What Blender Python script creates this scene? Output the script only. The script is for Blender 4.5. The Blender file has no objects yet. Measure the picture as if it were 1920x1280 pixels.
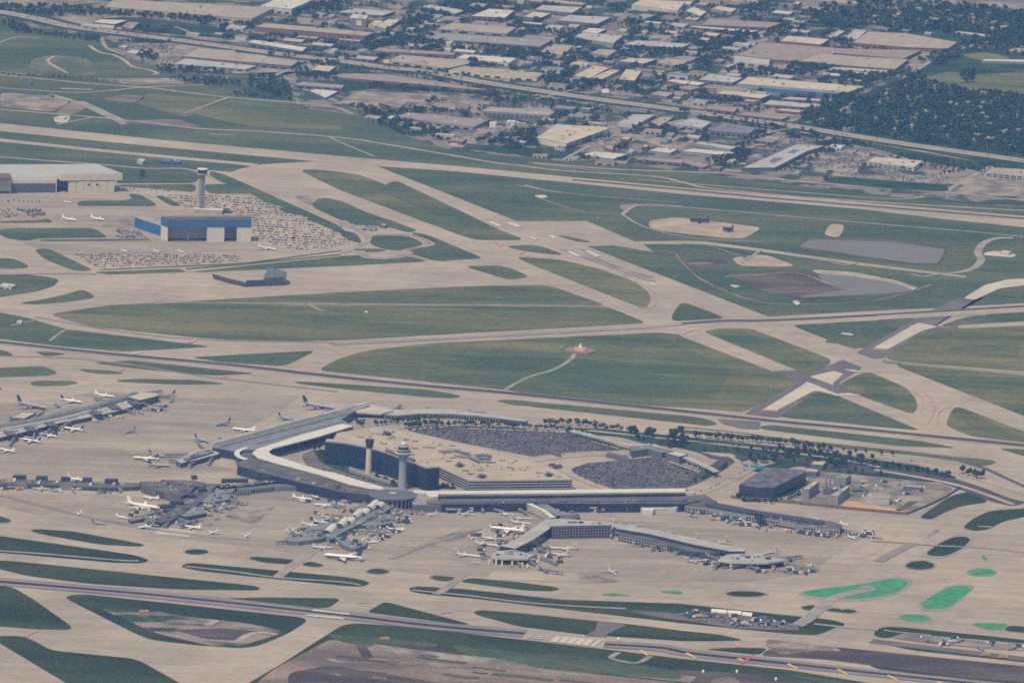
import bpy, math, random
from mathutils import Vector, Matrix
R = math.radians
rnd = random.Random(7)
scene = bpy.context.scene
COL = scene.collection
# ---------------------------------------------------------------- camera
F = 12640.0; PITCH = R(11.29); ROLL = 0.035; H = 2476.0
D = H / math.tan(PITCH)
CM = Matrix.Rotation(math.pi/2 - PITCH, 3, 'X') @ Matrix.Rotation(ROLL, 3, 'Z')
CP = Vector((0, -D, H))
cam = bpy.data.cameras.new('camera'); co = bpy.data.objects.new('camera', cam); COL.objects.link(co)
cam.sensor_width = 36; cam.lens = 36*F/1920; cam.clip_start = 10; cam.clip_end = 150000
co.matrix_world = Matrix.Translation(CP) @ CM.to_4x4()
scene.camera = co
# ---------------------------------------------------------------- sky, sun, exposure
SUN_EL, SUN_AZ = R(58), R(215)          # azimuth clockwise from +Y (the view direction)
w = bpy.data.worlds.new('World'); scene.world = w; w.use_nodes = True
nt = w.node_tree; bg = nt.nodes['Background']
sky = nt.nodes.new('ShaderNodeTexSky'); sky.sky_type = 'NISHITA'; sky.sun_disc = False
sky.sun_elevation = SUN_EL; sky.sun_rotation = SUN_AZ; sky.altitude = 200; sky.air_density = 1.2; sky.dust_density = 2.5
nt.links.new(sky.outputs[0], bg.inputs[0]); bg.inputs[1].default_value = 0.15
sl = bpy.data.lights.new('sun', 'SUN'); sl.energy = 3.1; sl.angle = R(1.5); sl.color = (1, .93, .83)
so = bpy.data.objects.new('sun', sl); COL.objects.link(so)
sd = Vector((math.sin(SUN_AZ)*math.cos(SUN_EL), math.cos(SUN_AZ)*math.cos(SUN_EL), math.sin(SUN_EL)))
so.rotation_euler = sd.to_track_quat('Z', 'Y').to_euler()
vs = scene.view_settings; scene.display_settings.display_device = 'sRGB'
vs.view_transform = 'Standard'; vs.look = 'None'; vs.exposure = 0.0; vs.gamma = 1; vs.use_curve_mapping = False
cy = scene.cycles; cy.max_bounces = 5; cy.diffuse_bounces = 2; cy.glossy_bounces = 2; cy.volume_bounces = 1
cy.filter_width = 1.7
cy.use_denoising = False
# ---------------------------------------------------------------- pixel -> ground helpers
TILES = {'1': (0,0), '2': (640,0), '3': (1280,0), '4': (0,280), '5': (640,280), '6': (1280,280), '7': (0,560), '8': (640,560),
 '9': (1280,560), 'a': (0,860), 'b': (500,860), 'c': (1000,860), 'd': (1280,860), 'e': (0,1040), 'f': (640,1040), 'g': (1280,1080)}
def P(t, s):
    """point list of a survey tile (3x enlargements) -> full-frame points; a token like 8: switches tile; p: = plain"""
    out = []
    for tok in s.split():
        if tok.endswith(':'): t = tok[:-1]; continue
        x, y = map(float, tok.split(','))
        if t == 'p': out.append((x, y))
        else:
            ox, oy = TILES[t]; out.append((ox + x/3, oy + y/3))
    return out
def G(x, y, z=0.0):
    d = CM @ Vector(((x-960)/F, -(y-640)/F, -1))
    k = (z - CP.z)/d.z
    return CP + d*k
def W(pts, z=0.0): return [G(x, y, z) for x, y in pts]
def area(pts): return .5*sum(pts[i][0]*pts[(i+1) % len(pts)][1]-pts[(i+1) % len(pts)][0]*pts[i][1] for i in range(len(pts)))
def ccw(pts): return pts if area(pts) > 0 else pts[::-1]
def soft(pts, r=.35, n=3):
    """round every corner of a traced outline"""
    out = []; m = len(pts)
    for i in range(m):
        a, b, c = pts[i-1], pts[i], pts[(i+1) % m]
        la = math.hypot(a[0]-b[0], a[1]-b[1]); lc = math.hypot(c[0]-b[0], c[1]-b[1])
        ka = min(r, 14/max(la, .1)); kc = min(r, 14/max(lc, .1))
        p = (b[0]+(a[0]-b[0])*ka, b[1]+(a[1]-b[1])*ka); q = (b[0]+(c[0]-b[0])*kc, b[1]+(c[1]-b[1])*kc)
        for k in range(n+1):
            t = k/n
            out.append(((1-t)**2*p[0]+2*t*(1-t)*b[0]+t*t*q[0], (1-t)**2*p[1]+2*t*(1-t)*b[1]+t*t*q[1]))
    return out
def inside(p, poly):
    x, y = p[0], p[1]; c = False; j = len(poly)-1
    for i in range(len(poly)):
        a, b = poly[i], poly[j]
        if (a[1] > y) != (b[1] > y) and x < (b[0]-a[0])*(y-a[1])/(b[1]-a[1])+a[0]: c = not c
        j = i
    return c
# ---------------------------------------------------------------- materials
MATS = {}
TINT = (.88, .84, .76)
def mat(name, c, rough=.85, var=.12, scale=.03, c2=None, metal=0, spec=.25, detail=4, streak=None, fine=0, mixpos=(.42, .6), raw=0, wear=0):
    """base colour broken up by large noise (c2) and value variation; scale in 1/metres"""
    if name in MATS: return MATS[name]
    if not raw:
        c = tuple(x*t for x, t in zip(c, TINT)); c2 = tuple(x*t for x, t in zip(c2, TINT)) if c2 else None
    m = bpy.data.materials.new(name); m.use_nodes = True; n = m.node_tree.nodes; l = m.node_tree.links
    b = n['Principled BSDF']; b.inputs['Roughness'].default_value = rough; b.inputs['Metallic'].default_value = metal
    b.inputs['Specular IOR Level'].default_value = spec
    tc = n.new('ShaderNodeTexCoord'); mp = n.new('ShaderNodeMapping'); l.new(tc.outputs['Object'], mp.inputs[0])
    if streak: mp.inputs['Rotation'].default_value = (0, 0, streak[0]); mp.inputs['Scale'].default_value = (streak[1], 1, 1)
    nz = n.new('ShaderNodeTexNoise'); nz.inputs['Scale'].default_value = scale; nz.inputs['Detail'].default_value = detail
    nz.inputs['Roughness'].default_value = .6; l.new(mp.outputs[0], nz.inputs[0])
    cr = n.new('ShaderNodeValToRGB'); cr.color_ramp.elements[0].position = mixpos[0]; cr.color_ramp.elements[1].position = mixpos[1]
    lo = c2 if c2 else tuple(x*(1-var) for x in c); hi = c if c2 else tuple(min(1, x*(1+var)) for x in c)
    cr.color_ramp.elements[0].color = (*lo, 1); cr.color_ramp.elements[1].color = (*hi, 1)
    l.new(nz.outputs[0], cr.inputs[0]); last = cr.outputs[0]
    if fine:
        nf = n.new('ShaderNodeTexNoise'); nf.inputs['Scale'].default_value = scale*14; nf.inputs['Detail'].default_value = 3; l.new(tc.outputs['Object'], nf.inputs[0])
        mr = n.new('ShaderNodeMapRange'); mr.inputs['From Min'].default_value = .3; mr.inputs['From Max'].default_value = .7
        mr.inputs['To Min'].default_value = 1-fine; mr.inputs['To Max'].default_value = 1+fine; l.new(nf.outputs[0], mr.inputs[0])
        vm = n.new('ShaderNodeVectorMath'); vm.operation = 'SCALE'; l.new(last, vm.inputs[0]); l.new(mr.outputs[0], vm.inputs['Scale']); last = vm.outputs[0]
    if wear and 'concrete' in name:
        mb_ = n.new('ShaderNodeMapping'); l.new(tc.outputs['Object'], mb_.inputs[0]); mb_.inputs['Rotation'].default_value = (0, 0, R(17))
        bt = n.new('ShaderNodeTexBrick'); bt.offset = 0; bt.inputs['Scale'].default_value = 1; bt.inputs['Brick Width'].default_value = 38; bt.inputs['Row Height'].default_value = 23; bt.inputs['Mortar Size'].default_value = .9; bt.inputs['Mortar Smooth'].default_value = .3
        bt.inputs['Color1'].default_value = (1, 1, 1, 1); bt.inputs['Color2'].default_value = (.955, .955, .96, 1); bt.inputs['Mortar'].default_value = (.86, .86, .87, 1); l.new(mb_.outputs[0], bt.inputs[0])
        mx = n.new('ShaderNodeVectorMath'); mx.operation = 'MULTIPLY'; l.new(last, mx.inputs[0]); l.new(bt.outputs[0], mx.inputs[1]); last = mx.outputs[0]
    if wear:
        mp2 = n.new('ShaderNodeMapping'); l.new(tc.outputs['Object'], mp2.inputs[0]); mp2.inputs['Rotation'].default_value = (0, 0, R(17)); mp2.inputs['Scale'].default_value = (.0035, .045, 1)
        n2 = n.new('ShaderNodeTexNoise'); n2.inputs['Scale'].default_value = 1; n2.inputs['Detail'].default_value = 5; l.new(mp2.outputs[0], n2.inputs[0])
        n3 = n.new('ShaderNodeTexNoise'); n3.inputs['Scale'].default_value = .011; n3.inputs['Detail'].default_value = 6; n3.inputs['Roughness'].default_value = .7; l.new(tc.outputs['Object'], n3.inputs[0])
        for nn, lo, hi in ((n2, 1-wear, 1+wear*.7), (n3, 1-wear*.9, 1+wear*.6)):
            mr = n.new('ShaderNodeMapRange'); mr.inputs['From Min'].default_value = .33; mr.inputs['From Max'].default_value = .67; mr.inputs['To Min'].default_value = lo; mr.inputs['To Max'].default_value = hi
            l.new(nn.outputs[0], mr.inputs[0]); vm = n.new('ShaderNodeVectorMath'); vm.operation = 'SCALE'; l.new(last, vm.inputs[0]); l.new(mr.outputs[0], vm.inputs['Scale']); last = vm.outputs[0]
    l.new(last, b.inputs['Base Color']); MATS[name] = m
    return m
conc = mat('concrete', (.365, .290, .202), .9, scale=.0035, c2=(.300, .242, .174), fine=.07, detail=7, raw=1, wear=.10)
#conc = mat('concrete', (.44, .385, .31), .9, scale=.0035, c2=(.37, .33, .275), fine=.06, detail=6)
conc_d = mat('apron_concrete', (.325, .260, .184), .9, scale=.008, c2=(.238, .196, .146), fine=.08, detail=7, streak=(R(-28), .25), mixpos=(.35, .62), raw=1, wear=.13)
#conc_d = mat('apron_concrete', (.40, .355, .30), .9, scale=.008, c2=(.30, .275, .24), fine=.08, detail=6, streak=(R(-28), .25), mixpos=(.35, .62))
conc_l = mat('new_concrete', (.46, .39, .285), .9, scale=.01, c2=(.39, .335, .25), fine=.05, raw=1)
#conc_l = mat('new_concrete', (.52, .47, .38), .9, scale=.01, c2=(.46, .41, .34), fine=.05)
grass = mat('grass', (.098, .108, .050), 1, scale=.006, c2=(.058, .080, .040), fine=.2, detail=8, streak=(R(-20), .35), spec=0, raw=1, wear=.12)
#grass = mat('grass', (.062, .100, .048), 1, scale=.005, c2=(.038, .078, .050), fine=.16, detail=7, streak=(R(-20), .45), spec=0)
grass2 = mat('mown_grass', (.150, .138, .058), 1, scale=.006, c2=(.080, .096, .042), fine=.16, detail=8, streak=(R(-15), .25), spec=0, raw=1, wear=.16)
#grass2 = mat('mown_grass', (.085, .115, .050), 1, scale=.006, c2=(.042, .080, .048), fine=.14, detail=7, streak=(R(-15), .3), spec=0)
grassd = mat('dark_grass', (.044, .068, .032), 1, scale=.012, c2=(.024, .044, .026), fine=.16, spec=0, raw=1)
#grassd = mat('dark_grass', (.034, .064, .040), 1, scale=.012, c2=(.026, .050, .036), fine=.14, spec=0)
grassg = mat('painted_green', (.075, .25, .118), 1, scale=.05, c2=(.048, .19, .09), fine=.16, spec=0, raw=1)
#grassg = mat('painted_green', (.06, .27, .15), 1, scale=.02, c2=(.05, .23, .125), fine=.08, spec=0)
dirt = mat('dirt', (.29, .225, .18), 1, scale=.01, c2=(.15, .12, .105), fine=.2, detail=7, streak=(R(-28), .3), spec=0)
dirtd = mat('dark_soil', (.135, .108, .085), 1, scale=.012, c2=(.075, .06, .06), fine=.2, detail=7, streak=(R(-28), .3), spec=0)
sand = mat('sand', (.42, .35, .27), 1, scale=.02, c2=(.32, .265, .21), fine=.15, detail=6, spec=0)
asph = mat('asphalt', (.165, .145, .145), .95, scale=.012, c2=(.125, .112, .115), fine=.12, spec=.1)
asphd = mat('dark_asphalt', (.135, .118, .125), .95, scale=.012, c2=(.10, .088, .095), fine=.12, spec=.1)
road = mat('road_surface', (.33, .295, .26), .95, scale=.02, c2=(.25, .225, .205), fine=.1, spec=.1)
rubber = mat('tyre_rubber', (.040, .036, .045), .95, scale=.01, c2=(.06, .052, .06), fine=.2, spec=.1, streak=(R(-28), .2))
#rubber = mat('tyre_rubber', (.060, .056, .075), .95, scale=.01, c2=(.085, .078, .095), fine=.2, spec=.1, streak=(R(-28), .2))
rubb2 = mat('tyre_rubber_faint', (.22, .20, .19), .95, scale=.01, c2=(.30, .265, .235), fine=.1, spec=.1, streak=(R(-28), .1))
white = mat('white_paint', (.66, .63, .58), .6, .05)
yellow = mat('yellow_paint', (.62, .42, .13), .7, .08)
redp = mat('red_paint', (.45, .09, .10), .7, .1)
redf = mat('red_hold_mark', (.50, .26, .20), .8, .1)
urban = mat('city_ground', (.185, .155, .120), 1, scale=.014, c2=(.045, .064, .036), fine=.3, detail=8, spec=0, mixpos=(.47, .54), raw=1)
#urban = mat('city_ground', (.25, .225, .205), 1, scale=.012, c2=(.070, .095, .058), fine=.3, detail=8, spec=0, mixpos=(.42, .50))
lotm = mat('gravel_yard', (.33, .285, .235), 1, scale=.018, c2=(.17, .15, .135), fine=.2, detail=7, spec=0)
def plain(name, c, rough=.6, metal=0, spec=.3, var=.07, scale=.15, fine=0, raw=0): return mat(name, c, rough, var, scale, metal=metal, spec=spec, fine=fine, raw=raw)
ROOF = {k: plain('roof_'+k, v, .9, var=.10, scale=.04, fine=.12) for k, v in {
 'tan': (.33, .285, .23), 'pink': (.27, .22, .195), 'grey': (.25, .245, .24), 'white': (.49, .47, .43), 'cream': (.46, .40, .31),
 'pale': (.37, .36, .345), 'dark': (.12, .115, .125), 'slate': (.17, .175, .19), 'brown': (.20, .165, .15), 'blue': (.05, .12, .30)}.items()}
WALL = {k: plain('wall_'+k, v, .85, var=.08, scale=.1, fine=.1) for k, v in {
 'tan': (.36, .31, .25), 'brick': (.17, .105, .09), 'grey': (.24, .24, .25), 'white': (.55, .53, .50), 'dark': (.07, .07, .085),
 'blue': (.05, .15, .34), 'cream': (.56, .50, .40), 'pale': (.42, .43, .45), 'slate': (.12, .13, .16)}.items()}
glass = plain('dark_glass', (.018, .026, .05), .25, spec=.5, var=.2, scale=.05)
glass2 = plain('blue_glass', (.05, .07, .10), .25, spec=.5, var=.25, scale=.08)
steel = plain('steel', (.33, .34, .35), .5, .3)
darkm = plain('dark_metal', (.045, .045, .055), .5)
frame_m = plain('pale_frame', (.42, .42, .42), .6)
canopy_m = plain('canopy_white', (.60, .57, .50), .6, var=.05, scale=.05)
tbluedk = plain('tinted_metal_wall', (.035, .045, .075), .4, spec=.4, var=.2, scale=.06)
troof = plain('terminal_roof', (.115, .105, .105), .9, var=.2, scale=.03, fine=.15)
gg = plain('ribbed_grey_roof', (.185, .195, .19), .5, spec=.4, var=.15, scale=.06, fine=.1)
# ---------------------------------------------------------------- mesh builder, scene objects
class MB:
    def __init__(s): s.v = []; s.f = []; s.m = []; s.mats = []
    def mi(s, m):
        if m not in s.mats: s.mats.append(m)
        return s.mats.index(m)
    def face(s, pts, m):
        i = len(s.v); s.v += [tuple(p) for p in pts]; s.f.append(tuple(range(i, i+len(pts)))); s.m.append(s.mi(m)); return s
    def prism(s, pts, z0, z1, side, top=None, bottom=False):
        pts = ccw([(p[0], p[1]) for p in pts]); n = len(pts); i = len(s.v)
        s.v += [(x, y, z0) for x, y in pts] + [(x, y, z1) for x, y in pts]
        a = s.mi(side); b = s.mi(top or side)
        for k in range(n): s.f.append((i+k, i+(k+1) % n, i+n+(k+1) % n, i+n+k)); s.m.append(a)
        s.f.append(tuple(range(i+n, i+2*n))); s.m.append(b)
        if bottom: s.f.append(tuple(range(i+n-1, i-1, -1))); s.m.append(a)
        return s
    def box(s, c, sx, sy, z0, z1, m, a=0, top=None):
        ca, sa = math.cos(a), math.sin(a)
        pts = [(c[0]+x*ca-y*sa, c[1]+x*sa+y*ca) for x, y in ((-sx/2, -sy/2), (sx/2, -sy/2), (sx/2, sy/2), (-sx/2, sy/2))]
        return s.prism(pts, z0, z1, m, top, True)
    def wall(s, a, b, z0, z1, m, t=.3, top=None):
        a = Vector((a[0], a[1])); b = Vector((b[0], b[1])); d = b-a
        if d.length < .01: return s
        return s.box((a+b)/2, d.length, t, z0, z1, m, math.atan2(d.y, d.x), top)
    def lathe(s, c, prof, m, n=16, sx=1, sy=1, mt=None):
        i = len(s.v); a = s.mi(m)
        for z, r in prof: s.v += [(c[0]+r*sx*math.cos(2*math.pi*k/n), c[1]+r*sy*math.sin(2*math.pi*k/n), z) for k in range(n)]
        for j in range(len(prof)-1):
            for k in range(n): s.f.append((i+j*n+k, i+j*n+(k+1) % n, i+(j+1)*n+(k+1) % n, i+(j+1)*n+k)); s.m.append(a)
        s.f.append(tuple(i+(len(prof)-1)*n+k for k in range(n))); s.m.append(s.mi(mt or m))
        return s
    def build(s, name, parent=None, org=None, smooth=False):
        o = org if org is not None else Vector((0, 0, 0))
        if parent is not None and org is None: o = Vector(parent.get('_o', (0, 0, 0)))
        me = bpy.data.meshes.new(name); me.from_pydata([(x-o[0], y-o[1], z-o[2]) for x, y, z in s.v], [], s.f)
        for m in s.mats: me.materials.append(m)
        me.polygons.foreach_set('material_index', s.m)
        if smooth: me.polygons.foreach_set('use_smooth', [True]*len(s.f))
        ob = bpy.data.objects.new(name, me); COL.objects.link(ob)
        if parent is not None: ob.parent = parent
        else: ob.location = o
        return ob
ROOTS = []
def tag(o, label=None, cat=None, group=None, kind=None):
    if label: o['label'] = label
    if cat: o['category'] = cat
    if group: o['group'] = group
    if kind: o['kind'] = kind
    return o
def root(name, loc, label, cat, group=None):
    o = bpy.data.objects.new(name, None); COL.objects.link(o); o.location = loc; o['_o'] = tuple(loc); o.empty_display_size = 5
    ROOTS.append(o)
    return tag(o, label, cat, group)
def sheet(name, polys, z, m, rd=.35, kind='structure', px=True):
    mb = MB(); st = min(.012, .13/len(polys))
    for i, p in enumerate(polys):
        if rd: p = soft(p, rd)
        zz = z+i*st; q = ccw([(v.x, v.y) for v in W(p, zz)])
        mb.face([(x, y, zz) for x, y in q], m)
    return tag(mb.build(name), kind=kind)
def smooth_line(p, n=4):
    if len(p) < 3: return p
    out = []; q = [p[0]]+list(p)+[p[-1]]
    for i in range(1, len(q)-2):
        a, b, c, d = q[i-1], q[i], q[i+1], q[i+2]
        for k in range(n):
            t = k/n
            out.append(tuple(.5*((2*b[j])+(-a[j]+c[j])*t+(2*a[j]-5*b[j]+4*c[j]-d[j])*t*t+(-a[j]+3*b[j]-3*c[j]+d[j])*t**3) for j in (0, 1)))
    out.append(p[-1]); return out
def ribbon(mb, pts, w0, z, m, z0=None, cap=None, curve=True):
    """strip of width w0 metres along traced points, flat at z (or a slab from z0 to z)"""
    if curve: pts = smooth_line(pts)
    g = [Vector((v.x, v.y)) for v in W(pts, z)]; L = []; Rr = []
    for i, p in enumerate(g):
        d = (g[min(i+1, len(g)-1)]-g[max(i-1, 0)]).normalized(); n = Vector((-d.y, d.x))
        L.append(p+n*w0/2); Rr.append(p-n*w0/2)
    if z0 is None:
        for i in range(len(g)-1): mb.face([(*Rr[i], z), (*Rr[i+1], z), (*L[i+1], z), (*L[i], z)], m)
    else:
        for i in range(len(g)-1):
            a, b, c, d = Rr[i], Rr[i+1], L[i+1], L[i]
            mb.face([(*a, z), (*b, z), (*c, z), (*d, z)], cap or m); mb.face([(*d, z0), (*c, z0), (*b, z0), (*a, z0)], m)
            mb.face([(*a, z0), (*b, z0), (*b, z), (*a, z)], m); mb.face([(*c, z0), (*d, z0), (*d, z), (*c, z)], m)
    return mb
def strips(name, lst, z, m, kind='structure'):
    mb = MB(); st = min(.012, .13/len(lst))
    for i, (pts, w0) in enumerate(lst): ribbon(mb, pts, w0, z+i*st, m)
    return tag(mb.build(name), kind=kind)
# ================================================================ THE SETTING
mb = MB(); S = 70000
mb.face([(-S, -S, 0), (S, -S, 0), (S, S, 0), (-S, S, 0)], grass); tag(mb.build('ground'), kind='structure')
# city ground between the far warehouses
city = P('p', '540,150 560,205 640,200 700,212 760,255 850,283 940,291 1060,303 1130,300 1280,322 1480,346 1700,372 1790,380 2100,400 2500,-300 -500,-300 -200,10 60,28 190,58 280,80 300,128 420,125')
sheet('city_ground', [city], .15, urban, 0)
sheet('city_ground_strip', [P('1', '-60,60 170,85 420,140 760,195 1140,245 1800,345 1900,420 1500,420 1300,395 900,350 640,330 560,215 200,160 -60,75')], .15, urban, 0)
# yards and parking surfaces among the warehouses
yards = [P('2', '-20,575 60,530 135,510 500,530 850,570 780,610 740,640 560,620 330,600 100,600'), P('2', '590,800 700,765 830,720 930,690 1010,720 900,790 800,840 600,825'),
 P('3', '290,950 430,905 640,810 900,820 860,850 690,960'), P('3', '700,945 880,840 1060,835 1050,880 980,960 1000,980 1500,990 1490,1040 1320,1030 860,990'),
 P('2', '250,270 480,200 620,130 700,90 1100,130 1230,230 1100,270 1000,300 640,285'), P('3', '60,470 180,430 480,460 420,500 190,540 0,560 -60,520'), P('3', '940,600 970,560 1130,510 1250,455 1300,400 1310,430 1180,500 1100,560 980,600'),
 P('3', '1080,-40 2100,-40 2100,75 1900,55 1500,20 1240,0'), P('3', '430,700 640,715 720,700 640,760 500,800 380,850 300,860 430,760'), P('2', '1500,700 1640,750 1660,790 1560,820 1300,830'),
 P('1', '200,100 560,80 1100,60 1420,110 1440,140 800,110 640,190 250,150'), P('1', '640,170 1700,195 1900,260 1900,300 1500,260 1000,200 700,205'), P('1', '650,250 1000,240 1900,330 1800,400 1300,415 900,380 700,310'),
 P('1', '850,400 1530,445 1700,400 1650,480 1900,560 1940,600 1560,440'), P('3', '840,700 860,770 1100,770 1900,1000 1960,1100 1700,1050 1450,1030 1290,930 1060,860 880,830'),
 P('3', '0,560 640,560 700,660 600,690 0,600'), P('2', '1130,560 1350,590 1300,620 1180,600'), P('3', '-100,690 150,730 -10,860 -200,800 -280,700'), P('3', '290,300 1600,170 1650,260 1300,400 600,440 150,400 200,330')]
sheet('yard_ground', yards, .3, lotm, .3)
greens = [P('1', '520,110 700,95 1000,120 1360,180 1500,230 1100,205 800,180'), P('2', '-20,365 250,420 700,490 1400,590 1920,690 1900,730 1500,640 1300,640 1000,540 600,520 200,500 -20,520'), P('3', '0,645 600,740 1200,830 1920,960 1940,1010 1300,900 1060,830 850,800 640,740 400,720 0,665'),
 P('3', '700,80 1500,30 1950,60 1950,250 1400,260 1000,200 830,150'), P('3', '560,180 860,150 820,200 560,200'), P('3', '620,740 700,600 950,560 1300,400 1520,270 2100,280 2100,1020 1280,820 900,740'), P('2', '860,830 1080,830 1360,850 1340,880 1100,880 860,860'),
 P('6', '780,170 860,150 1480,200 1500,235 1440,238 1200,225 850,190'), P('1', '1350,500 1450,480 1640,540 1640,565 1400,545')]
sheet('verge_grass', greens, .45, grassd, .3)
sheet('clearing_grass', [P('3', '1330,440 1500,400 1620,420 2000,400 2000,560 1600,510 1360,490'), P('3', '1560,310 1700,290 1860,330 1700,350'), P('3', '560,45 700,55 600,130 560,90')], .6, grass2)
# far fields, the hill and its tracks
sheet('thin_grass', [P('1', '150,400 180,330 300,310 500,330 560,420 330,432')], .14, mat('thin_grass', (.150, .135, .085), 1, scale=.012, c2=(.075, .09, .045), fine=.2, detail=7, spec=0, raw=1), .3)
sheet('bare_hillside', [P('1', '300,640 420,560 500,600 400,650'), P('1', '560,560 700,530 830,545 750,580'), P('1', '700,680 1000,670 1150,720 900,705'), P('5', '1560,310 1680,300 1650,330 1580,345'), P('5', '-20,300 120,350 210,400 100,395 -20,350')], .15, dirt)
sheet('rough_field', [P('1', '0,520 300,540 400,570 300,630 0,600'), P('1', '500,440 1080,440 1080,470 760,480'), P('1', '-40,40 400,30 580,10 400,-20 -40,-20'), P('6', '1500,250 1700,140 1960,160 1960,270')], .15, lotm)
sheet('far_lawn', [P('1', '1370,490 1640,530 1620,560 1400,545'), P('1', '840,520 1260,560 1280,550 1060,660 1000,650 760,580'), P('1', '1290,560 1920,640 1920,760 1440,720 1080,640')], .15, grass2)
perim = [(P('1', '-60,415 500,470 860,497 1280,548 1820,592 2: 60,640'), 13), (P('1', '-60,490 400,520 620,510 820,490 1150,478'), 11), (P('1', '-60,612 560,662 1100,722 1430,738 1920,775 2: 250,812 600,870 860,915 1000,930 5: 1240,120 1740,150 1920,185 6: 200,225 900,285 1920,345'), 14),
 (P('1', '280,530 500,600 700,700'), 16), (P('1', '440,570 700,690'), 28), (P('1', '570,210 600,270 700,310'), 9), (P('1', '320,430 90,412 -20,400'), 7), (P('1', '230,215 95,210 -20,245'), 9),
 (P('2', '1080,915 1500,950 1900,965 6: 300,140 700,185 1450,240 1600,255 1960,290'), 14), (P('6', '1470,242 1600,165 1740,95'), 12), (P('5', '1050,75 1530,130'), 7), (P('6', '-250,170 0,190 700,245 1200,280 1360,265'), 9),
 (P('1', '1180,755 1320,760'), 9), (P('1', '1850,770 1960,820 2: 180,878'), 7), (P('1', '1030,640 1280,550'), 8), (P('1', '320,700 470,670 520,660'), 8), (P('1', '340,498 520,505'), 16), (P('4', '-60,38 240,62 560,85 830,108 1100,120 1420,262 1700,378 1990,480'), 14),
 (P('5', '-180,-230 200,-180'), 6), (P('6', '-300,315 0,325 800,395 1650,465 1750,475 1960,495'), 9), (P('6', '1480,695 1560,690 1640,665 1680,620 1660,580 1690,530 1760,500 1860,498'), 16),
 (P('5', '980,200 1300,250 1900,300'), 5), (P('6', '-340,365 -240,310 0,320'), 10), (P('6', '-340,365 -250,420 -100,470 120,505 450,520'), 6), (P('5', '1100,270 1350,350 1560,365'), 4)]
strips('perimeter_road', perim, .45, road)
strips('gravel_track', [(P('1', '500,255 560,295 640,310 700,340 745,375 840,395 885,412 860,420'), 10), (P('1', '305,318 270,348 380,412'), 9), (P('5', '1030,200 1150,230 1250,245'), 7), (P('p', '640,571 500,568 330,567 290,569'), 6)], .6, sand)
# the tollway
tw = P('1', '-60,60 0,68 180,100 400,150 720,192 1140,245 1500,295 2: 0,345 250,380 460,400 760,457 1000,495 1450,560 1920,622 3: 320,668 640,712 900,755 1280,815 1920,905 2020,920')
strips('tollway_verge', [(tw, 92)], .56, grassd)
strips('tollway', [(tw, 40)], .72, mat('tollway_surface', (.33, .28, .225), .95, scale=.02, c2=(.27, .23, .19), fine=.1, raw=1))
strips('tollway_median', [(tw, 4)], .8, asph)
mb = MB()
for off in (-19.5, 19.5, 0):
    g = [Vector((v.x, v.y)) for v in W(smooth_line(tw), 0)]
    for i in range(len(g)-1):
        d = (g[i+1]-g[i]).normalized(); n = Vector((-d.y, d.x))*off; mb.wall(g[i]+n, g[i+1]+n, .5, 1.5, WALL['tan'], .5)
tag(mb.build('crash_barrier', org=Vector((*(W(tw)[8])[:2], 0))), 'low concrete crash barriers lining both sides of the tollway', 'barrier')
strips('city_street', [(P('2', '-60,345 100,290 330,195 630,85 760,30'), 20), (P('3', '-140,460 0,395 300,290 600,160 700,110'), 16), (P('3', '700,690 840,650 960,580 1120,520 1290,410 1480,300 1720,235'), 13), (P('2', '1270,670 1400,610 1480,590'), 10),
 (P('2', '1240,900 1400,820 1700,690'), 9), (P('3', '-100,130 500,170 870,160 1100,180'), 8), (P('3', '100,960 250,860 430,760 640,715'), 11), (P('2', '1100,280 1500,350 1920,395'), 8), (P('2', '640,370 1100,400 1300,420'), 8),
 (P('1', '1480,60 1600,70 1920,110 2: 300,100'), 9), (P('1', '1120,210 1040,170 980,150'), 8), (P('2', '1650,340 1900,160'), 8), (P('3', '40,700 200,580 500,430'), 8), (P('2', '1080,560 1400,480 1640,400'), 7), (P('1', '1530,430 1640,390 1900,330'), 12)], .6, road)
# ---- airfield pavement
A = P('p', '-60,226 0,231 300,262 640,293 860,312 1280,352 1600,378 1980,410 1980,432 1780,412 1613,392 1280,364 860,322 640,307 300,276 0,246 -60,240')
sheet('runway', [A], .3, conc, 0)
strips('taxiway', [(P('1', '-60,782 0,788 700,860 1300,915 1440,930'), 33)], .3, conc)
M = P('4', '-60,84 200,84 330,84 560,92 640,130 660,192 1070,190 1130,150 1180,118 1300,128 1360,108 1480,84 1920,60 5: 110,80 200,95 990,405 1380,403 1650,518 1920,514 6: 130,518 450,560 980,635 1600,712 1590,722 980,650 450,576 130,535 0,530 5: 1920,533 1700,533 1755,578 1530,540 1380,545 1920,755 6: 480,940 1920,865 2100,855') + P('p', '2100,1400 -160,1400 -160,300')
sheet('airfield_pavement', [M], .15, conc, 0)
sheet('apron', [P('7', '-60,600 300,560 560,520 1100,560 1700,540 1560,640 1200,830 1000,900 a: 1330,60 600,130 -60,60'), P('a', '-60,200 500,190 1000,230 1300,200 1700,160 b: 240,130 900,230 1400,260 c: 330,260 1000,300 1700,380 1900,420 1750,500 1560,640 1200,690 600,690 b: 900,650 500,600 0,500 a: 1200,470 500,380 -60,250'),
  P('4', '-60,255 760,250 720,285 430,290 430,320 880,320 940,380 1420,400 1400,520 1640,560 400,600 160,540 -60,440 -60,420 320,410 250,390 -60,400')], .3, conc_d, .2)
sheet('stained_concrete', [P('4', '1640,262 1780,262 1810,290 1750,318'), P('b', '880,480 1100,390 1250,370 1150,430 940,500'), P('b', '1740,700 1800,640 2000,690'), P('a', '1250,320 1500,280 1560,260 1430,370'), P('4', '600,410 760,380 760,440 560,440'), P('d', '1360,440 1420,395 1452,400 1380,447')], .45, lotm, .3)
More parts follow.
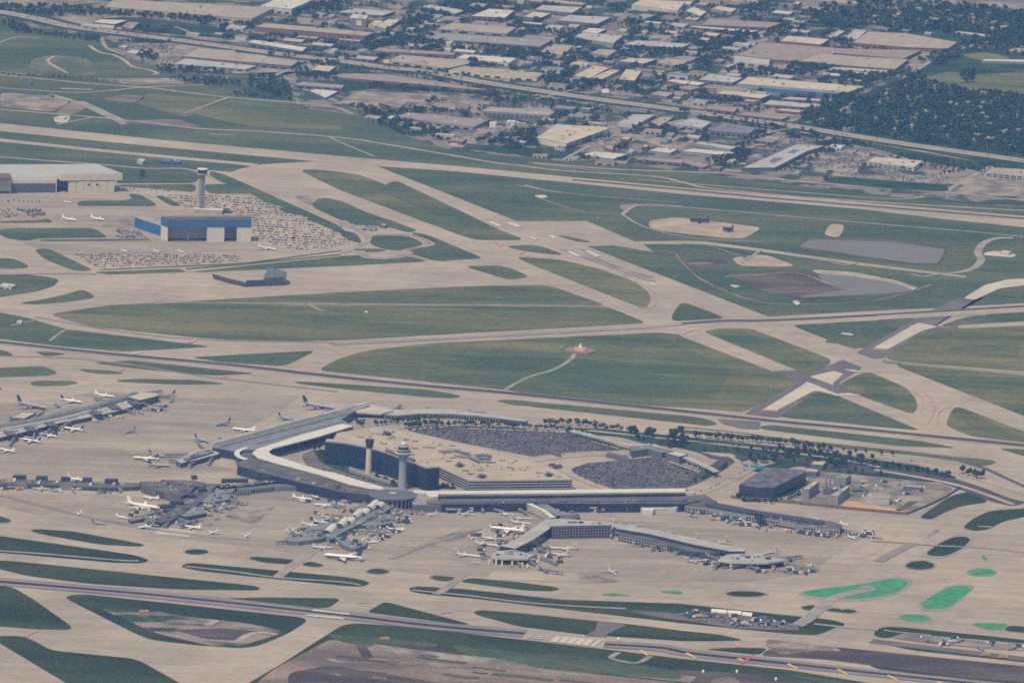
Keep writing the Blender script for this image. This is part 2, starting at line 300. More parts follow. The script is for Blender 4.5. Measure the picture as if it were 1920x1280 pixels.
# ---- grass islands
IS1 = '''4|690,125 780,118 1120,130 1130,150 1100,188 660,190 690,175
4|1160,197 1330,195 1430,248 1180,250 1145,215
4|870,262 910,260 1030,318 960,318
4|720,252 780,250 870,300 880,318 430,318 440,290 700,287 745,275
4|1420,262 1520,280 1600,318 1530,312
4|1560,322 1680,352 1720,378 1600,355
4|1700,382 1830,400 1920,445 5: 30,470 20,480 -30,462 -100,430
4|-40,405 220,398 265,388 305,412 0,413
4|-60,462 50,443 500,440 540,450 615,495 220,500 150,515 40,500 -10,475
4|225,508 845,504 845,512 230,517
4|190,560 280,558 380,610 530,680 430,685 330,650 240,610
4|-40,612 60,612 130,635 170,665 60,672 -40,668
4|1200,322 1270,330 1320,362 1210,360
4|-60,705 150,703 300,722 335,735 300,770 200,800 0,830 -60,832
4|100,864 250,842 380,812 470,785 545,832 400,855 200,872
4|520,690 1000,670 1060,690 620,703
4|1180,120 1260,140 1900,425 1925,445 1890,448 1700,372 1420,255 1260,188 1180,150
5|-840,687 -720,674 0,600 100,594 130,610 380,602 485,630 0,655 -800,690
4|1040,668 1380,640 1920,587 1920,594 1380,648 1050,676
4|560,674 1370,638 1920,566 1920,571 1380,644 570,679
4|690,198 1100,196 1100,240 640,205
5|-175,318 -120,268 0,288 130,350 350,425 430,455 380,470 250,430 100,430 0,400
5|380,465 470,475 640,545 780,603 785,612 530,630 360,575 505,540 480,515
5|160,485 370,485 450,520 460,535 340,570 230,560 160,530
5|75,560 200,557 260,567 200,577 80,575
5|0,455 80,470 115,515 100,530 0,490
5|690,657 880,652 960,670 1060,715 1000,727 930,730
5|918,545 1050,537 1130,545 1255,593 1180,590 1020,570
5|1205,482 1270,488 1420,522 1330,520
6|-8,852 245,948 -45,965 -68,945
7|-60,68 130,100 370,170 1000,245 1185,268 900,285 690,295 300,262 -60,216
7|-40,283 30,290 85,320 -40,315
7|190,295 290,297 385,312 250,322
7|-60,391 240,377 330,415 280,430 -60,443
7|165,475 200,460 400,459 448,472 370,487 190,489
7|-30,492 20,505 -30,522
7|440,392 640,405 710,420 560,422 470,408
7|520,360 740,345 1440,420 1200,430 760,390
7|645,458 760,450 1100,455 1280,478 1000,481 680,467
7|1075,328 1780,290 1600,378 1240,355
8|-270,463 0,478 500,512 630,535 678,548 620,558 500,552 0,505 -240,477
8|865,572 940,566 1920,655 2050,672 2125,705 2060,713 1920,697 950,592
9|540,660 740,530 800,522 860,540 1340,740 600,668
9|435,715 500,708 1350,800 1545,838 1200,825 520,742 440,730
9|-40,733 200,752 700,800 1360,870 1740,905 1770,920 1690,940 1640,925 1360,885 700,815 200,770 -40,750
9|1770,838 1980,848 1980,900
9|610,147 1330,108 1100,262 970,281 900,262
9|1440,152 1600,100 1980,66 1980,122
a|-30,312 60,340 60,355 -30,360
a|165,402 200,393 400,405 820,480 790,492 560,480 250,425
a|-60,424 560,510 760,540 845,568 800,585 640,582 -60,520
e|-60,26 100,36 1440,173 1468,188 1440,198 1000,192 500,160 150,115 -60,65
a|1035,520 1070,507 1150,508 1180,525 1120,537 1060,533
a|1390,558 1430,548 1600,560 1670,570 1620,592 1480,580
a|1690,595 1740,573 1830,597 1780,607
e|-60,170 70,178 190,250 410,405 380,420 200,415 -60,395
e|360,238 410,222 500,222 1700,350 1730,370 1620,440 1450,510 1350,522 1100,505 850,475 760,440
e|-60,458 60,452 150,460 290,535 740,580 800,600 1040,735 400,735 0,495 -60,450
e|1250,243 1500,237 1920,243 1860,290 1800,298 1500,268
f|-910,65 -860,42 -340,88 0,120 120,138 165,158 110,178 0,170 -500,120 -800,88
f|135,90 180,75 240,78 275,95 220,107 160,103
f|495,122 530,114 655,125 600,148 530,140
f|665,150 720,127 1000,152 1200,178 1235,192 1180,202 1040,198
f|380,185 420,175 550,180 570,190 650,186 1240,250 1900,272 g: 400,198 660,225 720,230 850,245 915,265 900,278 860,285 760,330 600,322 0,262 f: 1600,345 700,238 500,222 390,205
f|150,315 235,265 270,267 735,390 640,385 160,322
f|740,318 790,308 1000,325 1440,370 1600,385 1920,425 g: 200,325 350,358 200,362 0,362 f: 1640,463 1380,448 1000,400 760,335
g|235,95 290,82 420,85 478,100 420,113 290,112
g|660,172 720,160 770,168 740,190 690,187
g|800,192 840,177 880,180 900,188 920,180 990,195 950,207
g|1820,285 1850,275 2000,290 2000,325 1810,303
g|1085,298 1140,283 1240,285 1980,362 1980,380 1270,320 1180,342 1120,345 1075,330
g|1055,362 1090,358 1400,405 1980,475 1980,487 1300,415
g|120,408 270,400 480,402 430,440 280,425
g|1030,490 1150,485 1500,530 1980,588 1980,630 1700,590 1100,520
d|1325,330 1500,210 1605,180 1730,240 1560,265 1470,300 1400,340
d|1570,385 1640,330 1730,290 1980,272 1980,312 1800,350 1720,395 1640,405
d|1365,530 1450,470 1530,435 1600,437 1622,455 1560,510 1480,545 1400,545
d|1250,598 1290,575 1360,570 1420,592 1400,615 1320,622 1270,612
f|-550,735 -320,600 0,395 80,382 400,405 1150,490 1500,530 1920,583 g: 600,525 1150,615 1300,660 1300,720 f: 1920,900 -700,900'''
IS2 = '''5|-235,118 -160,112 0,128 110,145 1020,503 990,510 760,508 690,490 0,232 -120,175
5|990,603 1230,620 1450,670 1640,740 1725,795 1742,840 1720,885 1680,888 1560,840 1100,660 1010,620
5|-960,860 -120,810 0,803 800,766 1130,762 1200,775 1490,876 0,868
8|-1640,85 -1300,35 -1000,22 0,35 1500,45 1705,130 1690,138 0,232 -420,242 -840,215 -1400,155 -1560,115
8|-135,400 0,330 150,290 500,250 1780,190 1900,200 1920,215 9: 500,405 640,465 630,490 350,635 0,610 8: 1280,572 920,510 0,415
9|110,182 200,168 370,168 430,185 850,345 740,430 690,428 640,400
9|1130,330 1350,190 1450,172 1980,148 1980,412 1220,352
9|1200,362 1980,434 1980,680 1210,380
9|875,480 1010,415 1060,415 1260,500 1310,560 1322,605 1300,643 1270,640 930,520
9|1480,700 1520,612 1560,608 1980,770 1980,812 1620,770 1500,720'''
def isl(s): return [P(*l.split('|')) for l in s.strip().split('\n')]
BOT = [l for l in IS1.strip().split('\n') if l[0] in 'adefg']; TOPI = [l for l in IS1.strip().split('\n') if l[0] not in 'adefg']
worn = mat('worn_shoulder', (.27, .225, .18), .95, scale=.03, c2=(.22, .185, .155), fine=.1, raw=1)
rim = []
for l in BOT:
    p = P(*l.split('|')); xs = [q[0] for q in p]; ys = [q[1] for q in p]
    if max(xs)-min(xs) < 95: cx, cyy = (max(xs)+min(xs))/2, (max(ys)+min(ys))/2; rim.append([(cx+(q[0]-cx)*1.22, cyy+(q[1]-cyy)*1.25) for q in p])
for l in ('g|660,90 760,70 1000,45 1150,15 1240,12 1275,35 1230,80 1100,115 960,128 820,122 700,108', 'g|1320,160 1480,65 1540,52 1610,55 1632,72 1500,170 1460,183 1380,185', 'g|1205,228 1250,213 1350,217 1408,237 1370,252 1260,250', 'd|1680,545 1700,542 1718,570 1685,565', 'd|1590,634 1640,617 1720,615 1772,635 1740,655 1640,658'):
    p = P(*l.split('|')); xs = [q[0] for q in p]; ys = [q[1] for q in p]; cx, cyy = (max(xs)+min(xs))/2, (max(ys)+min(ys))/2; rim.append([(cx+(q[0]-cx)*1.09, cyy+(q[1]-cyy)*1.2) for q in p])
sheet('island_shoulder', rim, .42, worn, .45)
sheet('grass_island', isl('\n'.join(TOPI)), .55, grass, .35)
sheet('dark_grass_island', isl('\n'.join(BOT)), .55, mat('lush_grass', (.046, .058, .020), 1, scale=.008, c2=(.026, .038, .016), fine=.2, detail=8, streak=(R(-20), .35), spec=0, raw=1), .35)
sheet('infield_grass', isl(IS2), .55, grass2, .35)
EDGE = isl(IS1)+isl(IS2)
sheet('painted_island', isl('''g|660,90 760,70 1000,45 1150,15 1240,12 1275,35 1230,80 1100,115 960,128 820,122 700,108
g|1320,160 1480,65 1540,52 1610,55 1632,72 1500,170 1460,183 1380,185
g|1205,228 1250,213 1350,217 1408,237 1370,252 1260,250
g|1615,270 1660,260 1835,265 1800,300 1720,300
d|1680,545 1700,542 1718,570 1685,565
d|1590,634 1640,617 1720,615 1772,635 1740,655 1640,658
f|1460,218 1530,211 1645,229 1480,228
f|1775,203 1880,198 1920,203 1915,220 1840,212'''), .55, grassg, .45)
# darker growth inside the islands
sheet('dark_growth', isl('''8|480,60 700,70 820,100 700,110 520,95
8|100,330 500,260 900,270 1400,330 900,430 500,360 200,370
8|1300,210 1780,205 1900,260 2200,400 2100,560 1600,560 1100,440
9|150,190 340,180 760,350 700,400 620,380
9|780,240 1100,150 1080,220 950,260
9|960,440 1080,440 1200,560 1180,600 1050,540
9|1560,650 1640,660 1900,770 1800,775 1600,720
4|900,872 1300,868 1480,880 1300,900 1000,895
5|300,170 700,360 900,460 600,400 200,230
9|1500,270 1900,240 1900,330 1500,300'''), .62, mat('grass_growth', (.112, .118, .050), 1, scale=.006, c2=(.066, .088, .041), fine=.16, detail=8, streak=(R(-15), .25), spec=0, raw=1, wear=.16), .5)
# service roads and paths over the grass
strips('service_road', [(P('5', '0,868 600,872 1490,879'), 7), (P('4', '870,857 1920,868'), 7), (P('4', '1740,870 1790,900 1830,905'), 9), (P('8', '920,510 1000,465 1080,430 1200,395 1290,340 1310,310'), 8),
 (P('a', '-20,514 280,535 640,566 780,572'), 8), (P('e', '1040,62 1300,90 1560,125 1920,150 f: 110,170'), 8), (P('f', '400,196 520,208 700,225 1000,262 1300,285 1600,300'), 8), (P('f', '530,220 600,180 665,125 690,105'), 14), (P('e', '1560,125 1640,60 1760,-20'), 17),
 (P('g', '640,275 700,240 760,190 850,120 980,85 1050,70 1010,55'), 22), (P('9', '1130,345 1220,355 1920,418'), 10), (P('d', '1440,487 1560,492 1760,505 1960,530'), 7), (P('7', '280,235 340,190 380,170'), 6), (P('7', '60,150 130,135 190,122'), 5), (P('d', '1660,378 1740,380'), 8),
 (P('5', '0,400 40,425 80,430'), 20), (P('5', '200,480 380,478 500,520 500,540 340,573 480,625'), 9), (P('5', '0,580 60,560 140,520 150,490 100,455 0,420'), 13), (P('5', '100,570 160,610 320,605 380,575'), 22), (P('6', '1290,700 1360,715 1480,690'), 8), (P('6', '440,565 420,580 330,640'), 7), (P('6', '980,640 920,650 840,640'), 8),
 (P('g', '1130,300 1200,310 1400,330'), 6), (P('4', '1000,668 1070,690'), 8), (P('g', '740,265 920,285 1100,300'), 9)], .75, road)
strips('embankment_path', [(P('6', '-240,570 -60,580 0,640 120,740 400,850 700,870 1100,845 1400,760'), 5), (P('6', '0,560 260,590 380,620'), 6), (P('6', '140,540 300,590 360,610'), 6)], .3, dirt)
# ponds and the mound beside them
sheet('pond_bank', [P('6', '630,550 700,495 1170,508 1500,555 1455,650 1290,650'), P('6', '560,690 960,695 1210,740 1345,785 1210,815 860,835 640,840 500,800'), P('6', '-20,640 130,600 250,625 260,650 100,665 -20,665')], .15, dirtd)
sheet('pale_bank', [P('6', '720,675 960,690 1210,738 1345,788 1300,795 1190,755 950,712 760,700'), P('6', '790,480 830,418 915,425 880,500'), P('6', '270,610 460,590 640,655 520,660 320,655')], .3, sand)
water = plain('pond_water', (.165, .155, .135), .6, spec=.3, var=.05, scale=.01)
sheet('water', [P('6', '655,548 712,507 1160,520 1480,560 1435,641 1300,641')], .35, water, .1)
sheet('water', [P('6', '750,700 960,712 1200,755 1300,793 1200,806 860,825 690,833 640,826 880,795 800,745'), P('6', '-10,640 120,632 190,640 100,650')], .35, water, .3)
sheet('spoil_mound', [P('6', '230,695 560,690 650,700 850,765 885,785 800,800 480,808 380,770')], .45, dirtd, .3)
strips('mound_track', [(P('6', '240,715 420,705 640,695 860,770 885,788 780,800 480,803'), 9), (P('6', '460,790 780,775 860,782'), 8)], .6, dirt)
sheet('training_pad', [P('6', '-190,400 -60,385 0,385 450,440 350,500 250,500 -110,462 -190,440')], .45, sand, .3)
sheet('pale_slab', [P('6', '1700,580 1760,570 1880,590 1860,608 1690,595'), P('6', '260,757 330,768 290,780'), P('6', '615,855 640,848 665,865 640,877'), P('5', '1080,260 1140,255 1165,270 1120,275'), P('9', '885,190 950,193 965,207 900,200'), P('8', '130,68 145,65 150,78 135,80'), P('1', '300,655 400,650 380,690 310,690')], .75, conc_l, .3)
# dark shoulders and new slabs at the crossing taxiway
sheet('asphalt_shoulder', [P('9', '975,302 1345,95 1430,50 1560,-8 6: 1700,830 1680,820 9: 1670,-5 1430,150 1480,168 1350,187 1130,332 1075,336'), P('9', '720,420 900,342 1012,387 880,470 905,500 1010,540 860,547 750,522 540,668 345,646 650,470 505,405 640,402'), P('9', '190,672 440,692 430,735 330,728 230,705'),
  P('9', '1120,345 1230,352 1230,365 1140,362'), P('9', '1430,155 1550,148 1550,165 1420,170'), P('f', '1440,372 1610,390 1500,440 1490,462 1365,452 1430,420')], .7, asph, .1)
sheet('new_slab', [P('9', '1070,278 1320,133 1436,156 1345,180 1145,287'), P('9', '443,627 690,475 720,435 850,405 905,420 840,480 900,520 1010,545 870,545 800,525 740,515 520,632'), P('6', '1580,836 1700,762 1830,731 1980,724 1980,758 1780,782 1645,845')], .8, conc_l, .15)
sheet('cross_runway_strip', [P('9', '1100,92 1990,40 1990,72 1100,118')], .85, conc, 0)
strips('asphalt_strip', [(P('9', '625,425 760,470 905,530'), 30)], .88, asph)
# bottom: works, dirt and dark strips
sheet('works_ground', [P('g', '480,408 850,395 1200,430 1980,510 1980,600 1600,570 1000,490 800,465 440,445'), P('f', '-60,470 100,460 560,530 800,560 1200,560 1500,585 1600,640 1100,620 800,580 300,560 60,520'), P('g', '-60,525 200,535 500,560 1100,640 1100,720 600,620 0,590')], .75, dirtd, .3)
sheet('patchy_soil', [P('e', '560,300 800,300 1050,345 1400,385 1620,430 1350,510 1200,512 880,440')], .8, mat('patchy_soil', (.25, .19, .155), 1, scale=.016, c2=(.042, .062, .026), fine=.3, detail=9, streak=(R(-25), .4), mixpos=(.44, .54), spec=0, raw=1), .4)
sheet('bare_soil', [P('f', '-480,720 -380,640 -60,470 60,500 400,530 900,590 1180,640 1920,720 1920,800 -500,800'), P('g', '480,405 640,400 700,420 560,440'), P('g', '640,405 780,410 700,430'), P('g', '160,575 280,560 330,600 260,640 160,640')], .8, dirt, .3)
sheet('dark_soil_patch', [P('e', '980,420 1250,410 1480,430 1330,480 1150,470'), P('f', '-300,660 -60,620 400,690 620,730 600,760 -300,740'), P('f', '70,480 130,500 190,580 130,600 90,520'), P('g', '850,420 1000,430 960,470 860,450'), P('g', '1450,500 1530,470 1490,520')], .88, dirtd, .4)
sheet('pale_works_slab', [P('g', '1170,345 1250,315 1500,345 1920,392 1920,420 1650,400 1400,375 1290,360'), P('g', '470,350 850,395 900,420 560,405 470,400')], .88, lotm, .3)
strips('works_strip', [(P('g', '1060,362 1300,390 1600,425 1980,470'), 26)], .8, asph)
strips('haul_road', [(P('f', '160,515 500,560 900,600 1300,630 1980,700'), 40)], .9, lotm)
strips('haul_loop', [(P('f', '1560,545 1520,580 1660,605 1740,565'), 10)], .95, lotm)
strips('bare_path', [(P('e', '1330,490 1400,445 1480,435 1560,445'), 12), (P('e', '1160,395 1220,365'), 12)], .95, sand)
sheet('equipment_yard', [P('f', '1600,312 1760,318 1920,330 g: 100,195 300,215 470,235 640,270 660,300 520,300 300,290 0,245 f: 1900,365 1760,345')], .8, asph, .1)
# ---- wheel tracks along the runways, and other dark marks
sheet('grass_streak', [P('f', '600,505 800,520 1100,560 1400,575 1900,650 1920,700 1500,670 1150,640 900,585 700,560'), P('f', '-100,440 60,455 300,470 560,500 520,520 200,500 0,490'), P('g', '560,545 900,590 1240,650 1200,680 800,600')], .94, grass, .4)
TR = [P('5', '1300,170 1920,226 6: 600,282 1920,388'), P('7', '-60,238 0,243 640,310 1280,368 1920,440 8: 500,490 960,530 1920,630 9: 500,684 960,727 1960,826'), P('e', '-60,143 0,149 400,182 960,232 1920,335 f: 300,372 640,408 1030,440'), P('f', '1480,500 1800,520 g: 60,432 600,490 1100,545 1980,635'), P('9', '0,138 240,122 500,120 1000,95 1400,72 1980,38')]
strips('runway_asphalt', [(TR[2], 50), (TR[3], 44)], .9, mat('runway_mauve', (.215, .18, .165), .95, scale=.01, c2=(.16, .137, .132), fine=.08, raw=1, wear=.1))
strips('tyre_mark_edge', [(t, 26) for t in TR[1:4]] + [(TR[0], 16), (TR[4], 18), (P('5', '1250,560 1500,650 1750,740'), 16), (P('8', '-60,255 900,205 1700,160 9: 0,140'), 20), (P('4', '100,700 400,695 540,700'), 12)], .92, rubb2)
strips('tyre_mark', [(t, 15) for t in TR[1:4]] + [(TR[0], 11), (TR[4], 12)], 1.0, rubber)
strips('tyre_mark_faint', [(P('5', '1350,560 1500,640 1750,720'), 8), (P('7', '200,100 600,170 1100,225 1920,245'), 6), (P('a', '0,200 400,300 900,400 1400,450'), 14), (P('7', '0,320 500,340 1200,440 1900,520'), 7), (P('d', '1060,460 1200,468 1440,488'), 6), (P('d', '1100,575 1200,520 1300,470'), 18), (P('b', '700,560 900,480 1200,390'), 12)], .98, rubb2)
# ---- painted markings
def quads(name, l, z, m): return sheet(name, [P(*s.split('|')) for s in l], z, m, 0)
runwhite = plain('runway_paint', (.52, .47, .40), .8)
quads('runway_marking', ['5|1265,573 1290,572 1352,600 1320,602', '5|1370,572 1395,570 1462,600 1430,602', '5|820,408 850,405 910,432 880,434', '5|920,412 960,410 1022,434 980,436', '5|1050,494 1075,492 1110,505 1085,508', '5|1160,484 1190,481 1212,500 1190,502', '5|1720,750 1740,747 1780,765 1755,766',
 'f|1170,486 1210,455 1245,458 1212,489', 'f|1216,490 1250,458 1290,462 1255,494', 'f|1259,494 1294,462 1335,466 1300,499', 'f|1304,499 1339,466 1380,470 1344,504', 'f|1348,504 1383,470 1424,473 1388,509', 'f|1400,512 1455,473 1474,475 1420,516', 'f|1045,462 1075,446 1085,447 1057,463', 'f|1075,466 1082,462 1140,468 1132,472', 'f|1100,452 1140,460 1130,464 1090,456',
 'e|1765,303 1920,322 1920,330 1752,312', 'e|1715,340 1735,332 1920,348 1920,360', 'f|0,320 50,326 45,334 0,331', 'f|0,352 20,352 10,362 0,362', '7|740,300 820,302 740,310', '9|900,395 960,398 1020,412 960,408'], 1.08, runwhite)
quads('yellow_chevron', [f'g|{x},{y} {x+18},{y-2} {x+72},{y+28} {x+60},{y+31}' for x, y in ((12, 430), (582, 490), (862, 520), (1145, 555))] + ['g|300,462 322,458 350,470 330,474', 'g|1425,590 1445,588 1500,615 1480,618', 'g|-250,415 -230,412 -190,440 -205,442'], 1.1, yellow)
quads('red_marking', ['g|325,488 385,440 402,443 345,490'], 1.12, redp)
quads('hold_marking', ['e|130,455 195,422 212,424 150,458', 'g|280,365 310,362 330,395 300,395', '7|1050,245 1090,225 1110,227 1075,248', '7|655,410 690,390 700,392 668,412', '7|1250,435 1290,430 1290,436 1260,440', '5|860,518 880,512 910,540 895,545', '5|1000,590 1030,568 1035,572 1012,592', '9|1080,275 1140,280 1135,286 1070,282', '9|450,618 540,625 530,632 440,626', 'f|550,320 620,316 625,322 560,326', 'f|80,265 130,262 135,268 90,270', '8|1680,45 1740,48 1740,50 1680,48'], 1.1, redf)
strips('taxi_line', [(P('5', '1640,735 1760,800 1780,850 1720,920'), 1.2), (P('9', '1290,520 1350,560 1340,640'), 1.5), (P('9', '1350,520 1420,600 1380,700'), 1.5), (P('9', '1520,600 1440,640 1440,720'), 1.5), (P('5', '1060,715 1100,720 1090,700'), 1.5), (P('9', '100,180 60,175 0,200'), 2)], 1.1, redf)
# ---- ground inside the terminal road loop
sheet('landscape_lawn', [P('p', '1060,796 1110,800 1240,810 1330,822 1480,838 1620,858 1720,872 1800,895 1740,905 1640,897 1560,890 1500,872 1440,887 1400,880 1380,850 1250,842 1160,818 1060,812'), P('p', '1290,905 1330,882 1365,872 1372,880 1340,898 1300,915'), P('p', '1385,925 1400,915 1520,905 1540,912 1510,940 1390,940')], .6, grassd, .3)
sheet('inner_road_painted_shade', [P('p', '563,852 590,842 612,848 640,868 700,890 790,914 720,912 640,893 575,872')], .7, asph, .3)  # dark tone stands for both the road and the shadows between canopy and hotel
sheet('hotel_lawn', [P('p', '588,846 608,840 640,866 690,884 760,912 740,913 690,898 640,884 600,866'), P('p', '805,913 815,908 858,912 852,917')], .84, grassd, .3)
sheet('car_park', [P('p', '760,809 795,804.5 860,803 985,807 1060,811 1110,814 1165,838 1120,848 1010,857 980,852 850,826'), P('p', '1070,878 1100,868 1225,856 1260,862 1325,886 1335,893 1290,918 1130,918 1080,895')], .7, asphd, .2)
sheet('loop_road_ground', [P('p', '560,815 640,796 680,782 860,776 985,795 980,801 860,793 790,797 750,804 700,806 640,815 600,822 560,850 560,872 510,862 500,845')], .62, conc_d, .2)
loop = [(P('p', '640,802 700,788 790,781 880,785 985,796 1100,800 1240,812 1400,828 1600,850 1720,868 1830,895 1940,930'), 20), (P('p', '1100,806 1250,822 1400,838 1560,858 1650,875'), 12), (P('p', '985,798 900,792 800,795 730,804'), 14), (P('p', '1165,842 1215,838 1290,850 1330,872'), 40),
 (P('p', '985,862 1100,850 1225,850'), 34), (P('p', '1290,925 1330,910 1370,890 1400,873 1440,862'), 46), (P('p', '1040,870 1090,898 1150,920'), 16), (P('p', '1285,922 1330,912 1370,884 1385,868 1370,855'), 9), (P('p', '1640,880 1700,890 1800,910 1900,945'), 12), (P('p', '560,872 500,850'), 20)]
strips('loop_road', loop, .78, conc)
strips('rail_bed', [(P('p', '1560,871 1640,881 1740,892 1810,911 1870,934 1910,944'), 44), (P('p', '1120,842 1250,838 1350,858 1450,856 1560,872 1640,882 1740,893 1810,912 1870,935 1910,945'), 26), (P('p', '1310,897 1345,875 1370,858'), 30), (P('p', '1240,822 1300,828 1400,833 1470,840 1500,846'), 8), (P('p', '780,806 860,800.5 940,801.5 985,804.5'), 9)], .8, mat('rail_ballast', (.085, .072, .075), .95, scale=.03, c2=(.06, .052, .06), fine=.15))
strips('works_edge', [(P('9', '0,720 260,745 700,800 1360,868 1600,900'), 7), (P('9', '400,800 900,840 1300,868'), 3)], .9, asph)
sheet('plant_yard', [P('p', '1400,935 1450,940 1700,965 1735,950 1790,915 1760,905 1640,893 1560,885 1505,880 1520,905 1480,930')], .85, lotm, .2)
sheet('bare_strip', [P('p', '1560,935 1600,938 1690,955 1700,962 1640,958 1560,945')], .95, mat('orange_clay', (.52, .30, .14), 1, scale=.05, c2=(.42, .32, .22)), .2)
sheet('yard_lawn', [P('d', '1195,290 1270,238 1330,238 1240,290')], .95, grass2, .1)
sheet('worn_patch', [P('b', '1260,630 1750,640 1760,690 1240,680'), P('d', '980,480 1150,465 1120,520 960,570')], .47, conc, .3)
sheet('white_apron', [P('a', '870,400 920,385 1110,405 1060,437 880,420')], .6, conc_l, .1)

# pavement, lawn and asphalt patches that fill the blocks between the warehouses
TWG0 = [Vector((v.x, v.y)) for v in W(smooth_line(tw), 0)]
cr = random.Random(21); patch = {k: [] for k in 'abcd'}
zone = P('p', '600,205 700,200 1000,175 1280,210 1600,240 1500,330 1280,318 1060,300 940,288 850,280 760,245') ; zone2 = P('p', '330,60 620,20 900,0 1500,0 1540,40 1780,60 1700,90 1600,150 1520,210 1100,180 760,130 640,110 400,75')
def blockrect(x, y, w0, h0, sk):
    return [(x, y), (x+sk, y-h0), (x+sk+w0, y-h0+w0*.085), (x+w0, y+w0*.085)]
for zn, n in ((zone, 150), (zone2, 420)):
    xs = [q[0] for q in zn]; ys = [q[1] for q in zn]; k = 0
    while k < n:
        x, y = cr.uniform(min(xs), max(xs)), cr.uniform(min(ys), max(ys))
        gq = G(x, y)
        if not inside((x, y), zn) or any(abs(p.x-gq.x) < 45 and abs(p.y-gq.y) < 60 for p in TWG0): continue
        hh = cr.uniform(3, 10); patch[cr.choice('aabbccddd')].append(blockrect(x, y, cr.uniform(14, 60), hh, hh*cr.uniform(1.2, 2.2))); k += 1
def patches(name, l, z, m):
    mb = MB()
    for i, p in enumerate(l):
        zz = z+i*.0009; q = ccw([(v.x, v.y) for v in W(p, zz)]); mb.face([(x, y, zz) for x, y in q], m)
    tag(mb.build(name), kind='structure')
patches('asphalt_lot', patch['a'], .4604, asph); patches('gravel_lot', patch['b'], .20, lotm); patches('concrete_lot', patch['c'], .3103, mat('lot_concrete', (.31, .27, .22), .95, scale=.03, c2=(.24, .21, .18), fine=.15)); patches('block_lawn', patch['d'], .5507, grassd)

# streaks of worked soil along the bottom edge
br = random.Random(9); sk = {0: [], 1: [], 2: []}
for _ in range(90):
    x = br.uniform(560, 1900); y = br.uniform(1225, 1279) if x < 1100 else br.uniform(1215, 1262)
    if x > 1100 and y < 1190+(x-1100)*.085+8: continue
    L = br.uniform(20, 130); sk[br.randrange(3)].append((P('p', f'{x},{y} {x+L*.5},{y+L*.5*.11+br.uniform(-2, 2)} {x+L},{y+L*.11}'), br.uniform(4, 16)))
for k, (nm, m) in enumerate((('soil_streak', dirtd), ('pale_soil_streak', lotm), ('green_soil_streak', grass))): strips(nm, [s for s in sk[k] if s[0][0][0] < 1040 or s[0][0][1] > 1262], 1.0+k*.15, m)
# ================================================================ WAREHOUSES AND OTHER BUILDINGS
def poly_c(pts): return Vector((sum(p[0] for p in pts)/len(pts), sum(p[1] for p in pts)/len(pts)))
def shrink(pts, k):
    c = poly_c(pts); return [(c[0]+(p[0]-c[0])*k, c[1]+(p[1]-c[1])*k) for p in pts]
def edge_boxes(r, name, a, b, n, z0, z1, wfrac, m, t=.5, off=.12):
    """n separate panels along the facade edge a-b"""
    d = b-a
    for i in range(n):
        p = a+d*((i+.5-wfrac/2)/n); q = a+d*((i+.5+wfrac/2)/n)
        nn = Vector((d.y, -d.x)).normalized()*off
        MB().wall(p+nn, q+nn, z0, z1, m, t).build(name, r)
def shed(name, label, cat, px, h, roof, wall, doors=0, units=2, win=0, gable=0, z0=0, door_m=None):
    """flat-roofed building from its traced roof outline; parts: wall, roof, roof_unit, dock_door / window"""
    pts = ccw([(v.x, v.y) for v in W(px, h)]); c = poly_c(pts)
    r = root(name, (c.x, c.y, z0), label, cat)
    MB().prism(shrink(pts, .996), z0, h-.35, wall).build('wall', r)
    mb = MB()
    if gable and len(pts) == 4:
        a, b, cc, d = [Vector(p) for p in pts]
        if (a-b).length < (b-cc).length: a, b, cc, d = b, cc, d, a
        m1 = (b+cc)/2; m2 = (d+a)/2; zt = h+gable
        mb.prism(pts, h-.35, h, wall, wall, True)
        mb.face([(*a, h), (*b, h), (*m1, zt), (*m2, zt)], roof); mb.face([(*cc, h), (*d, h), (*m2, zt), (*m1, zt)], roof)
        mb.face([(*b, h), (*cc, h), (*m1, zt)], wall); mb.face([(*d, h), (*a, h), (*m2, zt)], wall)
    else:
        mb.prism(pts, h-.35, h, wall, roof, True)
        n = len(pts)
        for i in range(n): mb.wall(pts[i], pts[(i+1) % n], h-.3, h+.7, wall, .5)
    mb.build('roof', r)
    xs = [p[0] for p in pts]; ys = [p[1] for p in pts]; k = 0; tries = 0
    sp = shrink(pts, .86)
    while k < units and tries < 200:
        tries += 1; x = rnd.uniform(min(xs), max(xs)); y = rnd.uniform(min(ys), max(ys))
        if inside((x, y), sp) and not gable:
            MB().box((x, y), rnd.uniform(3, 7), rnd.uniform(3, 8), h+.02, h+rnd.uniform(1.4, 3), rnd.choice([steel, ROOF['white'], ROOF['grey'], ROOF['dark']]), 0).build('roof_unit', r); k += 1
    # camera-facing long edge carries doors or windows
    best = None
    for i in range(len(pts)):
        a = Vector(pts[i]); b = Vector(pts[(i+1) % len(pts)]); d = b-a; nn = Vector((d.y, -d.x)).normalized()
        s = d.length*max(0, -nn.y)
        if best is None or s > best[0]: best = (s, a, b)
    _, a, b = best
    a, b = a+(b-a)*.03, b+(a-b)*.03
    if doors: edge_boxes(r, 'dock_door', a, b, doors, z0+.4, z0+min(4.4, h*.6), .55, door_m or glass)
    if win:
        nf = max(1, int(h//4))
        for f in range(nf): edge_boxes(r, 'window', a, b, win, z0+f*4+1.2, z0+f*4+3.1, .8, glass)
    return r
def ware(t, pts, h, rf, wl, label, doors=0, units=2, win=0, gable=0, name='warehouse', cat='warehouse'):
    return shed(name, label, cat, P(t, pts), h, ROOF[rf], WALL[wl], doors, units, win, gable)
